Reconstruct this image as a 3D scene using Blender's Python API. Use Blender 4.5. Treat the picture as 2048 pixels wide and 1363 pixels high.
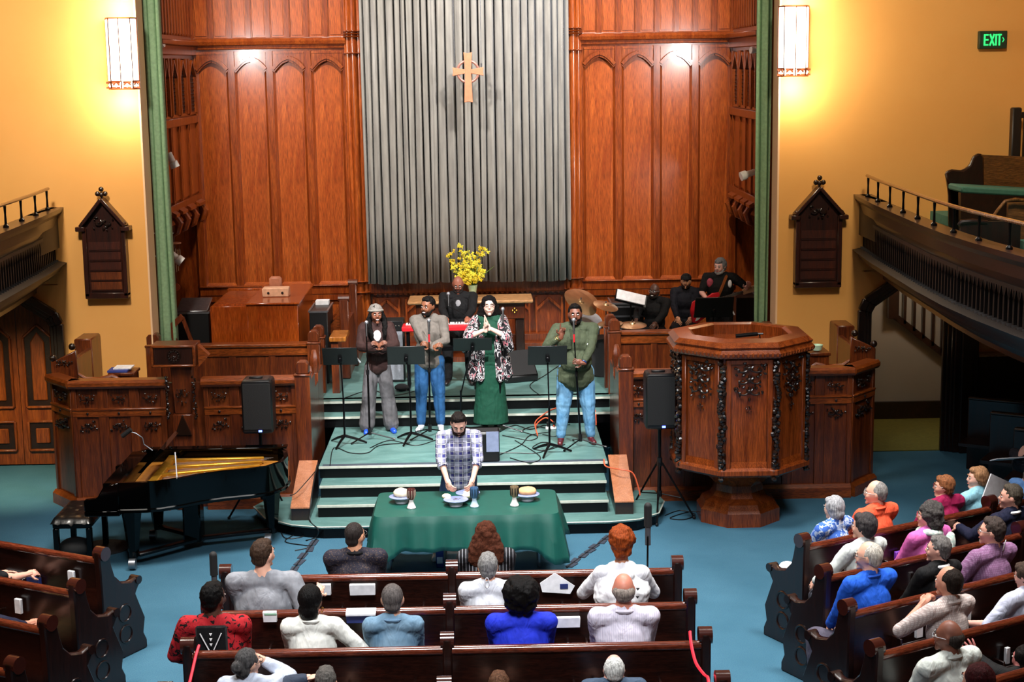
import bpy, bmesh, math, random
from math import pi, sin, cos, tan, radians, sqrt, atan2
from mathutils import Vector, Matrix, Euler, noise
for o in list(bpy.data.objects): bpy.data.objects.remove(o)
S = bpy.context.scene
COL = S.collection
# ---------------------------------------------------------------- camera
CX, CY, CZ, YAW, PIT, ROL, FPX = .353, 0.0, 5.317, .0148, .1721, -.0149, 3180.5
cam = bpy.data.objects.new('camera', bpy.data.cameras.new('camera'))
COL.objects.link(cam); S.camera = cam
_f = Vector((sin(YAW)*cos(PIT), cos(YAW)*cos(PIT), -sin(PIT)))
_r0 = Vector((cos(YAW), -sin(YAW), 0)); _u0 = _r0.cross(_f)
_r = cos(ROL)*_r0+sin(ROL)*_u0; _u = -sin(ROL)*_r0+cos(ROL)*_u0
cam.matrix_world = Matrix(((_r.x, _u.x, -_f.x, CX), (_r.y, _u.y, -_f.y, CY), (_r.z, _u.z, -_f.z, CZ), (0, 0, 0, 1)))
cam.data.sensor_width = 36; cam.data.lens = FPX/2048*36; cam.data.clip_end = 100
cam.data.clip_start = .5
def at(px, py, X=None, Y=None, Z=None):
    "world point where a measured pixel meets a plane of known X, Y or Z"
    d = _f+_r*(px-1024)/FPX-_u*(py-681.5)/FPX; o = Vector((CX, CY, CZ))
    t = (X-o.x)/d.x if X is not None else (Y-o.y)/d.y if Y is not None else (Z-o.z)/d.z
    return o+d*t
# ---------------------------------------------------------------- world, view, main lights
S.view_settings.view_transform = 'Standard'; S.view_settings.look = 'None'
S.view_settings.gamma = 1; S.view_settings.use_curve_mapping = False
S.view_settings.exposure = EXPO = 0.08
W = bpy.data.worlds.new('world'); S.world = W; W.use_nodes = True
W.node_tree.nodes['Background'].inputs[0].default_value = (1, .93, .85, 1)
W.node_tree.nodes['Background'].inputs[1].default_value = .03
def light(name, kind, loc, target, power, color=(1, 1, 1), size=1, size_y=None, spot=60, blend=.5):
    l = bpy.data.lights.new(name, kind); l.energy = power; l.color = color
    if kind == 'AREA':
        l.size = size
        if size_y: l.shape = 'RECTANGLE'; l.size_y = size_y
    elif kind == 'SPOT': l.spot_size = radians(spot); l.spot_blend = blend; l.shadow_soft_size = size
    else: l.shadow_soft_size = size
    o = bpy.data.objects.new(name, l); COL.objects.link(o); o.location = loc
    if target is not None: o.rotation_euler = (Vector(target)-Vector(loc)).to_track_quat('-Z', 'Y').to_euler()
    return o
light('stage_light', 'SPOT', (-2.5, 13.5, 9.4), (-.3, 20.5, 1.3), 6200, (1, .97, .95), .25, spot=32, blend=.9)
light('stage_light', 'SPOT', (2.8, 13.5, 9.4), (.4, 20.5, 1.3), 6200, (1, .97, .95), .25, spot=32, blend=.9)
light('chancel_light', 'SPOT', (-2.2, 20.4, 8.8), (-1.5, 24.9, 5.4), 2100, (1, .92, .84), .2, spot=80, blend=.8)
light('chancel_light', 'SPOT', (2.4, 20.4, 8.8), (1.6, 24.9, 5.4), 2300, (1, .92, .84), .2, spot=80, blend=.8)
light('jamb_light', 'SPOT', (3.75, 22.2, 5.45), (.9, 24.9, 5.3), 300, (1, .94, .92), .06, spot=120, blend=.9)
light('jamb_light', 'SPOT', (-3.65, 22.2, 5.55), (-.8, 24.9, 5.4), 200, (1, .94, .92), .06, spot=120, blend=.9)
light('jamb_light', 'SPOT', (3.7, 22.1, 3.55), (0, 24.4, 2.5), 130, (1, .93, .88), .06, spot=110, blend=.9)
light('jamb_light', 'SPOT', (-3.6, 22.1, 3.75), (-.6, 22.6, 1.6), 60, (1, .93, .88), .06, spot=110, blend=.9)
light('curtain_light', 'SPOT', (1.3, 21.6, 8.9), (.9, 24.9, 6.2), 600, (.85, .9, 1), .15, spot=50, blend=.8)
light('table_light', 'SPOT', (.2, 15.6, 9.4), (0, 16.9, .6), 2300, (.97, .99, 1), .3, spot=34, blend=.7)
for _l, _s in ((light('nave_light', 'AREA', (0, 14.2, 9.2), (0, 14.9, 0), 430, (1, .99, .97), 3, 2), 1.7), (light('nave_light', 'AREA', (4.6, 12.4, 9.0), (4.7, 13.4, 0), 270, (1, .97, .93), 2, 2), 1.5), (light('nave_light', 'AREA', (-4.6, 12.4, 9.0), (-4.7, 13.4, 0), 210, (1, .93, .83), 2, 2), 1.5)): _l.data.spread = _s
light('nave_fill', 'AREA', (0, 6, 8.8), (0, 13.8, 0), 150, (.95, .97, 1), 3, 2).data.spread = 1.0
light('wall_wash', 'SPOT', (-4.5, 13, 8.8), (-6.0, 21.2, 4.4), 3200, (1, .90, .76), .5, spot=60, blend=.9)
light('wall_wash', 'SPOT', (4.5, 13, 8.8), (6.0, 21.2, 4.2), 1450, (1, .86, .62), .5, spot=60, blend=.9)
light('door_lamp', 'SPOT', (-5.9, 19.2, 2.35), (-5.9, 20.7, 0), 420, (1, .86, .5), .12, spot=95, blend=.9)
# ---------------------------------------------------------------- materials
def hexc(h):
    c = [int(h[i:i+2], 16)/255 for i in (0, 2, 4)]
    return tuple([x/12.92 if x <= .04045 else ((x+.055)/1.055)**2.4 for x in c]+[1])
MATS = {}
class NT:
    def __init__(s, name):
        s.m = bpy.data.materials.new(name); s.m.use_nodes = True; s.t = s.m.node_tree
        s.b = s.t.nodes['Principled BSDF']
    def n(s, t, **k):
        x = s.t.nodes.new(t)
        for a, b in k.items(): setattr(x, a, b)
        return x
    def l(s, a, b): s.t.links.new(a, b)
    def coords(s, scale=(1, 1, 1), kind='Object', rot=(0, 0, 0)):
        c = s.n('ShaderNodeTexCoord'); m = s.n('ShaderNodeMapping')
        m.inputs['Scale'].default_value = scale; m.inputs['Rotation'].default_value = rot
        s.l(c.outputs[kind], m.inputs['Vector']); return m.outputs[0]
    def noise(s, vec, scale=5, detail=3, rough=.5, dist=0):
        x = s.n('ShaderNodeTexNoise'); x.inputs['Scale'].default_value = scale; x.inputs['Detail'].default_value = detail
        x.inputs['Roughness'].default_value = rough; x.inputs['Distortion'].default_value = dist
        if vec is not None: s.l(vec, x.inputs['Vector'])
        return x.outputs['Fac']
    def ramp(s, fac, stops, interp='LINEAR'):
        r = s.n('ShaderNodeValToRGB'); r.color_ramp.interpolation = interp
        e = r.color_ramp.elements
        while len(e) < len(stops): e.new(.5)
        for i, (p, c) in enumerate(stops):
            e[i].position = p; e[i].color = c if len(c) == 4 else (*c, 1)
        s.l(fac, r.inputs[0]); return r.outputs[0]
    def bump(s, h, strength=.3, dist=.01):
        b = s.n('ShaderNodeBump'); b.inputs['Strength'].default_value = strength; b.inputs['Distance'].default_value = dist
        s.l(h, b.inputs['Height']); s.l(b.outputs[0], s.b.inputs['Normal'])
    def mix(s, fac, a, b):
        x = s.n('ShaderNodeMix', data_type='RGBA')
        for sock, v in ((x.inputs[0], fac), (x.inputs[6], a), (x.inputs[7], b)):
            if isinstance(v, (tuple, float, int)): sock.default_value = v
            else: s.l(v, sock)
        return x.outputs[2]
def mul(c, k): return (c[0]*k, c[1]*k, c[2]*k, 1)
def plain(name, h, rough=.6, metal=0, bump=0, bscale=60, var=.12, spec=None, coat=0):
    if name in MATS: return MATS[name]
    t = NT(name); c = hexc(h); v = t.coords()
    f = t.noise(v, bscale*.3, 3)
    t.l(t.ramp(f, [(.3, mul(c, 1-var)), (.7, mul(c, 1+var))]), t.b.inputs['Base Color'])
    t.b.inputs['Roughness'].default_value = rough; t.b.inputs['Metallic'].default_value = metal
    if spec is not None: t.b.inputs['Specular IOR Level'].default_value = spec
    if coat: t.b.inputs['Coat Weight'].default_value = coat; t.b.inputs['Coat Roughness'].default_value = .08
    if bump: t.bump(t.noise(v, bscale, 4), bump, .004)
    MATS[name] = t.m; return t.m
def wood(name, dark, light_, rough=.3, scale=(9, 9, .8), coat=.3):
    if name in MATS: return MATS[name]
    t = NT(name); a, b = hexc(dark), hexc(light_)
    v = t.coords(scale)
    f = t.noise(v, .9, 5, .58, 1.6)
    g = t.noise(t.coords((scale[0]*12, scale[1]*12, scale[2]*6)), 1.5, 3, .6)
    c1 = t.ramp(f, [(.3, a), (.55, mul([(a[i]+b[i])/2 for i in range(3)], 1)), (.72, b)])
    mx = t.mix(.25, c1, (0, 0, 0, 1)); t.l(mx, t.b.inputs['Base Color'])
    fac = t.ramp(g, [(.42, (.5, .5, .5)), (.6, (0, 0, 0))]); mn = mx.node; t.l(fac, mn.inputs[0])
    t.b.inputs['Roughness'].default_value = rough; t.b.inputs['Coat Weight'].default_value = coat
    t.b.inputs['Coat Roughness'].default_value = .15
    MATS[name] = t.m; return t.m
def glow(name, h, k):
    t = NT(name); c = hexc(h); t.b.inputs['Base Color'].default_value = c
    t.b.inputs['Emission Color'].default_value = c; t.b.inputs['Emission Strength'].default_value = k
    MATS[name] = t.m; return t.m
M = dict(
 panel=wood('mahogany_panelling', '8a380f', 'bc6024', .3),
 panel2=wood('mahogany_frame', '70290a', 'a04e1a', .28),
 screen=wood('screen_oak', '4c1c09', '7e3a12', .34),
 screenh=wood('screen_oak_rail', '6a2c0e', '9c4e1c', .28, (.8, 9, 9)),
 darkcarve=plain('carved_dark_oak', '1c0d06', .3, 0, .6, 30, .3, coat=.3),
 pew=wood('pew_walnut', '140604', '2a0f08', .28, (.8, 9, 9), .25),
 pewrail=wood('pew_rail_walnut', '4a1c10', '7c3822', .16, (.8, 9, 9), .6),
 pewend=wood('pew_end_walnut', '140705', '2a0f09', .3, (9, 9, .8), .15),
 doorw=wood('door_oak', '6e2d0a', 'a0501c', .35),
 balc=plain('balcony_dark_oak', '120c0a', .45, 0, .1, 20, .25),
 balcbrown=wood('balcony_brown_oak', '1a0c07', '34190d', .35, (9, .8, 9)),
 pulpit=wood('pulpit_oak', '64280c', '98481a', .25),
 organ=wood('organ_cherry', '90380e', 'b8581c', .22),
 paleoak=wood('pale_oak', 'b07a48', 'd6a878', .35, (.8, 9, 9)),
 cherry=wood('light_cherry', 'b06a42', 'd08c66', .35),
 black=plain('black_plastic', '08080a', .42, var=.05), blackm=plain('black_metal', '0b0b0d', .3, .6, var=.05),
 blackr=plain('black_grille', '0a0a0b', .75, 0, .5, 300), lacquer=plain('piano_lacquer', '020202', .07, var=0, spec=.18),
 chrome=plain('chrome', 'c8c8cc', .18, 1, var=0), steel=plain('grey_steel', '8c9096', .35, .9),
 brass=plain('brass', 'b88a3c', .28, 1), goldplate=plain('gold_piano_plate', 'c08a2a', .35, .7),
 whitep=plain('white_paint', 'e8e8e8', .4), paper=plain('paper', 'dcdce0', .8), paperb=plain('blue_paper', '2c3c86', .7),
 green=plain('green_curtain_cloth', '7c9c78', .8, 0, .3, 90), greend=plain('green_curtain_shade', '4d7d55', .8),
 blackleather=plain('black_leather', '0a0a0b', .28, 0, .2, 60, coat=.3),
 red=plain('red_paint', 'c81e28', .3), redcord=plain('red_rope', 'd81c34', .6), orangecord=plain('orange_cord', 'e0603c', .5),
 cream=plain('cream_ceramic', 'd8cfc0', .3), seatteal=plain('teal_cushion', '3a6a5c', .8, 0, .2, 50),
 black_void=plain('near_black_matte', '050403', .8), cable=plain('black_cable', '0a0a0c', .5),  # black_void: plain near-black matte colour, assigned to no part
)
def carpet():
    t = NT('blue_carpet'); v = t.coords()
    f = t.noise(v, .9, 5, .6); g = t.noise(v, 90, 2, .7)
    c = t.ramp(f, [(.3, hexc('345868')), (.7, hexc('42687a'))])
    c2 = t.mix(.0, c, hexc('28506a')); t.l(t.ramp(g, [(.4, (.0, .0, .0)), (.62, (.55, .55, .55))]), c2.node.inputs[0])
    t.l(c2, t.b.inputs['Base Color']); t.b.inputs['Roughness'].default_value = .95
    t.b.inputs['Specular IOR Level'].default_value = .1
    t.bump(g, .5, .006); return t.m
M['carpet'] = carpet()
def teal():
    t = NT('scuffed_teal_paint'); v = t.coords((1, 2.5, 1))
    f = t.noise(v, 2.2, 6, .7, .5); g = t.noise(t.coords((1.2, 5, 1)), 6, 5, .75, 1.5)
    c = t.ramp(f, [(.3, hexc('406662')), (.7, hexc('648884'))])
    c2 = t.mix(.0, c, hexc('9cc4be')); t.l(t.ramp(g, [(.62, (0, 0, 0)), (.72, (.7, .7, .7))]), c2.node.inputs[0])
    t.l(c2, t.b.inputs['Base Color']); t.b.inputs['Roughness'].default_value = .45; t.bump(f, .1, .01); return t.m
M['teal'] = teal()
def plaster(name, a, b):
    t = NT(name); v = t.coords(); f = t.noise(v, .6, 5, .6); g = t.noise(v, 40, 4)
    t.l(t.ramp(f, [(.3, hexc(a)), (.7, hexc(b))]), t.b.inputs['Base Color']); t.b.inputs['Roughness'].default_value = .7
    t.bump(g, .08, .004); return t.m
M['ochre'] = plaster('ochre_plaster', 'e2a050', 'e8aa5c')
M['peach'] = plaster('peach_plaster', 'e6bc92', 'ecc49c')
M['greywall'] = plaster('grey_plaster', '8a8478', '948e82')
def velvet():
    t = NT('grey_stage_curtain'); v = t.coords((1, 1, .15)); f = t.noise(v, 14, 4)
    t.l(t.ramp(f, [(.3, hexc('6c6a66')), (.7, hexc('84827c'))]), t.b.inputs['Base Color'])
    t.b.inputs['Roughness'].default_value = .38; t.b.inputs['Sheen Weight'].default_value = .4
    return t.m
M['velvet'] = velvet()
# ---------------------------------------------------------------- mesh helpers
WM = {}
class MB:
    def __init__(s, M_=None):
        s.v = []; s.f = []; s.mi = []; s.M = M_; s.cur = 0
    def add(s, vs, fs, mi=None):
        o = len(s.v)
        if s.M is not None: vs = [s.M @ Vector(p) for p in vs]
        s.v += [tuple(p) for p in vs]; s.f += [tuple(i+o for i in f) for f in fs]
        s.mi += [s.cur if mi is None else mi]*len(fs); return s
    def bx(s, x0, x1, y0, y1, z0, z1, mi=None):
        return s.add([(x0, y0, z0), (x1, y0, z0), (x1, y1, z0), (x0, y1, z0), (x0, y0, z1), (x1, y0, z1), (x1, y1, z1), (x0, y1, z1)],
              [(0, 3, 2, 1), (4, 5, 6, 7), (0, 1, 5, 4), (1, 2, 6, 5), (2, 3, 7, 6), (3, 0, 4, 7)], mi)
    def box(s, c, d, R=None, mi=None):
        vs = [Vector((sx*d[0]/2, sy*d[1]/2, sz*d[2]/2)) for sz in (-1, 1) for sx, sy in ((-1, -1), (1, -1), (1, 1), (-1, 1))]
        if R is not None: vs = [R @ p for p in vs]
        return s.add([p+Vector(c) for p in vs], [(0, 3, 2, 1), (4, 5, 6, 7), (0, 1, 5, 4), (1, 2, 6, 5), (2, 3, 7, 6), (3, 0, 4, 7)], mi)
    def bar(s, a, b, w, h, mi=None, up=(0, 0, 1)):
        a, b = Vector(a), Vector(b); d = b-a; L = d.length; d.normalize()
        x = d.cross(Vector(up))
        if x.length < 1e-4: x = d.cross(Vector((0, 1, 0)))
        x.normalize(); z = x.cross(d)
        R = Matrix((x, d, z)).transposed()
        return s.box((a+b)/2, (w, L, h), R, mi)
    def tube(s, pts, r, seg=8, mi=None, closed=False):
        pts = [Vector(p) for p in pts]; n = len(pts); rr = r if isinstance(r, (list, tuple)) else [r]*n
        vs = []; fs = []; prev = None
        for i, p in enumerate(pts):
            d = (pts[(i+1) % n]-pts[i-1]) if closed else (pts[min(i+1, n-1)]-pts[max(i-1, 0)])
            if d.length < 1e-9: d = Vector((0, 0, 1))
            d.normalize()
            if prev is None:
                q = d.cross(Vector((0, 0, 1)))
                if q.length < .05: q = d.cross(Vector((0, 1, 0)))
            else: q = prev-d*prev.dot(d)
            if q.length < 1e-6: q = d.orthogonal()
            q.normalize(); prev = q; w = d.cross(q)
            for k in range(seg):
                a = 2*pi*k/seg; vs.append(p+(q*cos(a)+w*sin(a))*rr[i])
        for i in range(n if closed else n-1):
            j = (i+1) % n
            for k in range(seg):
                k2 = (k+1) % seg; fs.append((i*seg+k, i*seg+k2, j*seg+k2, j*seg+k))
        if not closed: fs.append(tuple(range(seg))[::-1]); fs.append(tuple((n-1)*seg+k for k in range(seg)))
        return s.add(vs, fs, mi)
    def lathe(s, prof, c=(0, 0, 0), seg=16, mi=None, a0=0, sx=1, sy=1, R=None):
        vs = []; fs = []; n = len(prof)
        for r, z in prof:
            for k in range(seg):
                a = a0+2*pi*k/seg; p = Vector((r*cos(a)*sx, r*sin(a)*sy, z))
                if R is not None: p = R @ p
                vs.append(p+Vector(c))
        for i in range(n-1):
            for k in range(seg):
                k2 = (k+1) % seg; fs.append((i*seg+k, i*seg+k2, (i+1)*seg+k2, (i+1)*seg+k))
        if prof[0][0] > 1e-4: fs.append(tuple(range(seg))[::-1])
        if prof[-1][0] > 1e-4: fs.append(tuple((n-1)*seg+k for k in range(seg)))
        return s.add(vs, fs, mi)
    def ell(s, c, r, R=None, seg=12, rings=7, mi=None):
        r = r if isinstance(r, (tuple, list)) else (r, r, r)
        vs = []; fs = []
        for i in range(rings+1):
            t = pi*i/rings
            for k in range(seg):
                a = 2*pi*k/seg; p = Vector((r[0]*sin(t)*cos(a), r[1]*sin(t)*sin(a), r[2]*cos(t)))
                if R is not None: p = R @ p
                vs.append(p+Vector(c))
        for i in range(rings):
            for k in range(seg):
                k2 = (k+1) % seg; fs.append((i*seg+k, (i+1)*seg+k, (i+1)*seg+k2, i*seg+k2))
        return s.add(vs, fs, mi)
    def cap(s, a, b, ra, rb, seg=8, mi=None):
        "tapered capsule"
        a, b = Vector(a), Vector(b); d = b-a; L = max(d.length, 1e-5); d.normalize()
        P = [a-d*ra*.95, a-d*ra*.6, a, b, b+d*rb*.6, b+d*rb*.95]
        return s.tube(P, [ra*.25, ra*.8, ra, rb, rb*.8, rb*.25], seg, mi)
    def prism(s, poly, d0, d1, axis='y', mi=None):
        "poly: 2D points (x,z) extruded along y, or (x,y) along z, or (y,z) along x"
        f = {'y': lambda p, d: (p[0], d, p[1]), 'z': lambda p, d: (p[0], p[1], d), 'x': lambda p, d: (d, p[0], p[1])}[axis]
        n = len(poly)
        vs = [f(p, d0) for p in poly]+[f(p, d1) for p in poly]
        fs = [(i, (i+1) % n, (i+1) % n+n, i+n) for i in range(n)]+[tuple(range(n))[::-1], tuple(range(n, 2*n))]
        return s.add(vs, fs, mi)
    def sweep(s, prof, path, mi=None, closed=False):
        "profile (offset to the left of travel, z) swept along a plan path [(x,y)]"
        P = [Vector((p[0], p[1])) for p in path]; n = len(P); m = len(prof); vs = []; fs = []
        for i in range(n):
            a = P[i]-P[i-1] if (i > 0 or closed) else P[1]-P[0]
            b = P[(i+1) % n]-P[i] if (i < n-1 or closed) else P[-1]-P[-2]
            a.normalize(); b.normalize(); na = Vector((-a.y, a.x)); nb = Vector((-b.y, b.x)); k = na+nb; k.normalize()
            k = k/max(.3, k.dot(na))
            for o, z in prof: vs.append((P[i].x+k.x*o, P[i].y+k.y*o, z))
        for i in range(n if closed else n-1):
            j = (i+1) % n
            for q in range(m):
                q2 = (q+1) % m; fs.append((i*m+q, j*m+q, j*m+q2, i*m+q2))
        if not closed: fs.append(tuple(range(m))); fs.append(tuple((n-1)*m+q for q in range(m))[::-1])
        return s.add(vs, fs, mi)
    def build(s, name, mats, parent=None, smooth=True, bevel=0, fix=False, ang=35):
        me = bpy.data.meshes.new(name)
        if parent is not None and parent.name in WM: inv = WM[parent.name].inverted(); vs = [inv @ Vector(p) for p in s.v]
        else: inv = None; vs = s.v
        org = None
        if parent is None and s.v:
            xs = [p[0] for p in s.v]; ys = [p[1] for p in s.v]; zs = [p[2] for p in s.v]
            org = Vector(((min(xs)+max(xs))/2, (min(ys)+max(ys))/2, min(zs))); vs = [Vector(p)-org for p in s.v]
        me.from_pydata([tuple(p) for p in vs], [], s.f)
        if not isinstance(mats, (list, tuple)): mats = [mats]
        for m in mats: me.materials.append(m)
        if len(mats) > 1: me.polygons.foreach_set('material_index', s.mi)
        bm = bmesh.new(); bm.from_mesh(me); bmesh.ops.recalc_face_normals(bm, faces=bm.faces); bm.to_mesh(me); bm.free()
        if smooth:
            me.polygons.foreach_set('use_smooth', [True]*len(me.polygons)); me.set_sharp_from_angle(angle=radians(ang))
        o = bpy.data.objects.new(name, me); COL.objects.link(o)
        if org is not None: o.location = org; WM[o.name] = Matrix.Translation(org)
        if parent is not None: o.parent = parent; WM[o.name] = WM.get(parent.name, Matrix())
        if bevel:
            b = o.modifiers.new('bevel', 'BEVEL'); b.width = bevel; b.segments = 1; b.limit_method = 'ANGLE'; b.harden_normals = False
        return o
def tag(o, label=None, cat=None, group=None, kind=None):
    if label: o['label'] = label
    if cat: o['category'] = cat
    if group: o['group'] = group
    if kind: o['kind'] = kind
    return o
def thing(name, label, cat, loc=(0, 0, 0), rz=0, group=None):
    o = bpy.data.objects.new(name, None); COL.objects.link(o); o.empty_display_size = .1
    o.location = loc; o.rotation_euler = (0, 0, rz)
    WM[o.name] = Matrix.Translation(Vector(loc)) @ Matrix.Rotation(rz, 4, 'Z')
    return tag(o, label, cat, group)
def struct(o): o['kind'] = 'structure'; return o
def copy_tree(o, parent=None):
    c = o.copy(); COL.objects.link(c); c.parent = parent
    for ch in [x for x in o.children]: copy_tree(ch, c)
    return c
def place(src, loc, rz, label, group=None):
    c = copy_tree(src); c.location = loc; c.rotation_euler = (0, 0, rz); c['label'] = label
    WM[c.name] = Matrix.Translation(Vector(loc)) @ Matrix.Rotation(rz, 4, 'Z')
    if group: c['group'] = group
    return c
def T(x, y, z, rz=0): return Matrix.Translation((x, y, z)) @ Matrix.Rotation(rz, 4, 'Z')
# ================================================================ THE SETTING
XL, XR, YF, YB, XC = -4.17, 4.24, 21.2, 24.9, .05       # chancel opening, front wall plane, back wall plane
ZS, ZL = .87, .58                                        # stage and landing heights
struct(MB().bx(-9, 9, 4, 23.6, -.1, 0).build('floor', M['carpet'], smooth=False))
struct(MB().bx(-9, 9, 4, 25.2, 9.6, 9.7).build('ceiling', M['peach'], smooth=False))
# platform: lower flight, landing, upper flight, stage
st = thing('chancel_steps', 'teal painted altar steps with black risers and worn pale nosings', 'steps', (0, 18, 0))
def step(x0, x1, y0, y1, z0, z1, ext=None):
    t = MB().bx(x0, x1, y0, y1, z1-.025, z1).build('tread', M['teal'], st, False)
    MB().bx(x0+.01, x1-.01, y0+.02, y1, z0, z1-.025).build('riser', M['blackm'], st, False)
    MB().bx(x0, x1, y0-.012, y0+.012, z1-.022, z1+.004).build('nosing', plain('worn_nosing', 'b4b8ac', .5), st, False)
# bottom step runs out sideways and curves back into the screens
def curved_step():
    L = [(-2.35, 18.9), (-2.5, 18.5), (-2.3, 18.0), (-1.95, 17.7), (-1.6, 17.58), (1.7, 17.58), (2.05, 17.66), (2.3, 17.9), (2.42, 18.4), (2.35, 18.9)]
    MB().prism(L, .12, .145, 'z').build('tread', M['teal'], st, False)
    MB().prism([(x*.985, 17.6+(y-17.58)*.985) for x, y in L], 0, .12, 'z').build('riser', M['blackm'], st, False)
    MB().tube([(x, y, .14) for x, y in L[1:-1]], .009, 5).build('nosing', plain('worn_nosing', 'b4b8ac', .5), st)
curved_step()
step(-1.68, 1.72, 17.95, 18.7, .145, .29); step(-1.68, 1.72, 18.28, 18.7, .29, .435); step(-1.72, 1.76, 18.64, 20.8, .435, .58)
step(-1.95, 1.98, 20.73, 21.1, .58, .725); step(-1.95, 1.98, 21.03, 21.3, .725, .87)
MB().bx(-1.68, 1.72, 18.64, 18.76, .578, .583).build('dark_edge_band', plain('grey_floor_tape', '3c4650', .6), st, False)
struct(MB().bx(-4.6, 4.7, 21.2, 25.0, .6, ZS).build('stage_floor', M['teal'], smooth=False))
MB().bx(-4.8, -1.95, 19.5, 21.2, 0, .579).build('trim_1', M['teal'], smooth=False)['kind'] = 'structure'
MB().bx(1.99, 4.85, 19.5, 21.2, 0, .579).build('trim_2', M['teal'], smooth=False)['kind'] = 'structure'
# front wall with the two arched doorways
DA, DB, ZA = -6.62, -5.36, 2.42     # left door outer frame
def front_wall(side):
    s = 1 if side == 'right' else -1
    xin = XR if s > 0 else -XL; o = .06 if s > 0 else 0
    P = lambda x: s*x
    m = MB()
    def b(x0, x1, z0, z1, y0=YF, y1=YF+.4): m.bx(min(P(x0), P(x1)), max(P(x0), P(x1)), y0, y1, z0, z1)
    b(xin, 5.40, 0, 9.6); b(5.40, 6.66, 2.5, 9.6); b(6.66, 9, 0, 9.6)
    for q in (1, -1):
        c = 6.03; h = .63
        m.prism([(P(c+q*h), 2.1), (P(c+q*h), 2.51), (P(c), 2.51), (P(c+q*.12), 2.44)], YF, YF+.4)
    w = m.build('wall_'+side, M['ochre'], smooth=False); struct(w)
    # paler reveal of the chancel arch
    r = MB().bx(min(P(xin), P(xin-.004)), max(P(xin), P(xin-.004)), YF-.002, YF+.4, ZS, 9.6).build('reveal', M['peach'], w, False)
    MB().bx(min(P(xin), P(xin+.02)), max(P(xin), P(xin+.02)), YF-.006, YF, ZS-.87, 9.6).build('corner_bead', M['peach'], w, False)
    return w
wl = front_wall('left'); wr = front_wall('right')
def arch_trim(s, w, mat):
    P = lambda x: s*x
    for k, (g, y0) in enumerate(((.0, -.07), (.05, -.04), (.1, -.01))):
        h = .64-g; path = [(P(6.03-h), 0), (P(6.03-h), 1.98-g*.3), (P(6.03-h+.06), 2.12-g*.6), (P(6.03), 2.50-g*1.1), (P(6.03+h-.06), 2.12-g*.6), (P(6.03+h), 1.98-g*.3), (P(6.03+h), 0)]
        m = MB()
        for a, b in zip(path, path[1:]): m.bar((a[0], YF+y0, a[1]), (b[0], YF+y0, b[1]), .1, .07, up=(0, 1, 0))
        m.build('arch_moulding', mat, w, bevel=.012)
arch_trim(-1, wl, M['balcbrown']); arch_trim(1, wr, M['balcbrown'])
# left double door
dl = thing('door_1', 'arched oak double door with pointed raised panels under the left balcony', 'door', (-6.03, YF+.12, 0)); dl['kind'] = 'structure'; del dl['category']
for s in (-1, 1):
    m = MB(); x0, x1 = (-6.03, -5.47) if s > 0 else (-6.59, -6.03)
    m.prism([(x0+.004, .02), (x1-.004, .02), (x1-.004, 1.98 if s > 0 else 2.36), (x0+.004, 2.36 if s > 0 else 1.98)], YF+.1, YF+.16)
    leaf = m.build('door_leaf', M['doorw'], dl, False)
    c = (x0+x1)/2
    def raised(z0, z1, pt):
        a = [(c-.19, z0), (c+.19, z0), (c+.19, z1-pt), (c, z1), (c-.19, z1-pt)] if pt else [(c-.19, z0), (c+.19, z0), (c+.19, z1), (c-.19, z1)]
        sh = lambda k: [(c+(x-c)*k, (z0+z1)/2+(z-(z0+z1)/2)*(1-(1-k)*.38/(z1-z0)*1.0)) for x, z in a]
        MB().prism(a, YF+.085, YF+.1).build('panel_bed', M['balcbrown'], leaf, False)
        fr = MB()
        for p, q in zip(a, a[1:]+a[:1]): fr.bar((p[0], YF+.075, p[1]), (q[0], YF+.075, q[1]), .035, .04, up=(0, 1, 0))
        fr.build('panel_moulding', M['doorw'], leaf, bevel=.01)
        MB().prism(sh(.5), YF+.06, YF+.09).build('raised_panel', M['doorw'], leaf, False, bevel=.012)
    raised(.22, .62, 0); raised(.82, 1.95, .17)
# right hall seen through the open arch
hall = MB().bx(5.0, 7.5, 23.2, 23.3, .25, 3.2).build('wall_hall', M['greywall'], smooth=False); struct(hall)
struct(MB().bx(5.0, 7.5, 23.14, 23.22, 0, .27).build('baseboard_hall', M['balcbrown'], smooth=False))
light('hall_lamp', 'POINT', (6.5, 21.9, 2.9), None, 38, (1, .95, .85), .15)  # added fill light, no visible source, brightens the hall behind the arch
struct(MB().bx(7.3, 7.4, 21.6, 23.3, 0, 3.2).build('wall_hall_side', M['greywall'], smooth=False))
struct(MB().bx(5.0, 5.1, 21.6, 23.3, 0, 3.2).build('wall_hall_end', M['greywall'], smooth=False))
struct(MB().bx(5.0, 7.4, 21.2, 23.2, 0, .012).build('floor_hall', plain('olive_carpet', '6a6420', .9), smooth=False))
stair = thing('staircase', 'dark stair rail with square balusters rising through the arched doorway', 'staircase', (6.3, 23, 0))
p0, p1 = at(1790, 632, Y=23.1), at(1905, 722, Y=23.1)
MB().bar(p0, p1, .06, .09).build('stringer', M['balcbrown'], stair)
MB().bar(p0+Vector((0, 0, .72)), p1+Vector((0, 0, .72)), .06, .06).build('handrail', M['balcbrown'], stair)
MB().bx(p0.x-.12, p0.x+.03, 23.0, 23.12, p0.z-.02, p0.z+.62).build('newel', M['balcbrown'], stair)
for k in range(6):
    p = p0.lerp(p1, (k+1)/6.2); MB().bx(p.x-.02, p.x+.02, 23.07, 23.13, p.z, p.z+.74).build('baluster', M['balcbrown'], stair)
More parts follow.
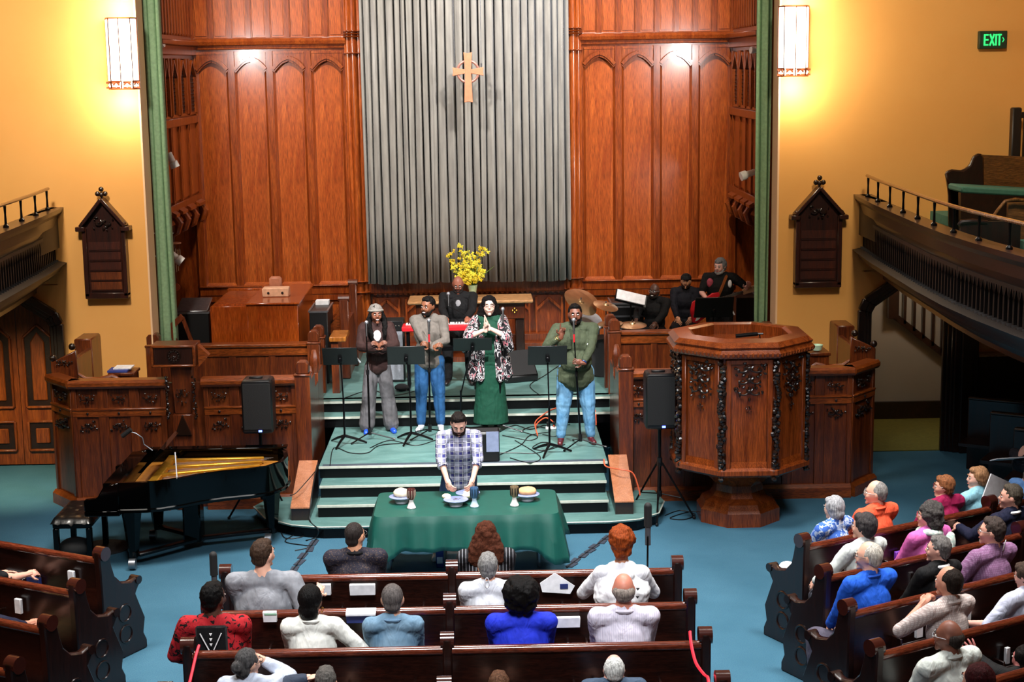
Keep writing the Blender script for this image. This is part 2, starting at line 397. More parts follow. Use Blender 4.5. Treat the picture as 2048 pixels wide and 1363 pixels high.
# dark wainscot and rail to the right of the hall arch
struct(MB().bx(6.72, 9, YF-.05, YF, 0, 1.33).build('trim_3', M['balcbrown'], smooth=False))
wc = MB().bx(6.98, 9, YF-.16, YF, 1.33, 1.37).build('trim_4', M['paleoak'], smooth=False); struct(wc)
pp = MB().bx(6.66, 6.98, YF-.14, YF-.0, 0, 2.6); pp.bx(6.74, 6.90, YF-.2, YF-.14, 0, 2.6)
struct(pp.build('trim_5', M['balcbrown'], bevel=.01))
# outer side walls
struct(MB().bx(-9.1, -9, 4, 21.6, 0, 9.6).build('wall_far_left', M['ochre'], smooth=False))
struct(MB().bx(9, 9.1, 4, 21.6, 0, 9.6).build('wall_far_right', M['ochre'], smooth=False))
# ---------------------------------------------------------------- panelled chancel
bw = MB().bx(-4.9, 5.0, YB, YB+.1, .6, 9.6).build('wall_back', M['panel2'], smooth=False); struct(bw)
sharedm = {}
def inst(key, fn, name, parent, loc, mat):
    "a piece in the parent's frame: mesh shared between like pieces"
    if key not in sharedm:
        o = fn().build(name, mat, None, bevel=0); WM.pop(o.name, None)
        # undo the recentring so that the piece's own origin is kept
        off = o.location.copy(); o.data.transform(Matrix.Translation(off)); sharedm[key] = o.data; o.parent = parent
    else:
        o = bpy.data.objects.new(name, sharedm[key]); COL.objects.link(o); o.parent = parent
    o.location = WM[parent.name].inverted() @ Vector(loc)
    if abs(WM[parent.name].to_euler().z) > 1e-6: o.rotation_euler = (0, 0, -WM[parent.name].to_euler().z)
    return o
BW = .474
def arch_z(x, w, z0, rise): u = min(1, abs(x)/(w/2)); return z0+rise*(1-u)*(1.0)+.035*sin(pi*(1-u))
def f_panel():      # tall plain panel with a bevelled border
    m = MB(); m.bx(-BW/2, BW/2, .0, .015, 0, 3.5); return m
def f_spandrel():
    m = MB(); n = 10; xs = [-BW/2+BW*i/n for i in range(n+1)]
    lo = [(x, arch_z(x, BW, 3.29, .17)) for x in xs]
    for a, b in zip(lo, lo[1:]): m.prism([a, b, (b[0], 3.56), (a[0], 3.56)], -.045, .01)
    for a, b in zip(lo, lo[1:]):
        m.bar((a[0], -.06, a[1]-.012), (b[0], -.06, b[1]-.012), .05, .035, up=(0, 1, 0)); m.bar((a[0], -.09, a[1]+.022), (b[0], -.09, b[1]+.022), .05, .028, up=(0, 1, 0))
    m.bar((-BW/2, -.04, 3.555), (BW/2, -.04, 3.555), .03, .03)
    return m
def f_stile():
    m = MB(); m.bx(-.05, .05, -.075, .01, 0, 3.62)
    for s in (-1, 1): m.prism([(s*.05, -.06), (s*.085, -.012), (s*.085, .01), (s*.05, .01)], 0, 3.5, 'z')
    return m
def f_sill(): m = MB(); m.prism([(-.06, 0), (0, .05), (.02, .05), (.02, 0)], -BW/2, BW/2, 'x'); return m
def f_low(): m = MB(); m.bx(-BW/2+.0, BW/2, 0, .015, 0, .78); return m
def f_lowst(): m = MB(); m.bx(-.06, .06, -.05, .01, 0, .8); return m
def f_up(): m = MB(); m.bx(-.1, .1, -.012, .012, 0, 3.3); m.bx(-.085, .085, -.03, -.01, .03, 3.3); return m
def f_upst():
    m = MB(); m.bx(-.03, .03, -.06, .01, 0, 3.3)
    for s in (-1, 1): m.bx(s*.035-.01, s*.035+.01, -.04, .01, 0, 3.3)
    return m
def f_upsill(): m = MB(); m.prism([(-.08, 0), (0, .07), (.01, .07), (.01, 0)], -.13, .13, 'x'); return m
for side, xs in (('left', [-3.822+.587*i for i in range(4)]), ('right', [2.125+.5935*i for i in range(4)])):
    p = .587 if side == 'left' else .5935
    for x in xs:
        inst('pan', f_panel, 'panel', bw, (x, YB-.02, 1.99), M['panel'])
        inst('spa', f_spandrel, 'arch_moulding', bw, (x, YB-.02, 1.99), M['panel2'])
        inst('sil', f_sill, 'panel_sill', bw, (x, YB-.01, 1.96), M['panel'])
        inst('low', f_low, 'lower_panel', bw, (x, YB-.02, .95), M['panel'])
        for q in (-.148, .148):
            inst('up', f_up, 'upper_panel', bw, (x+q, YB-.02, 5.78), M['panel'])
            inst('ups', f_upsill, 'upper_sill', bw, (x+q, YB-.02, 5.72), M['panel2'])
        inst('upt', f_upst, 'upper_stile', bw, (x, YB-.01, 5.75), M['panel2'])
    for x in [xs[0]-p/2]+[x+p/2 for x in xs]:
        inst('sti', f_stile, 'stile', bw, (x, YB-.01, 1.95), M['panel2'])
        inst('lst', f_lowst, 'lower_stile', bw, (x, YB-.01, .95), M['panel2'])
        inst('upt', f_upst, 'upper_stile', bw, (x, YB-.01, 5.75), M['panel2'])
    x0, x1 = (-4.17, -1.76) if side == 'left' else (1.82, 4.24)
    c = MB()
    c.prism([(-.03, 5.50), (-.03, 5.60), (-.08, 5.61), (-.09, 5.66), (-.14, 5.67), (-.16, 5.72), (-.13, 5.76), (0, 5.79), (0, 5.50)], x0, x1, 'x')
    for v in c.v[:]: pass
    c.v = [(v[0], v[1]+YB, v[2]) for v in c.v]
    c.build('cornice', M['panel2'], bw, ang=20)
    r = MB().bx(x0, x1, YB-.08, YB, 1.80, 1.96); r.bx(x0, x1, YB-.11, YB, 1.93, 1.955); r.bx(x0, x1, YB-.07, YB, .87, 1.0); r.bx(x0, x1, YB-.07, YB, 1.70, 1.80)
    r.build('chair_rail', M['panel2'], bw, bevel=.008)
    # clustered shafts beside the curtain
    xp = -1.64 if side == 'left' else 1.71
    col = MB()
    for q, rr in ((-.085, .045), (0, .055), (.085, .045)): col.tube([(xp+q, YB-.12+abs(q)*.4, .87), (xp+q, YB-.12+abs(q)*.4, 9.5)], rr, 12)
    col.bx(xp-.14, xp+.14, YB-.1, YB, .87, 9.5)
    sh = col.build('shaft_cluster', M['panel'], bw)
    for z in (2.0, 1.83, 5.52, 5.77, 5.81, 5.85): MB().lathe([(.13, -.012), (.16, 0), (.13, .012)], (xp, YB-.1, z), 14, sy=.8).build('shaft_ring', M['panel2'], sh)
# dado below the curtain: crested rail and gothic panels
MB().bx(-1.5, 1.57, YB-.12, YB, 1.80, 2.0).build('curtain_rail_shelf', M['panel2'], bw, bevel=.01)
m = MB()
for k in range(38):
    x = -1.46+k*.08; m.prism([(x, 1.80), (x+.04, 1.765), (x+.08, 1.80)], YB-.1, YB-.06)
m.build('cresting', M['panel2'], bw)
for k in range(6):
    x = -1.25+k*.513
    MB().bx(x-.2, x+.2, YB-.03, YB-.01, 1.1, 1.72).build('dado_panel', M['panel2'], bw)
    a = MB()
    for q in (-1, 1): a.bar((x+q*.2, YB-.05, 1.5), (x, YB-.05, 1.68), .04, .03, up=(0, 1, 0)); a.bar((x+q*.2, YB-.05, 1.1), (x+q*.2, YB-.05, 1.7), .03, .04)
    a.build('dado_arch', M['panel'], bw)
MB().bx(-1.5, 1.57, YB-.3, YB, ZS, ZS+.14).bx(-1.5, 1.57, YB-.16, YB, ZS, ZS+.26).build('dado_plinth', M['panel2'], bw, bevel=.01)
# side walls of the chancel: carved organ case over a recess
def side_wall(side):
    s = -1 if side == 'left' else 1
    X = XL+.05 if s < 0 else XR-.05
    w = MB().bx(min(X, X+s*.9), max(X, X+s*.9), YF+.85, YB, 3.12, 9.6).build('wall_chancel_'+side, M['panel2'], smooth=False); struct(w)
    struct(MB().bx(min(X+s*.8, X+s*.9), max(X+s*.8, X+s*.9), YF+.4, YB, .87, 3.2).build('wall_recess_'+side, M['panel2'], smooth=False))
    pxs = [(326, 333), (340, 350), (357, 368), (375, 387)] if s < 0 else [(1471, 1481), (1485, 1494), (1497, 1505), (1509, 1516)]
    for a, b in pxs:
        ya, yb = sorted((at(a, 200, X=X).y, at(b, 200, X=X).y)); c = (ya+yb)/2; h = (yb-ya)/2
        lo = MB()
        for k in range(12): lo.box((X+s*.0, c, 4.72+k*.055), (.03, 2*h, .01), Matrix.Rotation(.6*s, 3, 'Y'))
        lo.bx(X-.004, X+.004, c-h, c+h, 4.68, 5.4)
        lo.build('louvre', M['black'], w, False)
        t = MB()
        for q in (-1, 1):
            t.bar((X-s*.03, c+q*(h+.03), 4.66), (X-s*.03, c+q*(h+.03), 5.47), .05, .05)
            t.bar((X-s*.03, c+q*h, 5.22), (X-s*.03, c, 5.44), .03, .05, up=(1, 0, 0))
        t.bx(X-.03, X+.03, c-h, c+h, 4.64, 4.67)
        t.build('tracery', M['panel2'], w)
        MB().bx(X-.012, X+.012, c-h, c+h, 3.45, 4.5).build('case_panel', M['panel'], w)
        MB().bx(X-.02-s*.02, X+.02-s*.02, c+h+.01, c+h+.06, 3.4, 4.55).build('case_stile', M['panel2'], w)
        MB().prism([(X-s*.01, 3.36), (X-s*.11, 3.3), (X-s*.11, 3.26), (X-s*.01, 3.26)], c-h-.01, c+h+.01, 'y').build('corbel_cap', M['panel2'], w)
        MB().tube([(X-s*.03, c+h+.03, 3.25), (X-s*.09, c+h+.03, 3.15), (X-s*.05, c+h+.03, 3.02), (X, c+h+.03, 2.98)], [.05, .06, .045, .02], 8).build('corbel', M['panel2'], w)
    for k in range(14):
        y = YF+.95+k*.21
        MB().bx(X-.03, X+.03, y-.03, y+.03, 5.8, 9.4).build('case_rib', M['panel2'], w, bevel=.01)
        MB().bx(X-.015, X+.015, y+.06, y+.17, 5.83, 9.4).build('case_slat', M['panel'], w)
    c = MB().bx(min(X, X-s*.12), max(X, X-s*.12), YF+.85, YB-.02, 5.66, 5.73); c.bx(min(X, X-s*.07), max(X, X-s*.07), YF+.85, YB-.02, 5.52, 5.66)
    c.bx(min(X, X-s*.05), max(X, X-s*.05), YF+.85, YB-.02, 4.5, 4.62); c.bx(min(X, X-s*.05), max(X, X-s*.05), YF+.85, YB-.02, 3.3, 3.42)
    c.build('cornice', M['panel2'], w, bevel=.01)
side_wall('left'); side_wall('right')
# ---------------------------------------------------------------- curtains
def folds(x0, x1, y, ztop, zbot, n, amp, seed, irregular=.5, hem=0, gap=(), fine=10):
    random.seed(seed); ph = [0]
    ws = [1+irregular*random.uniform(-.5, .5) for _ in range(n)]; tot = sum(ws); m = MB(); cols = []
    x = x0
    for w_ in ws:
        w_ = w_/tot*(x1-x0); a = amp*random.uniform(.7, 1.2)
        for k in range(fine):
            t = k/fine
            cols.append((x+w_*(t+.12*sin(2*pi*t)), -a*(cos(2*pi*t)*.5+.5)+.2*a*cos(4*pi*t)))
        x += w_
    cols.append((x1, 0)); nz = 9; vs = []; fs = []
    for i in range(nz):
        t = i/(nz-1); z = ztop+(zbot-ztop)*t
        for j, (cx, cy) in enumerate(cols):
            sway = .012*sin(j*.21+t*5+seed)*t; e = (hem*noise.noise(Vector((cx*2.2, 0, seed))) if i == nz-1 else 0)
            vs.append((cx+sway, y+cy*(1-.25*t)+.01*sin(t*9+j*.3), z+e))
    nc = len(cols)
    for i in range(nz-1):
        for j in range(nc-1): fs.append((i*nc+j, i*nc+j+1, (i+1)*nc+j+1, (i+1)*nc+j))
    return m.add(vs, fs)
gc = folds(-1.52, 1.66, YB-.16, 9.3, 1.98, 27, .26, 3, .8, .05)
o = gc.build('stage_curtain', M['velvet'], ang=180); tag(o, 'tall grey pleated stage curtain behind the hanging cross', 'curtain')
sol = o.modifiers.new('thick', 'SOLIDIFY'); sol.thickness = .006
for side, xa, xb in (('left', XL+.0, XL+.215), ('right', XR-.215, XR-.0)):
    o = folds(xa, xb, YF+.55, 9.3, ZS+.02, 2, .11, 5 if side == 'left' else 9, .4, 0).build('side_curtain', M['green'], ang=180)
    sol = o.modifiers.new('thick', 'SOLIDIFY'); sol.thickness = .01
    tag(o, 'narrow green pleated curtain at the %s edge of the chancel arch' % side, 'curtain')
# ---------------------------------------------------------------- balconies
def balcony(s):
    nm = 'left' if s < 0 else 'right'
    b = thing('balcony', 'dark carved balcony front with handrail on the %s wall' % nm, 'balcony', (s*5.3, 18, 2.4)); b['kind'] = 'structure'; b['label'] = b['label']
    del b['category']
    path = [(s*5.26, 21.2), (s*5.16, 19.8), (s*5.10, 18.4), (s*5.05, 17.2), (s*5.04, 16.2), (s*5.08, 15.3), (s*5.17, 14.3), (s*5.35, 13.0)]
    if s < 0: path = [(x, y) for x, y in path][:6]
    sg = 1 if s > 0 else -1     # offset to the left of travel (towards -y) is +x
    def P(prof): return [(o*sg, z) for o, z in prof]
    m = MB().sweep(P([(0, 3.54), (.24, 3.54), (.24, 3.3), (.1, 3.3), (.08, 3.42), (.02, 3.48)]), path); m.build('cap_rail', M['balcbrown'], b, ang=25)
    MB().sweep(P([(.09, 3.42), (.4, 3.42), (.4, 3.2), (.16, 3.2), (.13, 3.3)]), path).build('fascia', M['balcbrown'], b, ang=25)
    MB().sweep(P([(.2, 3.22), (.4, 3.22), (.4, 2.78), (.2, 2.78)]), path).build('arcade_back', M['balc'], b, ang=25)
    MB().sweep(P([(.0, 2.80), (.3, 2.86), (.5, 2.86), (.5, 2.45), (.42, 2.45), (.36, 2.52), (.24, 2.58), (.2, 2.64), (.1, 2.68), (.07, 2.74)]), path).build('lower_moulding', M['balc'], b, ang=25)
    MB().sweep(P([(.42, 2.5), (.9, 2.5), (.9, 2.4), (.42, 2.4)]), path).build('soffit', M['balcbrown'], b, ang=25)
    # little lancets
    L = []; tot = 0
    for a, c in zip(path, path[1:]): L.append((a, c, tot, (Vector(c)-Vector(a)).length)); tot += L[-1][3]
    def pt(d):
        for a, c, t0, l in L:
            if d <= t0+l or (a, c, t0, l) == L[-1]:
                u = (d-t0)/l; v = Vector(c)-Vector(a); return Vector(a)+v*u, atan2(v.y, v.x)
    n = int(tot/.115)
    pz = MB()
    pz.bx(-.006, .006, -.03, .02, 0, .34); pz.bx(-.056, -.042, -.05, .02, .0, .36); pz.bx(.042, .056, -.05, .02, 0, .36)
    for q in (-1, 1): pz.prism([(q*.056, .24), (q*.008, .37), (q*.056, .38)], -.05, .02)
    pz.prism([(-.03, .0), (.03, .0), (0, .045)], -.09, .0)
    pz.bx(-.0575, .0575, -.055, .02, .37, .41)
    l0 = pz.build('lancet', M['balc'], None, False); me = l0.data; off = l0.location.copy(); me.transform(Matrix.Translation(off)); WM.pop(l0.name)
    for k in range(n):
        q, ang = pt((k+.5)*.115)
        o = l0 if k == 0 else bpy.data.objects.new('lancet', me)
        if k: COL.objects.link(o)
        o.parent = b; nv = Vector((-sin(ang), cos(ang)))*sg
        w = Vector((q.x+nv.x*.19, q.y+nv.y*.19, 2.8)); o.location = WM[b.name].inverted() @ w; o.rotation_euler = (0, 0, ang+(0 if sg > 0 else pi))
    # handrail and its posts
    hr = [pt(d)[0]+Vector((-sin(pt(d)[1]), cos(pt(d)[1])))*sg*.0 for d in [1.9+.3*i for i in range(int((tot-1.9)/.3)+1)]]
    dz = .33; hx = -.24 if s > 0 else .24
    e = lambda v: (v.x+hx*.3+s*.06, v.y, 3.54+dz)
    MB().tube([(v.x+s*.12, v.y, 3.54+.27) for v in [pt(.35+.4*i)[0] for i in range(int((tot-.35)/.4)+1)]], .022, 8).build('handrail', M['brass'] if 0 else wood('handrail_oak', '5a3414', 'a06a34', .25), b)
    for i in range(int(tot/.75)):
        v = pt(.45+i*.75)[0]
        MB().lathe([(.035, 0), (.035, .02), (.016, .04), (.012, .15), (.018, .25)], (v.x+s*.12, v.y, 3.54), 8).build('rail_post', M['blackm'], b)
    # floor of the balcony, rising in steps
    for k, (x0, z) in enumerate(((5.5, 3.0), (6.3, 3.3), (7.4, 3.6))):
        x0, x1 = sorted((s*x0, s*9)); MB().bx(x0, x1, 12.5, 21.2, z-.12-(.5 if k == 0 else 0)*0, z).build('balcony_floor', M['seatteal'], b, False)
    MB().bx(min(s*5.34, s*5.42), max(s*5.34, s*5.42), 20.0, 21.18, 3.0, 3.54).build('end_curb', M['balc'], b, False)
    return b
balcony(-1); balcony(1)
# ================================================================ CHANCEL FURNITURE
def carving(m, c, w, h, seed, U=Vector((1, 0, 0)), N=Vector((0, -1, 0))):
    "leafy scrolls in low relief on a plane through c spanned by U and z"
    rnd = random.Random(seed); Zv = Vector((0, 0, 1)); c = Vector(c)
    for s in (-1, 1):
        pts = []
        for k in range(11):
            t = k/10; a = t*4.2; r = w*.23*(1-t*.75)
            pts.append(c+U*s*(w*.24+r*cos(a+2.2))+Zv*(h*.02+r*sin(a+2.2)*h/w)+N*(.012+.012*sin(t*3)))
        m.tube(pts, [w*.035]*4+[w*.03]*4+[w*.05]*3, 6)
        for k in range(5):
            a = rnd.uniform(0, 6.3); p = c+U*s*w*rnd.uniform(.1, .46)+Zv*h*rnd.uniform(-.42, .42)+N*.012
            m.ell(p, (w*.06, .015, w*.035), Matrix.Rotation(a, 3, 'Y'), 6, 4)
    m.ell(c+Zv*h*.1+N*.015, (w*.07, .02, h*.12), None, 8, 5); m.ell(c-Zv*h*.38+N*.01, (w*.05, .015, h*.12), None, 6, 4)
def garland(m, p0, p1, w, seed, N=Vector((0, -1, 0))):
    rnd = random.Random(seed); p0, p1 = Vector(p0), Vector(p1); L = (p1-p0).length; n = int(L/(w*.38)); U = (p1-p0).normalized().cross(N)
    for k in range(n):
        p = p0.lerp(p1, (k+.5)/n)
        m.ell(p+U*rnd.uniform(-.28, .28)*w+N*rnd.uniform(.0, .02), (w*rnd.uniform(.2, .38), w*.3, w*rnd.uniform(.2, .34)), Matrix.Rotation(rnd.uniform(0, 3), 3, 'Y'), 6, 4)
def newel(par, x, y, z0, z1, w=.18, name='newel_post'):
    m = MB().bx(x-w/2, x+w/2, y-w/2, y+w/2, z0, z1-.16)
    m.bx(x-w/2-.012, x+w/2+.012, y-w/2-.012, y+w/2+.012, z1-.18, z1-.15)
    m.prism([(x-w/2+.01, z1-.15), (x+w/2-.01, z1-.15), (x+w/2-.01, z1-.04), (x+w/2-.045, z1), (x-w/2+.045, z1), (x-w/2+.01, z1-.04)], y-w/2+.01, y+w/2-.01)
    return m.build(name, M['screen'], par, bevel=.01)
def screen(side):
    s = -1 if side == 'left' else 1
    X = lambda a: a if s < 0 else .1-a       # mirrored about the chancel axis
    t = thing('choir_screen', 'panelled oak choir screen with carved frieze on the %s of the steps' % side, 'screen', (X(-3.4), 19, 0))
    y = 19.0
    def seg(a, b, panels):
        "run from plan point a to b"
        a, b = Vector(a), Vector(b); d = b-a; L = d.length; ang = atan2(d.y, d.x)
        Mx = T(a.x, a.y, 0, ang)
        m = MB(Mx).bx(0, L, .02, .1, 0, 1.56); m.build('screen_board', M['screen'], t, False)
        m = MB(Mx).prism([(-.05, 1.53), (-.07, 1.56), (-.07, 1.60), (-.04, 1.63), (.12, 1.63), (.14, 1.6), (.14, 1.55), (.1, 1.53)], -.02, L+.02, 'x'); m.build('cap_rail', M['screenh'], t, ang=25)
        m = MB(Mx).bx(0, L, -.02, .05, 1.17, 1.27); m.bx(0, L, -.03, .05, 1.25, 1.28); m.build('mid_rail', M['screenh'], t, bevel=.008)
        m = MB(Mx).prism([(-.07, 0), (-.07, .13), (-.03, .17), (.05, .17), (.05, 0)], 0, L, 'x'); m.build('plinth', M['screenh'], t)
        p = L/panels
        for k in range(panels+1):
            x0 = max(0, k*p-.06); x1 = min(L, k*p+.06)
            MB(Mx).bx(x0, x1, -.015, .04, .15, 1.55).build('stile', M['screen'], t, bevel=.006)
        U = Vector((cos(ang), sin(ang), 0)); N = Vector((sin(ang), -cos(ang), 0))
        for k in range(panels):
            c = (k+.5)*p; w = p-.12
            MB(Mx).bx(c-w/2, c+w/2, .005, .03, .17, 1.17).build('panel', M['screen'], t)
            cv = MB(); o = Vector((a.x, a.y, 0))+U*c
            carving(cv, o+Vector((0, 0, 1.06))+N*.0, w*.95, .16, k+7, U, N); cv.build('carved_foliage', M['darkcarve'], t)
            cv = MB(); carving(cv, o+Vector((0, 0, 1.40))+N*.0, w*.85, .13, k+17, U, N); cv.build('carved_frieze', M['darkcarve'], t)
            MB().ell(o+U*p*.5*.0+Vector((0, 0, 1.22))+N*.03, (.016, .012, .016), None, 8, 5).build('stud', M['whitep'] if 0 else M['darkcarve'], t)
    if s < 0:
        seg((-5.08, 19.42), (-4.72, 18.97), 1); seg((-4.72, 18.97), (-3.58, 18.97), 3); seg((-3.12, 18.97), (-2.0, 18.97), 3)
    else:
        seg((1.96, 18.97), (3.2, 18.97), 3); seg((3.2, 18.97), (4.78, 18.97), 4); seg((4.78, 18.97), (5.16, 19.42), 1)
    newel(t, X(-1.905), 18.93, 0, 1.83)
    MB().bx(X(-1.905)-.07, X(-1.905)+.07, 19.02, 19.6, .0, 1.55).build('return_panel', M['screen'], t)
    # stepped inner side with a small carved finial
    for k, (yy, zz) in enumerate(((19.5, 1.35), (20.1, 1.45))):
        xx = X(-1.90); m = MB().bx(xx-.05, xx+.05, yy, yy+.6, .3, zz); m.build('side_panel', M['screen'], t, bevel=.008)
        m = MB(); m.tube([(xx, yy+.05, zz), (xx, yy+.03, zz+.1), (xx, yy+.06, zz+.2), (xx, yy+.1, zz+.28)], [.05, .065, .06, .035], 8); m.build('finial', M['screen'], t)
    return t
sl = screen('left'); sr = screen('right')
# lectern built over the left screen
MB().bx(-3.62, -3.08, 19.05, 19.12, 0, 1.56).build('screen_board', M['screen'], sl, False)
lt = thing('lectern', 'dark oak lectern box with round carved medallion above the left screen', 'lectern', (-3.37, 19, 0))
MB().bx(-3.50, -3.24, 18.9, 19.12, 0, 1.2).build('column', M['screen'], lt, bevel=.012)
MB().prism([(-3.47, 1.2), (-3.27, 1.2), (-3.24, 1.79), (-3.5, 1.79)], 18.92, 19.1).build('neck', M['screen'], lt, bevel=.01)
MB().bx(-3.71, -3.17, 18.85, 19.2, 1.79, 2.06).build('desk_box', M['screen'], lt, bevel=.008)
MB().bx(-3.67, -3.21, 18.84, 18.86, 1.825, 2.03).build('dark_panel', wood('dark_panel_oak', '200c06', '38180c', .3), lt, False)
m = MB()
for p, q in (((-3.70, 2.045), (-3.18, 2.045)), ((-3.70, 1.81), (-3.18, 1.81)), ((-3.69, 1.8), (-3.69, 2.05)), ((-3.19, 1.8), (-3.19, 2.05))): m.bar((p[0], 18.835, p[1]), (q[0], 18.835, q[1]), .03, .03, up=(0, 1, 0))
m.build('frame', M['screenh'], lt, bevel=.008)
m = MB(); cc = Vector((-3.43, 18.83, 1.93))
m.tube([cc+Vector((.078*cos(a), 0, .078*sin(a))) for a in [2*pi*i/20 for i in range(20)]], .008, 6, closed=True)
for i in range(12): m.ell(cc+Vector((.06*cos(i*pi/6), 0, .06*sin(i*pi/6))), .012, None, 6, 4)
carving(m, cc, .075, .07, 3); m.build('medallion', M['darkcarve'], lt)
MB().prism([(-3.15, 1.78), (-3.02, 1.92), (-3.15, 2.05)], 18.9, 19.02).build('side_gable', M['screenh'], lt)
m = MB(); garland(m, (-3.53, 18.86, 1.15), (-3.53, 18.86, 1.68), .06, 4); garland(m, (-3.21, 18.86, 1.15), (-3.21, 18.86, 1.68), .06, 5)
carving(m, (-3.37, 18.9, 1.45), .2, .3, 9); m.prism([(-3.47, .95), (-3.37, 1.2), (-3.27, .95)], 18.86, 18.9); m.build('carved_bracket', M['darkcarve'], lt)
# pulpit
px0 = at(1498, 800, Y=17.45).x; cyp = 18.17
zt, zr, zb = at(1500, 692, Y=17.42).z, at(1500, 721, Y=17.36).z, at(1500, 940, Y=17.45).z
pu = thing('pulpit', 'large octagonal carved oak pulpit with moulded reading rim and pedestal', 'pulpit', (px0, cyp, 0))
def octo(R, z): return (R, z)
O8 = dict(seg=8, a0=pi/8)
def ring(prof, name, mat, bev=0): return MB().lathe(prof, (px0, cyp, 0), **O8).build(name, mat, pu, ang=20, bevel=bev)
ring([(.74, zb), (.76, zb+.02), (.76, zr), (.70, zr), (.70, zb+.05), (.74, zb)], 'drum', M['pulpit'])
ring([(.72, zr-.02), (.80, zr), (.86, zr+.02), (.88, zr+.07), (.84, zr+.11), (.86, zr+.14), (.80, zr+.19), (.62, zr+.21), (.58, zr+.19), (.58, zr+.02), (.72, zr-.02)], 'rim', M['pulpit'])
m = MB(); A = [(px0+.865*cos(pi/8+k*pi/4), cyp+.865*sin(pi/8+k*pi/4), zr+.055) for k in range(8)]
for a, b in zip(A, A[1:]+A[:1]):
    for i in range(12):
        p = Vector(a).lerp(Vector(b), (i+.5)/12); m.ell(p, (.024, .024, .03), None, 6, 4)
m.build('egg_moulding', M['pulpit'], pu)
ring([(.80, zb-.08), (.84, zb-.05), (.84, zb+.0), (.80, zb+.03), (.78, zb+.1), (.7, zb+.1), (.6, zb-.02), (.3, zb-.3), (.26, zb-.34), (.3, zb-.08), (.8, zb-.08)][:-2]+[(.2, zb-.34)], 'sill_moulding', M['pulpit'])
ring([(.50, 0), (.50, .16), (.46, .2), (.44, .25), (.34, .30), (.30, .36), (.28, zb-.24)], 'pedestal', M['pulpit'])
ring([(.0, 1.0), (.6, 1.0)], 'pulpit_floor', M['screen'])
for k in range(8):
    a = pi/8+k*pi/4; b = a+pi/4; mid = a+pi/8
    va, vb = Vector((cos(a), sin(a), 0)), Vector((cos(b), sin(b), 0)); n = Vector((cos(mid), sin(mid), 0)); u = (vb-va).normalized(); c0 = Vector((px0, cyp, 0))
    if k in (0, 1, 2) : continue
    cc = c0+n*(.76*cos(pi/8)); Rz = Matrix.Rotation(mid+pi/2, 4, 'Z'); Mx = Matrix.Translation(cc) @ Rz
    m = MB(Mx)
    for q in (-1, 1): m.bx(q*.235-.03, q*.235+.03, -.045, .02, zb, zr)
    m.bx(-.26, .26, -.04, .02, zr-.06, zr); m.build('panel_frame', M['pulpit'], pu, bevel=.008)
    MB(Mx).bx(-.2, .2, -.012, .01, zb+.05, zr-.05).build('panel', M['pulpit'], pu)
    cv = MB(); cv.M = None; [carving(cv, cc+n*.03+Vector((0, 0, zr-.12-.13*i)), .40-.03*i, .2, k*5+i, -u, n) for i in range(3)]; carving(cv, cc+n*.02+Vector((0, 0, zr-.56)), .10, .12, k+4, -u, n); cv.build('carved_tracery', M['darkcarve'], pu)
    m = MB(Mx).prism([(-.07, zb-.01), (-.0, zb+.06), (.02, zb+.06), (.02, zb-.01)], -.2, .2, 'x'); m.build('panel_ledge', M['pulpit'], pu)
    for e in (va, vb):
        pc = c0+e*.79
        g = MB(); garland(g, (pc.x, pc.y, zb-.12), (pc.x, pc.y, zr-.02), .11, k*3+int(e.x*10), e); g.build('carved_colonnette', M['darkcarve'], pu)
m = MB(); p = at(1510, 676, Y=17.75)
m.tube([(p.x-.22, p.y, p.z+.03), (p.x+.03, p.y, p.z+.05)], .024, 10); m.tube([(p.x+.05, p.y, p.z+.05), (p.x+.06, p.y, zr+.16)], .008, 6); m.tube([(p.x+.03, p.y, p.z+.05), (p.x+.09, p.y, p.z+.05)], .012, 6)
o = m.build('pulpit_microphone', M['blackm']); tag(o, 'grey foam microphone lying over the front rim of the pulpit', 'microphone')
ring([(.0, zr+.0), (.62, zr+.02), (.62, zr+.08), (.0, zr+.06)], 'book_board', M['pulpit'])
# rails at the front of the stage
def rail(side, x0, x1, pan):
    t = thing('stage_rail', 'long panelled oak rail along the stage front on the %s side' % side, 'rail', ((x0+x1)/2, 21.35, ZL))
    y = 21.3; zt = 1.64 if side == 'left' else 1.72
    MB().bx(x0, x1, y+.02, y+.08, ZL, zt-.04).build('rail_board', M['screen'], t, False)
    MB().bx(x0-.02, x1+.02, y-.05, y+.14, zt-.05, zt).build('cap_rail', M['screenh'], t, bevel=.012)
    MB().bx(x0, x1, y-.02, y+.1, zt-.17, zt-.05).build('top_band', M['screenh'], t, bevel=.006)
    MB().bx(x0, x1, y-.02, y+.1, ZL, ZL+.14).build('plinth', M['screenh'], t, bevel=.006)
    p = (x1-x0)/pan
    for k in range(pan+1): MB().bx(x0+k*p-.045, x0+k*p+.045, y-.01, y+.03, ZL+.1, zt-.1).build('stile', M['screen'], t, bevel=.006)
    for k in range(pan): MB().bx(x0+k*p+.045, x0+(k+1)*p-.045, y+.008, y+.03, ZL+.14, zt-.17).build('panel', M['screen'], t)
    newel(t, x1+.04 if side == 'left' else x0-.04, y, ZL, zt+.17, .17)
    newel(t, x1+.06 if side == 'left' else x0-.06, y+.42, ZL, zt+.17, .17)
    newel(t, x0+.02 if side == 'left' else x1+.02, y-.02, ZL, zt+.17 if side == 'left' else zt+.1, .19)
    return t
rail('left', -4.2, -2.06, 4); rail('right', 2.1, 4.12, 4)
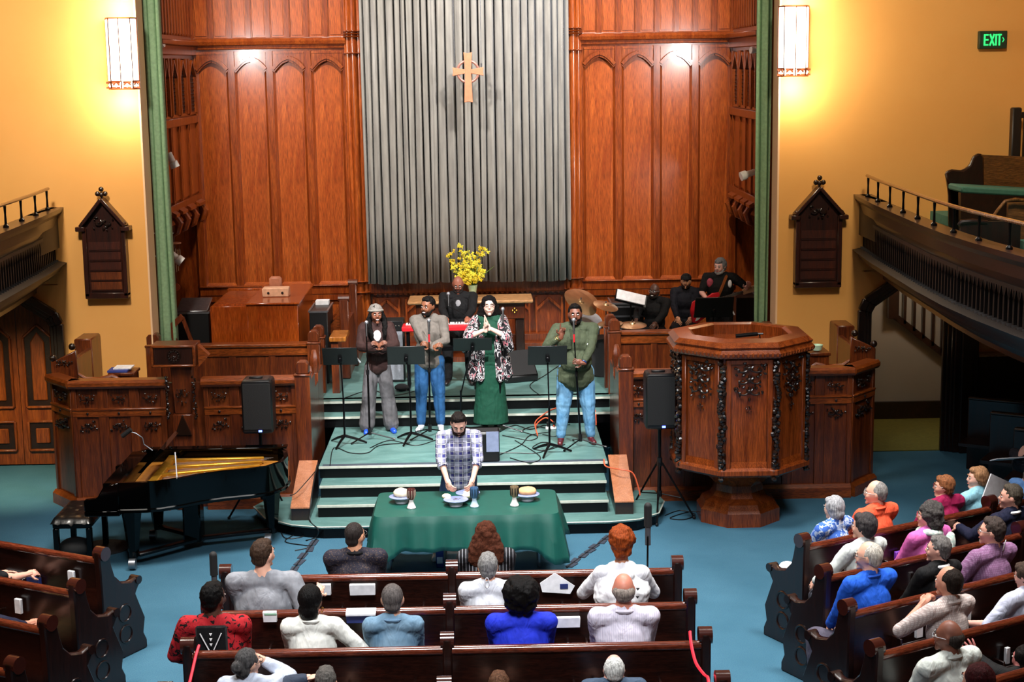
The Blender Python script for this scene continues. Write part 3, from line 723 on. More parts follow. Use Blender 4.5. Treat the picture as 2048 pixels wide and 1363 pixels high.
# sloping plinth blocks beside the lower steps
for s, lab in ((-1, 'left'), (1, 'right')):
    xa, xb = (-1.97, -1.76) if s < 0 else (1.79, 2.0)
    t = thing('step_plinth', 'sloping pale wood plinth block at the %s foot of the steps' % lab, 'plinth', ((xa+xb)/2, 18.3, .145))
    MB().prism([(17.86, .145), (17.86, .29), (18.84, .60), (18.84, .145)], xa, xb, 'x').build('plinth_body', M['balcbrown'], t, False)
    MB().prism([(17.85, .288), (17.85, .302), (18.84, .615), (18.84, .60)], xa-.008, xb+.008, 'x').build('slope_board', M['cherry'], t, False)
# cushioned bench behind the right screen, books bench behind the left
t = thing('choir_bench', 'low bench with teal tufted cushion behind the right screen', 'bench', (2.6, 19.6, ZL))
MB().bx(2.02, 3.0, 19.35, 19.85, 1.30, 1.36).build('seat_board', M['screenh'], t, bevel=.01)
m = MB().bx(2.04, 2.98, 19.4, 19.84, 1.36, 1.44)
m.build('cushion', M['seatteal'], t, bevel=.03); MB().bx(2.05, 2.97, 19.45, 19.8, ZL-.01, 1.3).build('bench_box', M['screen'], t)
# sedilia chairs beyond the outer corners of the screens
def sedile(side):
    s = -1 if side == 'left' else 1
    X = lambda a: a if s < 0 else .1-a
    t = thing('sedilia_chair', 'carved oak high chair with ball finials behind the %s screen' % side, 'chair', (X(-4.75), 19.9, ZL))
    def pr(poly, y0, y1, name, mat=M['screen']): MB().prism([(X(a), z) for a, z in poly], y0, y1).build(name, mat, t, bevel=.01)
    bk = [at(x, y, Y=19.7) for x, y in ((104, 758), (102, 725), (152, 700), (156, 758))]
    pr([(p.x, p.z) for p in bk], 19.7, 19.76, 'carved_back')
    for x, y in ((106, 716), (144, 693)): q = at(x, y, Y=19.73); MB().ell((X(q.x), 19.73, q.z), .045, None, 12, 8).build('ball_finial', M['darkcarve'], t)
    m = MB(); q0, q1 = at(108, 722, Y=19.69), at(148, 706, Y=19.69); carving(m, (X((q0.x+q1.x)/2), 19.69, (q0.z+q1.z)/2-.06), .22, .09, 2); m.build('back_carving', M['darkcarve'], t)
    pts = [at(*p, Y=19.75) for p in ((152, 745), (172, 757), (200, 758), (225, 752), (238, 757))]
    MB().tube([(X(p.x), p.y, p.z) for p in pts], [.02, .025, .03, .035, .02], 8).build('curved_arm', M['screenh'], t)
    a, b = at(155, 673, Y=20.9), at(190, 673, Y=20.9)
    MB().bx(min(X(a.x), X(b.x)), max(X(a.x), X(b.x)), 20.7, 21.18, ZL, a.z).build('tall_back', M['screen'], t, bevel=.015)
    MB().bx(min(X(-4.95), X(-4.6)), max(X(-4.95), X(-4.6)), 19.75, 20.7, ZL, 1.25).build('seat_box', M['screen'], t, bevel=.01)
    MB().bx(min(X(-4.95), X(-4.88)), max(X(-4.95), X(-4.88)), 19.8, 20.7, 1.2, 1.72).build('side_rail', M['screen'], t, bevel=.01)
sedile('left'); sedile('right')
def stand_table(cx, cy, w, d, h, z0, lab, mat):
    t = thing('side_table', lab, 'table', (cx, cy, z0))
    MB().bx(cx-w/2, cx+w/2, cy-d/2, cy+d/2, z0+h-.04, z0+h).build('table_top', mat, t, bevel=.008)
    for a in (-1, 1):
        for b in (-1, 1): MB().bx(cx+a*(w/2-.04)-.02, cx+a*(w/2-.04)+.02, cy+b*(d/2-.04)-.02, cy+b*(d/2-.04)+.02, z0, z0+h-.04).build('leg', mat, t)
    MB().bx(cx-w/2+.03, cx+w/2-.03, cy-d/2+.03, cy+d/2-.03, z0+h-.16, z0+h-.04).build('apron', mat, t)
    return t
p = at(245, 740, Y=20.6); stand_table(p.x+.02, 20.6, .34, .4, p.z-ZL, ZL, 'small dark wooden side table holding a blue hymnal by left wall', M['screen'])
m = MB().bx(p.x-.16, p.x+.1, 20.42, 20.68, p.z, p.z+.03); o = m.build('blue_book', M['paperb'], None, bevel=.004); tag(o, 'thick blue hymnal lying on the small side table', 'book')
o = MB().bx(p.x-.1, p.x+.13, 20.5, 20.74, p.z+.031, p.z+.045).build('paper_sheets', M['paper']); tag(o, 'loose white sheets lying on top of the blue hymnal', 'paper')
p = at(1632, 700, Y=19.9); stand_table(p.x, 19.9, .3, .4, p.z-ZL, ZL, 'small oak side table beside the pulpit with a white bowl on it', M['screen'])
o = MB().lathe([(.03, 0), (.05, .02), (.07, .08), (.078, .08), (.06, .015), (0, .012)], (p.x, 19.85, p.z), 14).build('bowl', plain('pale_green_ceramic', 'bfe0c4', .3)); tag(o, 'white and green bowl on the side table by the pulpit', 'bowl')
o = MB().lathe([(.03, 0), (.032, .1), (.012, .15), (.014, .19)], (p.x-.12, 20.02, p.z), 10).build('glass_bottle', plain('clear_bottle', 'c8ccd0', .1)); tag(o, 'small clear bottle behind the pulpit rim', 'bottle')
# hymn boards on the front wall
def hymn_board(side):
    s = -1 if side == 'left' else 1
    if s < 0: x0, x1, z1, z0 = at(167, 455, Y=21.1).x, at(255, 590, Y=21.1).x, at(210, 455, Y=21.1).z, at(210, 592, Y=21.1).z
    else: x0, x1, z1, z0 = at(1594, 430, Y=21.1).x, at(1678, 570, Y=21.1).x, at(1635, 432, Y=21.1).z, at(1635, 570, Y=21.1).z
    t = thing('hymn_board', 'gabled dark oak hymn board with cross finial on the %s wall' % side, 'board', ((x0+x1)/2, 21.12, z0))
    c = (x0+x1)/2; zp = z1+.34; dk = wood('hymn_board_oak', '240c06', '45190b', .35)
    MB().prism([(x0, z0), (x1, z0), (x1, z1), (c, zp), (x0, z1)], 21.1, 21.2).build('board', dk, t, False)
    m = MB().bx(x0-.02, x0+.04, 21.05, 21.2, z0, z1); m.bx(x1-.04, x1+.02, 21.05, 21.2, z0, z1); m.bx(x0-.02, x1+.02, 21.05, 21.2, z0-.03, z0+.05); m.build('frame', dk, t, bevel=.01)
    m = MB()
    for q in (-1, 1): e = c+q*((x1-x0)/2+.03); m.bar((e, 21.1, z1+.02), (c, 21.1, zp+.04), .2, .045, up=(0, 0, 1)); m.bx(e-.06, e+.06, 21.0, 21.2, z1-.04, z1+.02); m.ell((e+(-q)*.02, 21.08, z1+.05), .035, None, 8, 6)
    m.build('gable_moulding', dk, t, bevel=.008)
    m = MB().tube([(c, 21.1, zp), (c, 21.1, zp+.12)], .02, 6)
    for q in ((-.05, .11), (.05, .11), (0, .17), (0, .1)): m.ell((c+q[0], 21.08, zp+q[1]), .035, None, 8, 6)
    m.build('finial', M['darkcarve'], t)
    for k in range(5):
        za = z0+.07+k*(z1-z0-.25)/5
        MB().bx(x0+.06, x1-.06, 21.08, 21.11, za, za+.015).build('slat', dk, t)
        MB().bx(x0+.06, x1-.06, 21.09, 21.105, za+.02, za+(z1-z0-.25)/5-.01).build('slot_panel', wood('hymn_slot_oak', '4a1c0a', '8a4418', .4) if (s < 0 and k < 2) else wood('hymn_slot_dark', '34120a', '5a2410', .4), t)
    m = MB(); carving(m, (c, 21.09, z1+.06), .3, .2, 5); m.build('carving', M['darkcarve'], t)
hymn_board('left'); hymn_board('right')
# wall lanterns
LAMP = glow('lantern_glass', 'fff4e6', 2.6)
def lantern(side):
    if side == 'left': x0, x1, z1, z0 = at(206, 38, Y=21).x, at(268, 38, Y=21).x, at(237, 36, Y=21).z, at(237, 178, Y=21).z
    else: x0, x1, z1, z0 = at(1561, 12, Y=21).x, at(1622, 12, Y=21).x, at(1590, 12, Y=21).z, at(1590, 152, Y=21).z
    c = (x0+x1)/2; w = x1-x0
    t = thing('wall_lantern', 'bright tall faceted wall lantern with thin copper frame on the %s wall' % side, 'lamp', (c, 21, z0))
    R = w/2/cos(pi/8); y = 21.0; fr = plain('lantern_copper', '8c4a2a', .4, .6)
    for k in range(4):
        a0 = pi+pi/8*(1+2*k)-pi/8*1; a1 = a0+pi/4
        P = [Vector((c+w/2*cos(a), 21.12+w*.42*sin(a), 0)) for a in (a0, a1)]
        m = MB().add([(P[0].x, P[0].y, z0+.1), (P[1].x, P[1].y, z0+.1), (P[1].x, P[1].y, z1-.02), (P[0].x, P[0].y, z1-.02)], [(0, 1, 2, 3)])
        g = m.build('glass_pane', LAMP, t, False); so = g.modifiers.new('s', 'SOLIDIFY'); so.thickness = .006
        f = MB()
        for p in P: f.tube([(p.x, p.y, z0), (p.x, p.y, z1)], .008, 6)
        f.bar((P[0].x, P[0].y, z0+.0), (P[1].x, P[1].y, z0+.0), .015, .02); f.bar((P[0].x, P[0].y, z0+.1), (P[1].x, P[1].y, z0+.1), .012, .015); f.bar((P[0].x, P[0].y, z1), (P[1].x, P[1].y, z1), .012, .02)
        q = (P[0]+P[1])/2
        for u in (.2, .8): v = P[0].lerp(P[1], u); f.bar((v.x, v.y, z0+.05), (q.x, q.y, z0+.09), .01, .02)
        f.bx(q.x-.05, q.x+.05, q.y-.004, q.y+.004, z0+.005, z0+.03); f.bx(q.x-.05, q.x+.05, q.y-.004, q.y+.004, z0+.07, z0+.095)
        f.build('frame', fr, t)
        MB().prism([(q.x-.022, z0+.05), (q.x, z0+.075), (q.x+.022, z0+.05), (q.x, z0+.02)], q.y-.01, q.y-.004).build('quatrefoil_glass', LAMP, t, False)
    MB().bx(c-w/2, c+w/2, 21.14, 21.2, z0, z1).build('back_plate', M['whitep'], t)
    light('lantern_bulb', 'POINT', (c, 20.9, z1+.12), None, 36, (1, .88, .66), .1)
    light('lantern_bulb', 'POINT', (c, 20.9, z0-.14), None, 36, (1, .88, .66), .1)
    light('lantern_bulb', 'POINT', (c, 20.6, (z0+z1)/2), None, 55, (1, .88, .66), .25)
lantern('left'); lantern('right')
# exit sign
a, b = at(1960, 62, Y=21.1), at(2014, 97, Y=21.1)
t = thing('exit_sign', 'dark green illuminated EXIT sign high on the right wall', 'sign', ((a.x+b.x)/2, 21.15, b.z))
MB().bx(a.x, b.x, 21.1, 21.2, b.z, a.z).build('sign_box', plain('exit_dark_green', '16301e', .5), t, bevel=.008)
EG = glow('exit_green', '2fe07a', 1.0)
m = MB(); h = (a.z-b.z); zl, zh = b.z+.18*h, a.z-.18*h; W_ = b.x-a.x; y = 21.09
def bar2(p, q, w=.02): m.bar((p[0], y, p[1]), (q[0], y, q[1]), w, .012, up=(0, 1, 0))
x = a.x+.17*W_; zc = (zl+zh)/2
bar2((x, zl), (x, zh)); [bar2((x, z), (x+.05, z)) for z in (zl+.01, zc, zh-.01)]
x += .07; bar2((x, zl), (x+.055, zh)); bar2((x, zh), (x+.055, zl)); x += .08; bar2((x, zl), (x, zh)); x += .045; bar2((x, zl), (x, zh)); bar2((x-.028, zh-.01), (x+.028, zh-.01))
bar2((x+.042, zc+.03), (x+.06, zc), .008); bar2((x+.06, zc), (x+.042, zc-.03), .008)
m.build('exit_letters', EG, t, False)
# hanging celtic cross
c = at(936, 143, Y=24.2); t = thing('celtic_cross', 'pale wooden ring cross hanging on two wires before the curtain', 'cross', (c.x, 24.2, c.z-.45))
m = MB(); y0, y1 = 24.17, 24.23
up, dn, hw = .27, .46, .235
m.prism([(c.x-.065, c.z+up+.015), (c.x, c.z+up), (c.x+.065, c.z+up+.015), (c.x+.045, c.z), (c.x+.065, c.z-dn), (c.x, c.z-dn+.012), (c.x-.065, c.z-dn), (c.x-.045, c.z)], y0, y1)
cw = plain('cross_wood', 'b87a5c', .45)
m.build('upright', cw, t, False, bevel=.006)
for q in (-1, 1): MB().prism([(c.x+q*.04, c.z+.03), (c.x+q*hw, c.z+.065), (c.x+q*(hw-.012), c.z), (c.x+q*hw, c.z-.065), (c.x+q*.04, c.z-.03)], y0+.003, y1-.003).build('arm', cw, t, False, bevel=.006)
MB().tube([(c.x+.16*cos(a), 24.2, c.z+.16*sin(a)) for a in [2*pi*i/28 for i in range(28)]], .02, 8, closed=True).build('ring', plain('cross_ring_wood', '8a5c50', .4), t)
m = MB()
for q in (-1, 1): m.tube([(c.x+q*.2, 24.2, c.z+.06), (c.x+q*.21, 24.2, 9.5)], .006, 5); m.tube([(c.x+q*.2, 24.2, c.z+.06), (c.x+q*.2, 24.2, c.z+.12)], .012, 6)
m.build('wire', M['steel'], t)
# table at the curtain, with flowers
zt = 1.84; a, b = at(815, 603, Y=23.75), at(1066, 598, Y=23.75)
t = thing('altar_table', 'long altar table with pale top in front of the curtain', 'table', ((a.x+b.x)/2, 24, ZS))
MB().bx(a.x, b.x, 23.72, 24.4, a.z-.05, a.z).build('table_top', M['paleoak'], t, bevel=.015)
MB().bx(a.x+.12, b.x-.12, 23.82, 24.32, a.z-.3, a.z-.05).build('frieze', M['screen'], t, bevel=.01)
for x in (a.x+.2, b.x-.2, (a.x+b.x)/2-.35, (a.x+b.x)/2+.35): MB().bx(x-.07, x+.07, 23.85, 24.3, ZS, a.z-.3).build('leg', M['balcbrown'], t, bevel=.015)
MB().bx(a.x+.1, b.x-.1, 23.8, 24.35, ZS, ZS+.08).build('foot_rail', M['screen'], t)
m = MB()
for x in (a.x+.28, b.x-.28):
    for q in ((0, .03), (0, -.03), (.03, 0), (-.03, 0)): m.ell((x+q[0], 23.81, a.z-.17+q[1]), .018, None, 6, 4)
m.build('gilt_quatrefoil', M['brass'], t)
altz = a.z
def flowers():
    rnd = random.Random(4); base = Vector((at(945, 560, Y=24.05).x, 24.05, altz))
    t = thing('flower_vase', 'tall spray of yellow flowers in a glass vase on the altar table', 'flowers', base)
    MB().lathe([(.05, 0), (.055, .02), (.05, .12), (.07, .2), (.075, .2), (.06, .12), (.045, .02)], base, 14).build('vase', plain('glass_vase', '9ab08a', .08, spec=.8), t)
    yel, yel2, lf = plain('yellow_petals', 'e8d83c', .6, var=.2), plain('deep_yellow_petals', 'd8b818', .6, var=.2), plain('flower_leaves', '5c7a30', .6)
    tips = [at(x, y, Y=24.0+rnd.uniform(-.1, .1)) for x, y in ((895, 512), (905, 530), (922, 492), (915, 505), (935, 498), (948, 515), (960, 496), (968, 500), (967, 535), (957, 550), (940, 535), (925, 530), (925, 550), (945, 545), (912, 545), (953, 525), (930, 515))]
    for k, tp in enumerate(tips):
        mid = base.lerp(tp, .5)+Vector((0, 0, .1)); s0 = base+Vector((0, 0, .15)); pts = [s0, mid, tp+Vector((0, 0, .02))]
        MB().tube(pts, .005, 5).build('stem', lf, t)
        m = MB()
        for j in range(16):
            u = rnd.uniform(.35, 1.02); p = (mid.lerp(tp, (u-.5)*2) if u > .5 else s0.lerp(mid, u*2))+Vector((rnd.gauss(0, .03), rnd.gauss(0, .03), rnd.gauss(0, .03)))
            for i in range(4): a = i*pi/2+rnd.random(); m.ell(p+Vector((cos(a)*.016, -.01, sin(a)*.016)), (.017, .006, .011), Matrix.Rotation(-a, 3, 'Y'), 5, 3)
        m.build('blossom_spray', yel if k % 3 else yel2, t)
    m = MB()
    for j in range(14):
        a = rnd.uniform(-.9, .9); L = rnd.uniform(.3, .62); p0 = base+Vector((0, 0, .15)); p1 = p0+Vector((sin(a)*L*.5, rnd.uniform(-.1, .1), cos(a)*L*.6)); p2 = p0+Vector((sin(a)*L, rnd.uniform(-.15, .1), cos(a)*L))
        m.tube([p0, p1, p2], [.006, .01, .001], 4)
    m.build('leaf_blades', lf, t)
flowers()
# organ console
t = thing('organ_console', 'glossy cherry wood organ console with roll top on the stage left', 'organ', (-2.9, 22.5, ZS))
A, B, Cc = at(420, 613, Y=22.0), at(494, 606, Y=22.0), at(595, 605, Y=22.0); zz = B.z; yb = 23.9
MB().bx(A.x, B.x, 22.0, 23.0, ZS, A.z).build('key_desk_body', M['organ'], t, bevel=.01)
MB().bx(B.x, Cc.x, 22.0, yb, ZS, zz-.03).build('console_body', M['organ'], t, bevel=.01)
MB().bx(B.x-.02, Cc.x+.03, 21.97, yb+.03, zz-.03, zz).build('console_top', M['organ'], t, bevel=.01)
MB().bx(A.x, B.x, 23.5, 23.6, ZS, zz-.0).build('rear_panel', M['organ'], t, bevel=.01)
for k in range(22):
    y = 22.1+k*.062; z = A.z+.02+.0*k
    MB().bx(A.x+.06, B.x-.01, y, y+.05, A.z-.01, A.z+.015+.03*sin(k/22*pi)).build('tambour_slat', M['organ'], t)
c = at(551, 570, Y=22.6); w = .19
o = MB().bx(c.x-w, c.x+w, 22.55, 22.75, zz, zz+.13).build('wooden_box', plain('pale_pine', 'd8a888', .5), None, bevel=.012); tag(o, 'pale pine box with two dark holes on the organ console', 'box')
for q in (-1, 1): MB().lathe([(.018, 0), (.018, .01)], (c.x+q*.1, 22.545, zz+.06), 10, R=Matrix.Rotation(pi/2, 3, 'X')).build('hole', M['black'], o)
o = MB().bx(c.x-.12, c.x+.06, 22.8, 22.9, zz, zz+.26).build('music_stand_block', plain('pine_block', 'a8684c', .5), None, bevel=.03); tag(o, 'upright rounded wooden block behind the pine box', 'block')
# equipment left of the organ
def case(x0, x1, y0, y1, z0, z1, lab, name='equipment_case', trim=True, mat=None):
    t = thing(name, lab, 'case', ((x0+x1)/2, (y0+y1)/2, z0))
    MB().bx(x0, x1, y0, y1, z0, z1).build('case_body', mat or M['black'], t, bevel=.012)
    if trim:
        for x in (x0, x1):
            for z in (z0, z1): MB().bx(x-.012, x+.012, y0-.008, y1, z-.012, z+.012).build('metal_edge', M['steel'], t, False)
        MB().bx(x0, x1, y0-.01, y0+.01, z1-.02, z1+.006).build('metal_edge', M['steel'], t, False)
        for q in (.3, .7): MB().bx(x0+(x1-x0)*q-.04, x0+(x1-x0)*q+.04, y0-.014, y0, (z0+z1)/2-.04, (z0+z1)/2+.04).build('latch', M['steel'], t, bevel=.005)
    return t
a = at(352, 622, Y=22.6); case(at(350, 640, Y=22.4).x, at(418, 640, Y=22.4).x, 22.4, 23.0, ZS, at(380, 625, Y=22.4).z, 'black road case in the corner left of the organ')
p = at(385, 612, Y=22.6); o = MB().box((p.x, 22.75, p.z+.0), (.45, .5, .02), Matrix.Rotation(.25, 3, 'X')).build('mixing_desk', M['steel'], None, bevel=.01); tag(o, 'tilted grey mixing desk lying on the road case', 'mixer')
a, b = at(619, 650, Y=22.3), at(655, 622, Y=22.3); case(a.x, a.x+.26, 22.3, 23.1, ZS, b.z, 'black and silver amplifier case right of the organ')
o = MB().bx(a.x+.03, a.x+.22, 22.9, 23.08, b.z+.002, b.z+.06).build('paper_stack', M['paper'], None); tag(o, 'stack of papers on the silver amplifier case', 'paper')
# leaning wood frame
m = MB(); m.bar(at(335, 660, Y=21.7), at(365, 632, Y=21.7), .05, .08); m.bar(at(338, 650, Y=21.7), at(352, 684, Y=21.7), .05, .06); m.bar(at(365, 634, Y=21.7), at(384, 684, Y=21.7), .03, .05)
tag(m.build('wooden_easel', M['screen']), 'brown wooden easel leaning by the left green curtain', 'easel')
# choir stall ends beside the steps
def stall(px_, py_, Y, w, lab):
    c = at(px_, py_, Y=Y); t = thing('choir_stall', lab, 'bench', (c.x, Y, ZS))
    MB().bx(c.x-w/2, c.x+w/2, Y, Y+.09, ZS, c.z).build('stall_end', M['screen'], t, bevel=.02)
    MB().tube([(c.x-w/2-.01, Y+.045, c.z), (c.x+w/2+.01, Y+.045, c.z)], .05, 10).build('end_scroll', M['screen'], t)
    MB().prism([(c.x-w/2, c.z-.25), (c.x-w/2-.3, c.z-.55), (c.x-w/2-.28, c.z-.6), (c.x-w/2, c.z-.45)], Y+.1, Y+.9).build('sloping_desk', M['screenh'], t)
    MB().bx(c.x-w/2+.02, c.x+w/2-.02, Y+.09, Y+1.1, ZS, c.z-.35).build('seat_box', M['screen'], t)
stall(687, 597, 22.6, .14, 'oak choir stall end with scroll top beside the amplifier'); stall(705, 565, 23.6, .12, 'rear oak choir stall end beside the curtain shafts')
t = thing('shelf_desk', 'yellow oak shelf desk projecting beside the left stage rail', 'desk', (-1.7, 21.9, ZS))
a, b = at(662, 690, Y=21.6), at(692, 672, Y=21.6); MB().bx(a.x-.02, b.x, 21.55, 22.15, a.z+.05, a.z+.12).build('desk_board', wood('yellow_oak', '8a4c14', 'c07a30', .3), t, bevel=.01)
MB().bx(a.x-.0, a.x+.1, 21.6, 22.1, ZS, a.z+.05).build('desk_support', M['screen'], t)
# track spotlights on the chancel jambs and wind chimes
def spotlamp(px_, py_, Y, d, lab, L=.2, r=.05):
    p = at(px_, py_, Y=Y); s = -1 if px_ < 900 else 1
    t = thing('spotlight', lab, 'spotlight', p); d = Vector(d).normalized()
    MB().tube([p-d*L*.5, p-d*L*.42, p+d*L*.1, p+d*L*.12, p+d*L*.5], [r*.7, r*.8, r*.8, r*1.15, r*1.2], 14).build('lamp_can', M['whitep'], t)
    MB().tube([p, p+Vector((s*.08, 0, -.0)), p+Vector((s*.14, .0, .02))]+([p+Vector((-1.05, 0, .02))] if abs(py_-514) < 1 else []), .01, 6).build('bracket', M['whitep'], t)
    MB().box(p+Vector((s*.15, 0, .03)), (.02, .05, .1)).build('mount_plate', M['whitep'], t)
spotlamp(319, 90, 22.2, (1, -.2, .3), 'white spotlight high on the left jamb', .13, .04)
spotlamp(344, 320, 22.2, (.4, .1, -1), 'white spotlight aimed down halfway up the left jamb', .22, .055)
spotlamp(351, 514, 22.2, (.8, .1, -.7), 'lowest white spotlight by the wind chimes', .22, .06)
spotlamp(1510, 101, 22.3, (-1, -.3, .1), 'white spotlight high on the right jamb', .13, .04)
spotlamp(1496, 348, 22.2, (-1, -.2, -.3), 'white spotlight aimed left halfway up the right jamb', .22, .055)
p = at(348, 487, Y=22.9); t = thing('wind_chimes', 'hanging metal wind chimes under a round wooden disc', 'chimes', p-Vector((0, 0, .45)))
MB().lathe([(.1, 0), (.105, .008), (.1, .016)], p, 16).build('disc', plain('chime_disc', 'b07a5c', .5), t)
for k in range(8): a = k*pi/4; MB().tube([(p.x+.075*cos(a), p.y+.075*sin(a), p.z-.08), (p.x+.075*cos(a), p.y+.075*sin(a), p.z-.24-.03*((k*3) % 8))], .009, 6).build('tube_chime', M['chrome'], t)
m = MB(); [m.tube([(p.x+.075*cos(k*pi/4), p.y+.075*sin(k*pi/4), p.z-.08), (p.x+.07*cos(k*pi/4), p.y+.07*sin(k*pi/4), p.z)], .002, 4) for k in range(8)]; m.tube([p, p+Vector((0, 0, .15))], .002, 4); m.build('cord', M['cable'], t)
MB().tube([p+Vector((0, 0, .15)), p+Vector((-.05, 0, .16)), p+Vector((-1.1, 0, .14))], .008, 5).build('hook_bracket', M['whitep'], t)
p = at(353, 574, Y=23.3); o = MB().lathe([(.0, 0), (.055, 0), (.055, .01), (0, .01)], p, 14, R=Matrix.Rotation(pi/2, 3, 'X')).build('wooden_clapper', plain('clapper_wood', 'a04a24', .5)); tag(o, 'round reddish wooden disc hanging below the chimes', 'disc'); MB().tube([p, p+Vector((0, .0, 1.0)), p+Vector((-.6, 0, 1.05)), p+Vector((-1.3, 0, 1.05))], .004, 4).build('hanging_cord', M['cable'], o)
# ================================================================ COMMUNION TABLE
TZ = .745
t = thing('folding_table', 'folding table with grey metal legs under the green cloth', 'table', (.09, 16.35, 0))
MB().bx(-.84, 1.02, 15.88, 16.78, TZ-.045, TZ-.015).build('table_top', M['whitep'], t, bevel=.01)
for x in (-.74, .85):
    for y in (16.42, 16.70): MB().tube([(x, y, 0), (x, y, TZ-.04)], .016, 8).build('leg', M['steel'], t)
    MB().tube([(x, 16.42, .15), (x, 16.70, .15)], .01, 6).build('leg_brace', M['steel'], t)
def cloth():
    x0, x1, y0, y1 = -.87, 1.045, 15.85, 16.82; vs = []; fs = []; rnd = random.Random(2)
    # perimeter loops: inner grid edge then falling skirts
    N = 160; per = []
    rc = .09
    def pp(u):
        L1, L2 = x1-x0, y1-y0; tot = 2*(L1+L2); d = u*tot
        if d < L1: return Vector((x0+d, y0)), Vector((0, -1))
        d -= L1
        if d < L2: return Vector((x1, y0+d)), Vector((1, 0))
        d -= L2
        if d < L1: return Vector((x1-d, y1)), Vector((0, 1))
        d -= L1; return Vector((x0, y1-d)), Vector((-1, 0))
    cx, cy = (x0+x1)/2, (y0+y1)/2
    rows = 9
    for r in range(rows):
        t_ = r/(rows-1)
        for k in range(N):
            u = k/N; p, n = pp(u)
            # round the corners
            ax, ay = abs(p.x-cx)-((x1-x0)/2-rc), abs(p.y-cy)-((y1-y0)/2-rc)
            if ax > 0 and ay > 0:
                l = sqrt(ax*ax+ay*ay); k2 = rc/l
                p = Vector((cx+(1 if p.x > cx else -1)*((x1-x0)/2-rc+ax*k2), cy+(1 if p.y > cy else -1)*((y1-y0)/2-rc+ay*k2)))
                n = Vector(((1 if p.x > cx else -1)*ax/l, (1 if p.y > cy else -1)*ay/l))
            corner = max(0, 1-(min(abs(p.x-x0), abs(p.x-x1))+min(abs(p.y-y0), abs(p.y-y1)))/.30)
            drop = .36+.20*corner**1.2
            wave = .022*sin(u*2*pi*13)+.018*sin(u*2*pi*29+1)+.03*corner*sin(u*2*pi*60)
            out = (.012+.055*t_+.06*corner*t_+wave*t_)
            z = TZ-drop*(t_**1.05)
            if r == 0: out = 0; z = TZ
            vs.append((p.x+n.x*out, p.y+n.y*out, z+(-.012 if r == 1 else 0)))
    for r in range(rows-1):
        for k in range(N): k2 = (k+1) % N; fs.append((r*N+k, r*N+k2, (r+1)*N+k2, (r+1)*N+k))
    fs.append(tuple(range(N)))
    o = MB().add(vs, fs).build('tablecloth', plain('green_tablecloth', '06463c', .5, 0, .15, 25, .08), ang=50)
    so = o.modifiers.new('s', 'SOLIDIFY'); so.thickness = .004; tag(o, 'deep green cloth draped over the communion table with pointed corners', 'tablecloth'); return o
cloth()
def chalice(x, y, lab, cup, cup2, foot):
    t = thing('chalice', lab, 'goblet', (x, y, TZ+.002), group=None)
    MB().lathe([(.045, 0), (.048, .01), (.03, .05), (.022, .08), (.024, .095)], (x, y, TZ+.002), 16).build('foot', foot, t)
    MB().lathe([(.022, .09), (.036, .12), (.042, .16), (.043, .21), (.04, .21), (.037, .16), (.028, .12), (0, .11)], (x, y, TZ+.002), 16).build('cup', cup, t)
    MB().lathe([(.0, .19), (.038, .19)], (x, y, TZ+.002), 14).build('wine', plain('wine', '30080c', .1), t)
    m = MB()
    for k in range(9): a = k*.7; m.tube([(x+.043*cos(a), y+.043*sin(a), TZ+.2), (x+.044*cos(a), y+.044*sin(a), TZ+.15-.01*(k % 3)), (x+.036*cos(a), y+.036*sin(a), TZ+.12-.01*(k % 3))], [.006, .007, .003], 5)
    m.build('glaze_drips', cup2, t)
wht = plain('white_glaze', 'e0dcdc', .25)
chalice(-.489, 16.16, 'brown-glazed white pottery chalice at the left end of the cloth', plain('red_brown_glaze', '5a2c28', .25), plain('pale_drip', 'a08878', .3), wht)
chalice(.172, 16.17, 'blue-glazed pottery chalice beside the middle plate', plain('blue_glaze', '4a6c94', .2), plain('dark_blue_drip', '28384c', .3), plain('pale_blue_glaze', 'b4c8dc', .25))
chalice(.593, 16.18, 'tan pottery chalice with dark drips at the right end of the cloth', plain('tan_glaze', '8a7458', .25), plain('dark_drip', '2c2420', .3), wht)
def plate(x, y, lab, br=1):
    t = thing('footed_plate', lab, 'plate', (x, y, TZ+.002))
    MB().lathe([(.07, 0), (.072, .03), (.06, .035), (.11, .05), (.128, .062), (.125, .067), (.06, .045), (0, .042)], (x, y, TZ+.002), 20).build('dish', plain('violet_grey_glaze', 'c4c4d0', .25), t)
    MB().lathe([(.128, .06), (.132, .066), (.124, .069)], (x, y, TZ+.002), 20).build('rim', plain('blue_rim_glaze', '7c86ac', .25), t)
plate(-.606, 16.40, 'blue-rimmed footed plate at the left end of the table'); plate(-.023, 16.24, 'footed plate holding dark wafers in the middle of the table'); plate(.735, 16.40, 'blue-rimmed footed plate at the right end of the table'); plate(.10, 16.50, 'flat plate just behind the blue chalice')
def loaf(x, y, z, r, lab, col, R=None):
    o = MB().ell((x, y, z+r[2]), r, R, 18, 10).build('bread_loaf', col); tag(o, lab, 'bread')
    for v in o.data.vertices: v.co *= 1+.05*noise.noise(v.co*28+Vector((x*9, 0, 0)))
    return o
br1, br2 = plain('floured_bread', 'e2d2b4', .8, 0, .3, 40, .15), plain('golden_bread', 'd8a070', .7, 0, .3, 40, .15)
loaf(-.606, 16.40, TZ+.048, (.085, .08, .055), 'round floury loaf on the left plate', br1); loaf(.735, 16.40, TZ+.048, (.1, .08, .05), 'golden oval loaf on the right plate', br2)
loaf(.12, 16.52, TZ+.048, (.07, .05, .02), 'flat piece of bread on the plate behind the blue chalice', br1)
m = MB()
for k in range(9): m.ell((-.023+.05*cos(k*2.4)*(k/9), 16.24+.05*sin(k*2.4)*(k/9), TZ+.06), (.022, .018, .014), None, 6, 4)
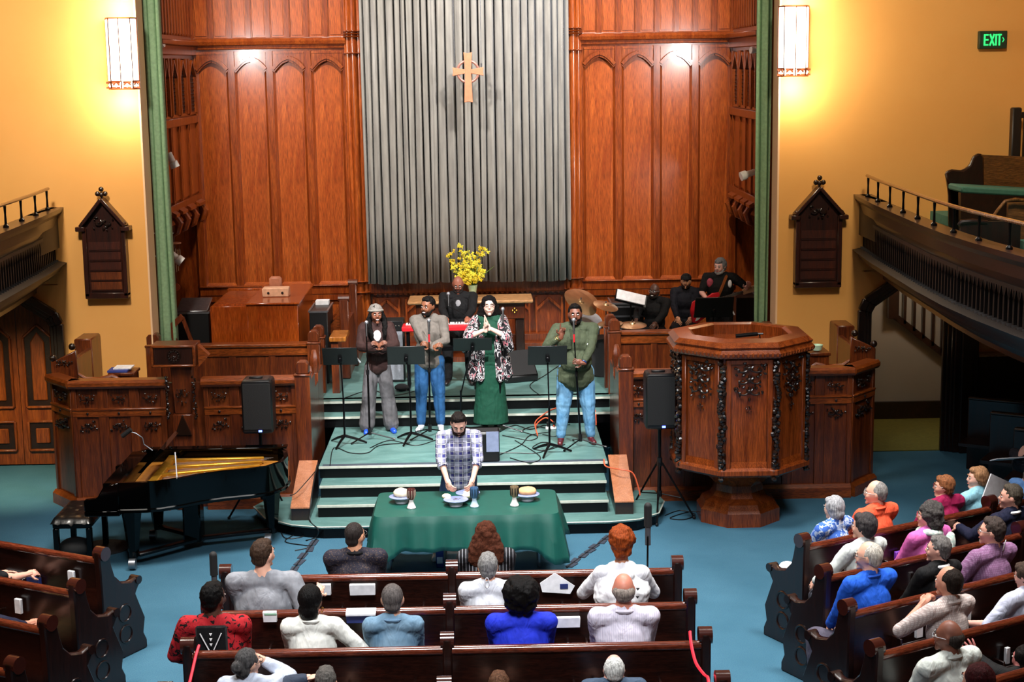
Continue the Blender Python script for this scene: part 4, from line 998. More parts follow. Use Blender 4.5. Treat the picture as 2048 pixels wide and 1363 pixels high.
o = m.build('dark_bread_pieces', plain('dark_crumb', '3a1c18', .8)); tag(o, 'dark bread pieces heaped on the middle plate', 'bread', kind='stuff')
# things under the table
a = at(880, 1135, Z=0); t = thing('bottle_carton', 'blue printed carton under the table near the white shoe', 'carton', (a.x, a.y+.05, 0))
MB().bx(a.x-.04, a.x+.04, a.y, a.y+.08, 0, .26).build('carton_body', M['paperb'], t, bevel=.006); MB().bx(a.x-.03, a.x+.03, a.y-.003, a.y, .05, .12).build('label', M['paper'], t)
a = at(897, 1125, Z=0); o = MB().bx(a.x-.02, a.x+.16, a.y+.0, a.y+.12, 0, .1).build('cream_box', M['cream'], None, bevel=.01); tag(o, 'low cream box on the carpet under the table', 'box')
m = MB().lathe([(.09, 0), (.1, .04), (.07, .12), (.02, .15), (0, .15)], (a.x+.06, a.y+.3, 0), 12); o = m.build('patterned_bag', plain('pattern_bag', '6a6258', .7, 0, .3, 30, .5)); tag(o, 'dark patterned bag under the table by the brown haired woman', 'bag')
# ================================================================ GRAND PIANO
t = thing('grand_piano', 'glossy black grand piano without lid, gold plate showing, left of the steps', 'piano', (-2.9, 17.3, 0))
OUT = [(-3.98, 16.50), (-3.35, 16.50), (-3.2, 16.53), (-3.0, 16.64), (-2.8, 16.80), (-2.55, 16.92), (-2.3, 17.0), (-2.1, 17.1), (-1.97, 17.3), (-1.94, 17.55), (-1.98, 17.8), (-2.08, 17.98), (-2.3, 18.03), (-3.7, 18.06), (-3.98, 18.06)]
def inset(P, d):
    n = len(P); R = []
    for i in range(n):
        a, b, c = Vector(P[i-1]), Vector(P[i]), Vector(P[(i+1) % n]); u = (b-a).normalized(); w = (c-b).normalized(); k = Vector((-u.y, u.x))+Vector((-w.y, w.x)); k.normalize(); R.append(tuple(b+k*d))
    return R
IN = inset(OUT, .05)
def ringwall(P, Q, z0, z1):
    n = len(P); vs = [(*p, z0) for p in P]+[(*p, z1) for p in P]+[(*q, z0) for q in Q]+[(*q, z1) for q in Q]; fs = []
    for i in range(n): j = (i+1) % n; fs += [(i, j, j+n, i+n), (i+2*n, i+3*n, j+3*n, j+2*n), (i+n, j+n, j+3*n, i+3*n), (i, i+2*n, j+2*n, j)]
    return MB().add(vs, fs)
BODY = [(max(x, -3.72), y) for x, y in OUT]; BIN = inset([(max(x, -3.72), y) for x, y in OUT][1:-1], .05)
B1 = OUT[1:-1]; B1 = [(-3.62, 16.5)]+OUT[1:-2]+[(-3.62, 18.05)]; 
ringwall(B1, inset(B1, .05), .66, .99).build('rim', M['lacquer'], t, ang=30)
MB().prism(inset(B1, .03), .66, .72, 'z').build('bottom_board', M['lacquer'], t, ang=30)
rt = MB(); n = len(B1)
rt.sweep([(.0, .655), (-.02, .665), (-.02, .69), (0, .70)], B1, closed=True).build('rim_moulding', M['lacquer'], t)
MB().prism(inset(B1, .055), .80, .84, 'z').build('soundboard', M['goldplate'] if 0 else plain('soundboard_spruce', 'a86c28', .4), t, ang=30)
MB().prism([(-3.0, 16.85), (-2.1, 17.25), (-2.1, 17.5), (-3.0, 17.1)], .84, .885, 'z').build('iron_plate', M['goldplate'], t)
for k in range(4): a_ = (-3.3, 16.75+k*.33); b_ = (-2.25, 17.3+k*.17); MB().bar((*a_, .91), (*b_, .90), .05, .05).build('plate_strut', M['goldplate'], t, bevel=.01)
MB().bar((-3.32, 16.62, .9), (-3.32, 17.95, .9), .1, .06).build('pin_block', M['goldplate'], t, bevel=.01)
m = MB()
for k in range(36): u = k/35; m.tube([(-3.25, 16.7+u*1.2, .9), (-2.9+.75*u, 16.85+u*1.0, .9)], .002, 3)
m.build('strings', M['steel'], t)['kind'] = 'stuff'
MB().bx(-4.0, -3.62, 16.5, 18.06, .62, .68).build('key_bed', M['lacquer'], t, bevel=.01)
for y in (16.5, 17.98): MB().prism([(-4.0, .68), (-3.62, .68), (-3.62, .99), (-3.78, .95), (-3.86, .82), (-4.0, .80)], y, y+.08).build('key_arm', M['lacquer'], t, bevel=.01)
MB().bx(-3.8, -3.6, 16.56, 18.0, .75, .97).build('fallboard', M['lacquer'], t, bevel=.01)
MB().bx(-3.96, -3.80, 16.6, 17.96, .68, .705).build('keyboard', M['cream'], t)
MB().prism([(-3.50, .99), (-3.46, .99), (-3.2, 1.24), (-3.24, 1.26)], 16.9, 17.75).build('music_desk', M['lacquer'], t)
MB().bx(-3.62, -2.0, 17.9, 18.05, .99, 1.01).build('folded_lid', M['lacquer'], t, bevel=.006)
MB().tube([(-3.05, 16.78, .93), (-3.06, 16.80, 1.24)], .007, 6).build('lid_prop', M['paper'], t)
for x, y in ((-3.55, 16.72), (-3.5, 17.78), (-2.15, 17.55)):
    MB().tube([(x, y, .66), (x, y, .5), (x, y, .16)], [.12, .095, .06], 6).build('leg', M['lacquer'], t, ang=20)
    MB().tube([(x, y, .16), (x, y, .1)], .05, 8).build('leg_collar', M['blackm'], t)
for a_, b_ in (((-3.5, 16.7), (-2.9, 17.3)), ((-3.5, 17.78), (-2.9, 17.3)), ((-2.15, 17.55), (-2.9, 17.3))):
    MB().bar((*a_, .13), (*b_, .13), .08, .04).build('dolly_arm', M['blackm'], t, bevel=.01)
    MB().tube([(a_[0]-.07, a_[1]-.12, .065), (a_[0]+.0, a_[1]-.12, .065)], .06, 12).build('dolly_wheel', M['steel'], t)
MB().bx(-3.1, -2.9, 17.2, 17.45, .1, .62).build('pedal_lyre', M['lacquer'], t, bevel=.02)
t = thing('piano_bench', 'tufted black leather piano bench on four square legs', 'bench', (-4.2, 17.15, 0))
x0, x1, y0, y1 = -4.46, -4.0, 16.8, 17.6
MB().bx(x0+.02, x1-.02, y0+.02, y1-.02, .40, .46).build('seat_frame', M['lacquer'], t, bevel=.01)
vs = []; fs = []; nx, ny = 17, 29
for i in range(nx):
    for j in range(ny):
        u, v = i/(nx-1), j/(ny-1); e = min(u, 1-u, v, 1-v)
        z = .46+.07*min(1, e*9)**.5-.028*abs(sin(u*pi*3))**0*(max(0, 1-6*min(sqrt(((u*3+v*5) % 1-.5)**2+((u*3-v*5) % 1-.5)**2), .5)))
        vs.append((x0+(x1-x0)*u, y0+(y1-y0)*v, z))
for i in range(nx-1):
    for j in range(ny-1): fs.append((i*ny+j, (i+1)*ny+j, (i+1)*ny+j+1, i*ny+j+1))
MB().add(vs, fs).build('tufted_cushion', M['blackleather'], t, ang=80)
for x in (x0+.05, x1-.05):
    for y in (y0+.05, y1-.05): MB().bx(x-.03, x+.03, y-.03, y+.03, 0, .4).build('leg', M['lacquer'], t, bevel=.006)
a = at(208, 1095, Z=0); o = MB().lathe([(0, 0), (.3, 0), (.3, .012), (0, .012)], a, 28).build('round_mat', plain('dark_round_mat', '16161a', .9, 0, .5, 40, .5)); tag(o, 'round dark patterned mat on the carpet under the bench', 'mat')
a = at(152, 1098, Z=.1); o = MB().ell((a.x, a.y, .12), (.19, .15, .12), None, 16, 9).build('black_backpack', M['blackr']); tag(o, 'rounded black bag on the floor behind the front left pew', 'bag')
# piano microphone
t = thing('piano_microphone', 'foam microphone on a gooseneck arched above the piano music desk', 'microphone', (-3.62, 17.9, 0))
pts = [at(*q, Y=17.8) for q in ((305, 900), (288, 888), (285, 875), (272, 866), (258, 862))]; MB().tube(pts, .007, 6).build('gooseneck', M['steel'], t)
MB().tube([at(244, 872, Y=17.8), at(262, 858, Y=17.8)], .027, 10).build('foam_windshield', M['blackr'], t)
# ================================================================ SOUND GEAR
def speaker(x, y, z0, w, h, d, base, lab, lab2):
    t = thing('loudspeaker', lab, 'speaker', (x, y, z0))
    m = MB().prism([(x-w/2, z0), (x+w/2, z0), (x+w/2, z0+h-.03), (x+w/2-.03, z0+h), (x-w/2+.03, z0+h), (x-w/2, z0+h-.03)], y-d/2, y+d/2); m.build('cabinet', M['black'], t, bevel=.02)
    MB().bx(x-w/2+.02, x+w/2-.02, y-d/2-.008, y-d/2, z0+.05, z0+h-.04).build('grille', M['blackr'], t, bevel=.004)
    MB().bx(x-.1, x+.06, y-.04, y+.04, z0+h, z0+h+.02).build('top_handle', M['black'], t, bevel=.008)
    MB().bx(x-.02+.03, x+.02+.03, y-d/2-.012, y-d/2-.008, z0+.022, z0+.045).build('blue_led', glow('blue_led', '5a6cff', 6), t)
    s = thing('speaker_stand', lab2, 'stand', (x, y, 0))
    MB().tube([(x, y+.02, .3), (x, y+.02, z0-.005)], .02, 10).build('pole', M['blackm'], s)
    MB().tube([(x, y+.02, z0-.04), (x, y+.02, z0-.003)], .03, 10).build('top_cup', M['black'], s)
    MB().tube([(x, y+.02, .62), (x, y+.02, .72)], .032, 10).build('collar', M['black'], s)
    MB().tube([(x, y+.02, .25), (x, y+.02, .32)], .03, 10).build('lower_collar', M['black'], s)
    for a in base:
        f = (x+.42*cos(a), y+.02+.42*sin(a), .02); MB().tube([(x+.03*cos(a), y+.02+.03*sin(a), .66), f], .012, 8).build('leg', M['blackm'], s); MB().tube([(x+.03*cos(a), y+.02+.03*sin(a), .28), (x+.26*cos(a), y+.02+.26*sin(a), .25)], .008, 6).build('brace', M['blackm'], s); MB().ell(f, .02, None, 8, 5).build('foot', M['black'], s)
speaker(-2.375, 18.42, 1.09, .36, .64, .32, (-1.2, 1.0, 3.1), 'black loudspeaker in front of the left choir screen', 'black tripod stand behind the piano tail')
speaker(2.345, 18.22, 1.10, .36, .66, .32, (-1.75, -.35, 2.4), 'black loudspeaker left of the pulpit', 'black tripod speaker stand between the steps and the pulpit')
def floor_monitor(c, rz, w, lab, col=None, z0=ZL):
    t = thing('stage_monitor', lab, 'monitor', (c[0], c[1], z0), rz)
    Mx = T(c[0], c[1], z0, rz)
    MB(Mx).prism([(-.2, 0), (.2, 0), (.22, .12), (.02, .42), (-.16, .38)], -w/2, w/2, 'x') if 0 else None
    m = MB(Mx).prism([(-.2, 0), (.2, 0), (.2, .36), (.1, .42), (-.2, .1)], -w/2, w/2, 'x'); m.build('cabinet', M['black'], t, bevel=.02)
    MB(Mx).add([(-w/2+.03, -.205, .11), (w/2-.03, -.205, .11), (w/2-.03, .085, .415), (-w/2+.03, .085, .415)], [(0, 1, 2, 3)]).build('grille', col or M['blackr'], t)
c = at(970, 920, Z=ZL); floor_monitor((c.x-.03, c.y+.1), pi, .42, 'floor monitor wedge behind the man breaking bread')
o = bpy.data.objects
MB().bx(c.x+.02, c.x+.17, c.y-.106, c.y-.1, ZL+.13, ZL+.38).build('grey_side_panel', plain('monitor_grey_side', '6c7690', .5), bpy.data.objects['stage_monitor'])
c = at(1035, 765, Z=ZS); floor_monitor((c.x-.0, c.y+.2), .35, .5, 'black floor monitor wedge behind the woman in the patterned kimono', z0=ZS)
def mic_stand(fx, fy, z0, top, lab, legs=(-2.2, -.2, 1.9), spread=.33, foam=False, boom=None, tape=False, r=.2):
    t = thing('microphone_stand', lab, 'microphone', (fx, fy, z0)); b = Vector((fx, fy, z0)); tp = Vector(top)
    low = b+Vector((0, 0, .12)); mid = low.lerp(tp if boom is None else Vector(boom), .62)
    e = tp if boom is None else Vector(boom)
    MB().tube([low, mid], .013, 8).build('lower_tube', M['blackm'], t); MB().tube([mid, e], .008, 8).build('upper_tube', M['blackm'], t)
    MB().tube([mid-Vector((0, 0, .03)), mid+Vector((0, 0, .03))], .02, 8).build('clutch', M['black'], t)
    MB().tube([b+Vector((0, 0, .07)), b+Vector((0, 0, .16))], .024, 8).build('leg_hub', M['black'], t)
    for a in legs: MB().tube([b+Vector((0, 0, .1)), b+Vector((spread*cos(a), spread*sin(a), .012))], .009, 6).build('leg', M['blackm'], t); MB().tube([b+Vector((spread*cos(a)*.93, spread*sin(a)*.93, .018)), b+Vector((spread*cos(a), spread*sin(a), .012))], .014, 6).build('foot', M['black'], t)
    if boom is not None: MB().tube([e, tp], .007, 8).build('boom_arm', M['blackm'], t)
    if foam:
        MB().tube([tp, tp+Vector((0, 0, .17))], .033, 12).build('foam_windshield', M['blackr'], t); MB().ell(tp+Vector((0, 0, .17)), .033, None, 12, 7).build('foam_tip', M['blackr'], t); MB().tube([tp-Vector((0, 0, .16)), tp], .024, 10).build('mic_body', plain('grey_mic_body', '4a4c50', .4, .3), t)
    else:
        d = Vector((0, .35, .95)).normalized(); MB().tube([tp, tp+d*.05, tp+d*.16], [.011, .014, .019], 10).build('mic_body', M['black'], t)
        MB().ell(tp+d*.18, (.026, .026, .028), None, 12, 8).build('mic_grille', plain('mic_grille', 'b8bcc4', .35, .8), t)
        if tape: MB().tube([tp-Vector((0, 0, .1)), tp-Vector((0, 0, .0))], .011, 8).build('red_tape', M['red'], t)
    return t
p = at(733, 672, Y=20.15); mic_stand(-1.20, 20.0, ZL, p, 'microphone stand before the singer in the headscarf', (-2.3, -.1, 1.6))
p = at(858, 668, Y=20.1); mic_stand(-.43, 20.12, ZL, p, 'microphone stand with red tape before the man in the grey hoodie', (-2.4, .8, 2.2), tape=True)
p = at(1006, 645, Y=20.3); mic_stand(.46, 20.35, ZL, p, 'microphone stand at the right hand of the woman in the kimono', (-2.3, -.3, 1.7))
p = at(1148, 668, Y=19.35); mic_stand(1.48, 19.42, ZL, p, 'microphone stand held by the man in the green overshirt', (-2.3, -.25, 1.8), tape=True)
p = at(897, 612, Y=22.2); b = at(955, 640, Y=22.0); mic_stand(.3, 22.1, ZS, p, 'boom microphone stand over the red keyboard', (-1.8, .4, 2.2), boom=b, tape=False)
p = at(443, 1060, Y=13.2); mic_stand(-1.66, 12.4, 0, (p.x, 12.75, p.z-.25), 'tall foam-covered microphone stand by the left front pew', (-2.4, -.4, 1.6), foam=True)
p = at(1291, 1015, Y=12.9); mic_stand(1.60, 12.42, 0, (p.x, 12.7, p.z-.1), 'tall foam-covered microphone stand by the right front pew', (-2.4, -.4, 1.6), foam=True)
def music_stand(fx, fy, z0, c, w, h, tilt, rz, lab, paper=False, base=True):
    t = thing('music_stand', lab, 'music stand', (fx, fy, z0)); c = Vector(c)
    MB().tube([(fx, fy, z0+.1), (fx, fy, z0+.6)], .013, 8).build('lower_tube', M['blackm'], t); MB().tube([(fx, fy, z0+.55), (c.x, c.y+.03, c.z)], .009, 8).build('upper_tube', M['blackm'], t)
    R = Matrix.Rotation(rz, 3, 'Z') @ Matrix.Rotation(tilt, 3, 'X')
    MB().box(c, (w, .012, h), R).build('desk', M['black'], t, bevel=.004)
    MB().box(c+R @ Vector((0, .03, -h/2)), (w, .06, .012), R).build('desk_lip', M['black'], t)
    MB().box(c+Vector((0, -.02, -.05)), (.05, .05, .07)).build('desk_bracket', M['blackm'], t, bevel=.01)
    if paper: MB().box(c+R @ Vector((w*.42, .012, -.0)), (.02, .004, h*1.0), R @ Matrix.Rotation(-.5, 3, 'Y')).build('sheet_edge', M['paper'], t)
    for k in range(3):
        a = -1.9+k*2.1; MB().tube([(fx, fy, z0+.12), (fx+.15*cos(a), fy+.15*sin(a), z0+.07), (fx+.28*cos(a), fy+.28*sin(a), z0+.012)], [.02, .016, .012], 8).build('foot', M['blackm'], t)
def ms(px_, py_, Y, fx, fy, w, h, tilt, rz, lab, **k): music_stand(fx, fy, ZL, at(px_, py_, Y=Y), w, h, tilt, rz, lab, **k)
ms(680, 712, 19.75, -1.50, 19.75, .44, .27, .5, .0, 'music stand at the far left with a paper edge showing', paper=True)
ms(812, 710, 19.95, -.66, 19.85, .48, .27, .4, .0, 'music stand between the headscarf singer and the man in the hoodie')
ms(945, 688, 20.1, -.02, 20.15, .5, .22, .6, 0, 'music stand in front of the woman in the kimono')
ms(1095, 710, 19.15, 1.08, 19.1, .48, .27, .4, 0, 'music stand beside the man in the green overshirt')
c = at(1428, 614, Y=22.5); music_stand(c.x, 22.6, ZS, c, .56, .32, .35, .05, 'music stand hiding the body of the red bass guitar', paper=True)
# keyboard and its stand
a, b = at(803, 654, Y=21.75), at(925, 650, Y=21.75); t = thing('stage_keyboard', 'red stage keyboard on a black stand behind the singers', 'keyboard', ((a.x+b.x)/2, 21.9, ZS))
kx0, kx1, kz = a.x, b.x+.25, a.z
MB().bx(kx0, kx1, 21.75, 22.08, kz-.07, kz).build('keyboard_case', M['red'], t, bevel=.012)
for k in range(26): w = (kx1-kx0-.1)/26; MB().bx(kx0+.05+k*w+.002, kx0+.05+(k+1)*w-.002, 21.93, 22.07, kz, kz+.01).build('white_key', M['whitep'], t, False)
for k in range(26):
    if k % 7 in (0, 1, 3, 4, 5): w = (kx1-kx0-.1)/26; MB().bx(kx0+.05+(k+1)*w-.007, kx0+.05+(k+1)*w+.007, 21.93, 22.01, kz+.01, kz+.02).build('black_key', M['black'], t, False)
for x in (kx0+.08, kx1-.08):
    MB().bx(x-.02, x+.02, 21.8, 21.84, ZS, kz-.07).build('stand_leg', M['blackm'], t); MB().bx(x-.02, x+.02, 22.0, 22.04, ZS, kz-.07).build('stand_leg', M['blackm'], t); MB().bx(x-.02, x+.02, 21.7, 22.15, ZS, ZS+.03).build('stand_foot', M['blackm'], t)
MB().bx(kx0+.08, kx1-.08, 21.8, 21.84, kz-.35, kz-.3).build('stand_bar', M['blackm'], t)
# guitar amplifier
a, b = at(772, 700, Y=22.3), at(807, 640, Y=22.3); t = thing('guitar_amplifier', 'grey-fronted guitar amplifier with dark control panel left of the keyboard', 'amplifier', ((a.x+b.x)/2, 22.4, ZS))
MB().bx(a.x-.1, b.x, 22.3, 22.6, ZS, b.z).build('cabinet', M['black'], t, bevel=.015); MB().bx(a.x-.08, b.x-.02, 22.29, 22.3, ZS+.04, b.z-.16).build('grille_cloth', plain('amp_grille_cloth', '7c8088', .8, 0, .5, 200), t)
for k in range(6): MB().ell((a.x-.03+k*.045, 22.29, b.z-.08), .012, None, 8, 5).build('knob', M['chrome'], t)
o = MB().ell(at(802, 735, Y=21.7)+Vector((0, 0, .0)), (.1, .1, .05), None, 14, 8).build('dark_cap', plain('dark_grey_felt', '24262a', .9)); o.location.z = ZS; tag(o, 'dark grey cap lying on the stage between two music stands', 'cap')
# drum kit
def cymbal(px_, py_, Y, r, tx, ty, lab_par, name='cymbal'):
    c = at(px_, py_, Y=Y); R = Matrix.Rotation(tx, 3, 'X') @ Matrix.Rotation(ty, 3, 'Y')
    MB().lathe([(0, .03), (.03*1.2, .028), (.045, .012), (r*.6, .004), (r, -.012), (r, -.015), (.04, .0)], c, 28, R=R).build(name, plain('bronze_cymbal', 'b89a70', .28, .9, 0, 30, .15), lab_par)
    MB().tube([c+Vector((0, 0, .06)), c-Vector((0, 0, .02)), Vector((c.x, c.y+.05, ZS+.02))], .01, 6).build('cymbal_stand', M['chrome'], lab_par); return c
t = thing('drum_kit', 'drum kit with bronze cymbals behind the right stage rail', 'drums', (2.0, 22.5, ZS))
cymbal(1162, 603, 22.1, .26, .5, .5, t); cymbal(1165, 597, 22.6, .24, .5, .3, t); cymbal(1212, 610, 22.1, .18, .25, .25, t); cymbal(1265, 648, 21.9, .20, .12, 0, t, 'hi_hat'); cymbal(1220, 645, 21.95, .18, .1, -.05, t)
c = at(1180, 640, Y=22.3); MB().lathe([(.19, -.13), (.19, .0), (.185, .01), (0, .01)], c, 24, R=Matrix.Rotation(.6, 3, 'X') @ Matrix.Rotation(.3, 3, 'Y')).build('tom_drum', plain('pearl_drum', 'c8ccd4', .25), t)
for a in range(8): v = Matrix.Rotation(.6, 3, 'X') @ Matrix.Rotation(.3, 3, 'Y') @ Vector((.195*cos(a*pi/4), .195*sin(a*pi/4), -.05)); MB().box(c+v, (.03, .03, .09)).build('lug', M['chrome'], t)
MB().lathe([(.18, 0), (.18, .16), (0, .16)], (2.3, 22.35, 1.45), 20).build('snare_drum', M['chrome'], t); MB().tube([(2.3, 22.35, ZS), (2.3, 22.35, 1.45)], .015, 6).build('snare_stand', M['chrome'], t)
MB().lathe([(.28, -.2), (.28, .2), (0, .2)], (2.0, 22.6, ZS+.28), 24, R=Matrix.Rotation(pi/2, 3, 'X')).build('bass_drum', M['blackr'], t)
MB().bar(at(1228, 625, Y=22.0), at(1290, 612, Y=22.0), .02, .02).build('drum_stick', M['paleoak'], t) if 0 else None
a, b = at(1222, 645, Y=22.9), at(1288, 605, Y=22.9); t = case(a.x, b.x, 22.9, 23.4, ZS, b.z, 'black flight cases with silver edges behind the cymbals')
for z in (a.z+.08, a.z+.22): MB().bx(a.x+.01, b.x, 22.885, 22.9, z, z+.025).build('metal_strip', M['steel'], t)
c = at(1262, 594, Y=22.5); o = MB().box(c, (.42, .02, .16), Matrix.Rotation(.25, 3, 'Y') @ Matrix.Rotation(-.7, 3, 'X')).build('sheet_music', M['paper']); tag(o, 'open sheet music on a rack beside the drummer', 'paper')
st2 = MB().box(c+Vector((0, .03, -.02)), (.46, .01, .2), Matrix.Rotation(.25, 3, 'Y') @ Matrix.Rotation(-.7, 3, 'X')).tube([c+Vector((0, .03, -.05)), (c.x, c.y+.05, ZS)], .012, 6).build('sheet_rack', M['blackm']); tag(st2, 'thin black rack holding the drummer\'s sheet music', 'rack')
a, b = at(1470, 650, Y=23.4), at(1512, 590, Y=23.4); case(a.x, b.x, 23.3, 23.8, ZS, b.z, 'tall black bass amplifier in the right corner behind the guitarist', 'bass_amplifier')
# cables
def cable(pts, lab, mat='cable', r=.006, name='cable'):
    P = [Vector(p) for p in pts]; Q = []
    for i in range(len(P)-1):
        p0, p1, p2, p3 = P[max(i-1, 0)], P[i], P[i+1], P[min(i+2, len(P)-1)]
        for k in range(6):
            u = k/6; Q.append(.5*((2*p1)+(-p0+p2)*u+(2*p0-5*p1+4*p2-p3)*u*u+(-p0+3*p1-3*p2+p3)*u**3))
    Q.append(P[-1]); o = MB().tube(Q, r, 5).build(name, M[mat]); tag(o, lab, 'cable'); return o
def fl(pts, z): return [at(x, y, Z=z+.008) for x, y in pts]
cable(fl([(660, 930), (668, 895), (700, 905), (735, 905), (760, 890), (820, 885)], ZL), 'black cable running from the left step edge past the first music stand')
cable(fl([(740, 895), (780, 880), (830, 890), (870, 880), (900, 870)], ZL), 'black cable crossing between the two left microphone stands')
cable(fl([(985, 915), (1040, 890), (1060, 870), (1100, 862), (1090, 850), (1060, 858), (1030, 850), (1000, 862)], ZL), 'black cable looping on the landing right of the wedge monitor')
cable(fl([(990, 905), (1030, 905), (1075, 905), (1110, 890), (1085, 884), (1065, 895), (1090, 900), (1130, 888)], ZL), 'coiled black cable lying in front of the right music stand')
cable(fl([(1005, 870), (1030, 875), (1060, 880), (1075, 872), (1045, 862), (1065, 852), (1090, 855)], ZL), 'black cable tangled near the power strip')
cable(fl([(1085, 868), (1110, 872), (1125, 862), (1110, 855), (1140, 848)], ZL), 'short black cable beside the power strip')
cable(fl([(1030, 880), (1080, 912), (1060, 925), (1020, 915)], ZL), 'thin dark cable trailing towards the front edge of the landing')
cable(fl([(690, 795), (740, 780), (790, 790), (850, 775)], ZS), 'black cable along the upper stage behind the headscarf singer')
cable(fl([(1080, 790), (1060, 770), (1090, 750), (1120, 730), (1150, 720)], ZS), 'black cable across the upper stage behind the right music stand')
cable([at(1075, 868, Z=ZL+.01), at(1070, 845, Y=20.6), at(1085, 830, Y=20.65), at(1105, 818, Z=.735), at(1130, 812, Z=.735), at(1160, 810, Z=.735)], 'orange extension cord looping from the steps to the power strip', 'orangecord', .008)
cable([at(1075, 870, Z=ZL+.01), at(1072, 850, Y=20.55), at(1090, 835, Y=20.6), at(1105, 842, Y=20.5), at(1108, 852, Z=ZL+.05)], 'second loop of orange cord beside the power strip', 'orangecord', .008)
cable([at(1180, 815, Z=.74), at(1190, 820, Z=.735), at(1192, 840, Y=20.6), at(1192, 850, Z=ZL+.01)], 'orange cord end hanging over the steps at the right', 'orangecord', .008)
cable([at(1208, 918, Z=.60), at(1212, 932, Y=18.5), at(1240, 938, Y=18.3), at(1265, 945, Y=18.3), at(1277, 975, Y=18.3), at(1280, 990, Y=18.3)], 'pinkish orange cord drooping from the landing past the right plinth block', 'orangecord', .009)
cable([at(634, 930, Z=.6), at(628, 960, Y=18.3), at(622, 1000, Y=17.9), at(620, 1040, Z=.16), at(636, 1058, Y=17.5), at(632, 1074, Z=.01), at(612, 1080, Z=.01)], 'dark cable falling down the left side of the steps', 'cable', .008)
cable([at(634, 938, Z=.55), at(615, 960, Y=18.2), at(592, 985, Y=18.0), at(580, 990, Y=18.0)], 'thin cable drooping over the left plinth block')
cable(fl([(560, 1050), (570, 1075), (610, 1070), (605, 1050), (585, 1040), (600, 1060), (570, 1082), (620, 1092), (590, 1100)], .0), 'loops of black cable on the carpet beside the piano tail')
cable(fl([(1330, 1030), (1360, 1020), (1390, 1028), (1370, 1038), (1340, 1035), (1385, 1022), (1420, 1030)], 0), 'black cables bunched on the carpet at the foot of the right speaker stand')
t = thing('power_strip', 'white power strip with black plugs on the landing', 'power strip', at(1102, 858, Z=ZL)); c = at(1102, 858, Z=ZL)
MB().bx(c.x-.07, c.x+.07, c.y-.03, c.y+.03, ZL, ZL+.04).build('strip_body', M['whitep'], t, bevel=.006)
for q in (-.04, .04): MB().bx(c.x+q-.018, c.x+q+.018, c.y-.02, c.y+.02, ZL+.04, ZL+.1).build('plug', M['black'], t, bevel=.005)
# cable ramps: chains of dark segments taped on the carpet
def ramp(p, q, n, lab):
    t = thing('cable_ramp', lab, 'cable cover', (p[0], p[1], 0)); p, q = Vector((*p, 0)), Vector((*q, 0)); d = (q-p); L = d.length/n; ang = atan2(d.y, d.x)
    for k in range(n): c = p+d*(k+.5)/n; MB(T(c.x+.015*sin(k*2.3), c.y, 0, ang+.12*sin(k*1.7))).bx(-L*.4, L*.4, -.04, .04, .001, .01).build('ramp_segment', plain('dark_cable_ramp', '222a38', .8), t, False); MB(T(c.x, c.y, 0, ang)).bx(-L*.55, L*.55, -.008, .008, .001, .012).build('ramp_cable', M['cable'], t, False)
ramp((-1.66, 17.55), (-1.80, 16.35), 5, 'dark cable ramp on the carpet left of the table'); ramp((1.7, 17.5), (1.15, 16.35), 7, 'chain of dark cable covers on the carpet right of the table')
# ================================================================ PEWS
PH = [(-.09, 0), (-.09, .95)]
def end_profile():
    P = [(-.07, 0), (-.085, .9)]
    P += [(-.02+.075*cos(a), 1.03+.075*sin(a)) for a in [pi+.35, 2.6, 2.0, 1.4, .8, .2, -.4]]
    P += [(.07, .90), (.10, .80), (.18, .72), (.30, .69)]
    P += [(.40+.05*cos(a), .67+.05*sin(a)) for a in [1.6, .8, 0, -.8, -1.5]]
    P += [(.36, .56), (.41, .44), (.47, .3), (.44, .16), (.48, .08), (.48, 0)]
    return P
def pew_end(par, x, w=.075, low=False, s=1):
    MB().prism(end_profile(), x-w/2, x+w/2, 'x').build('pew_end', M['pewend'], par, bevel=.012)
    MB().tube([(x-w/2-.014, -.02, 1.045), (x+w/2+.014, -.02, 1.045)], .066, 14).build('scroll', plain('scroll_walnut', '33140f', .18, coat=.5), par, ang=30)
    MB().tube([(x-w/2-.01, .40, .68), (x+w/2+.01, .40, .68)], .04, 12).build('arm_scroll', M['pewend'], par, ang=30)
    for z in (.22, .42):
        MB().tube([(x-s*(w/2+.002), .2+.08*cos(a), z+.08*sin(a)) for a in [2*pi*i/16 for i in range(16)]], .01, 5, closed=True).build('trefoil_carving', M['pewend'], par)
def make_pew(L0, L1, ends, racks, centre=True):
    "pew along local x from L0 to L1, sitters face +y"
    t = thing('pew', 'x', 'pew'); 
    MB().prism([(-.07, .42), (-.06, .96), (-.03, .96), (-.02, .42)], L0, L1, 'x').build('backrest', M['pew'], t)
    MB().tube([(L0, -.045, .975), (L1, -.045, .975)], .036, 12).build('top_rail', M['pewrail'], t, ang=40)
    MB().bx(L0, L1, -.06, .40, .41, .445).build('seat', M['pewrail'], t, bevel=.012)
    MB().bx(L0, L1, -.05, -.02, .02, .41).build('lower_back', M['pewend'], t, False)
    MB().bx(L0, L1, .34, .365, .3, .41).build('seat_front', M['pewend'], t, False)
    for x, s in ends: pew_end(t, x, s=s)
    for a, b in racks:
        MB().bx(a, b, -.17, -.06, .60, .615).bx(a, b, -.18, -.165, .60, .69).build('book_rack', M['pewend'], t, bevel=.004)
        for x in (a, b): MB().bx(x-.01, x+.01, -.17, -.06, .58, .73).build('rack_bracket', M['pewend'], t, bevel=.004)
    return t
WM.clear() if 0 else None
PITCH = .885; Y1 = 13.24
pc = make_pew(-1.95, 1.95, ((-1.95, 1), (0, 1), (1.95, -1)), ((-1.45, -.95), (-.75, -.25), (.45, .95), (1.1, 1.6)))
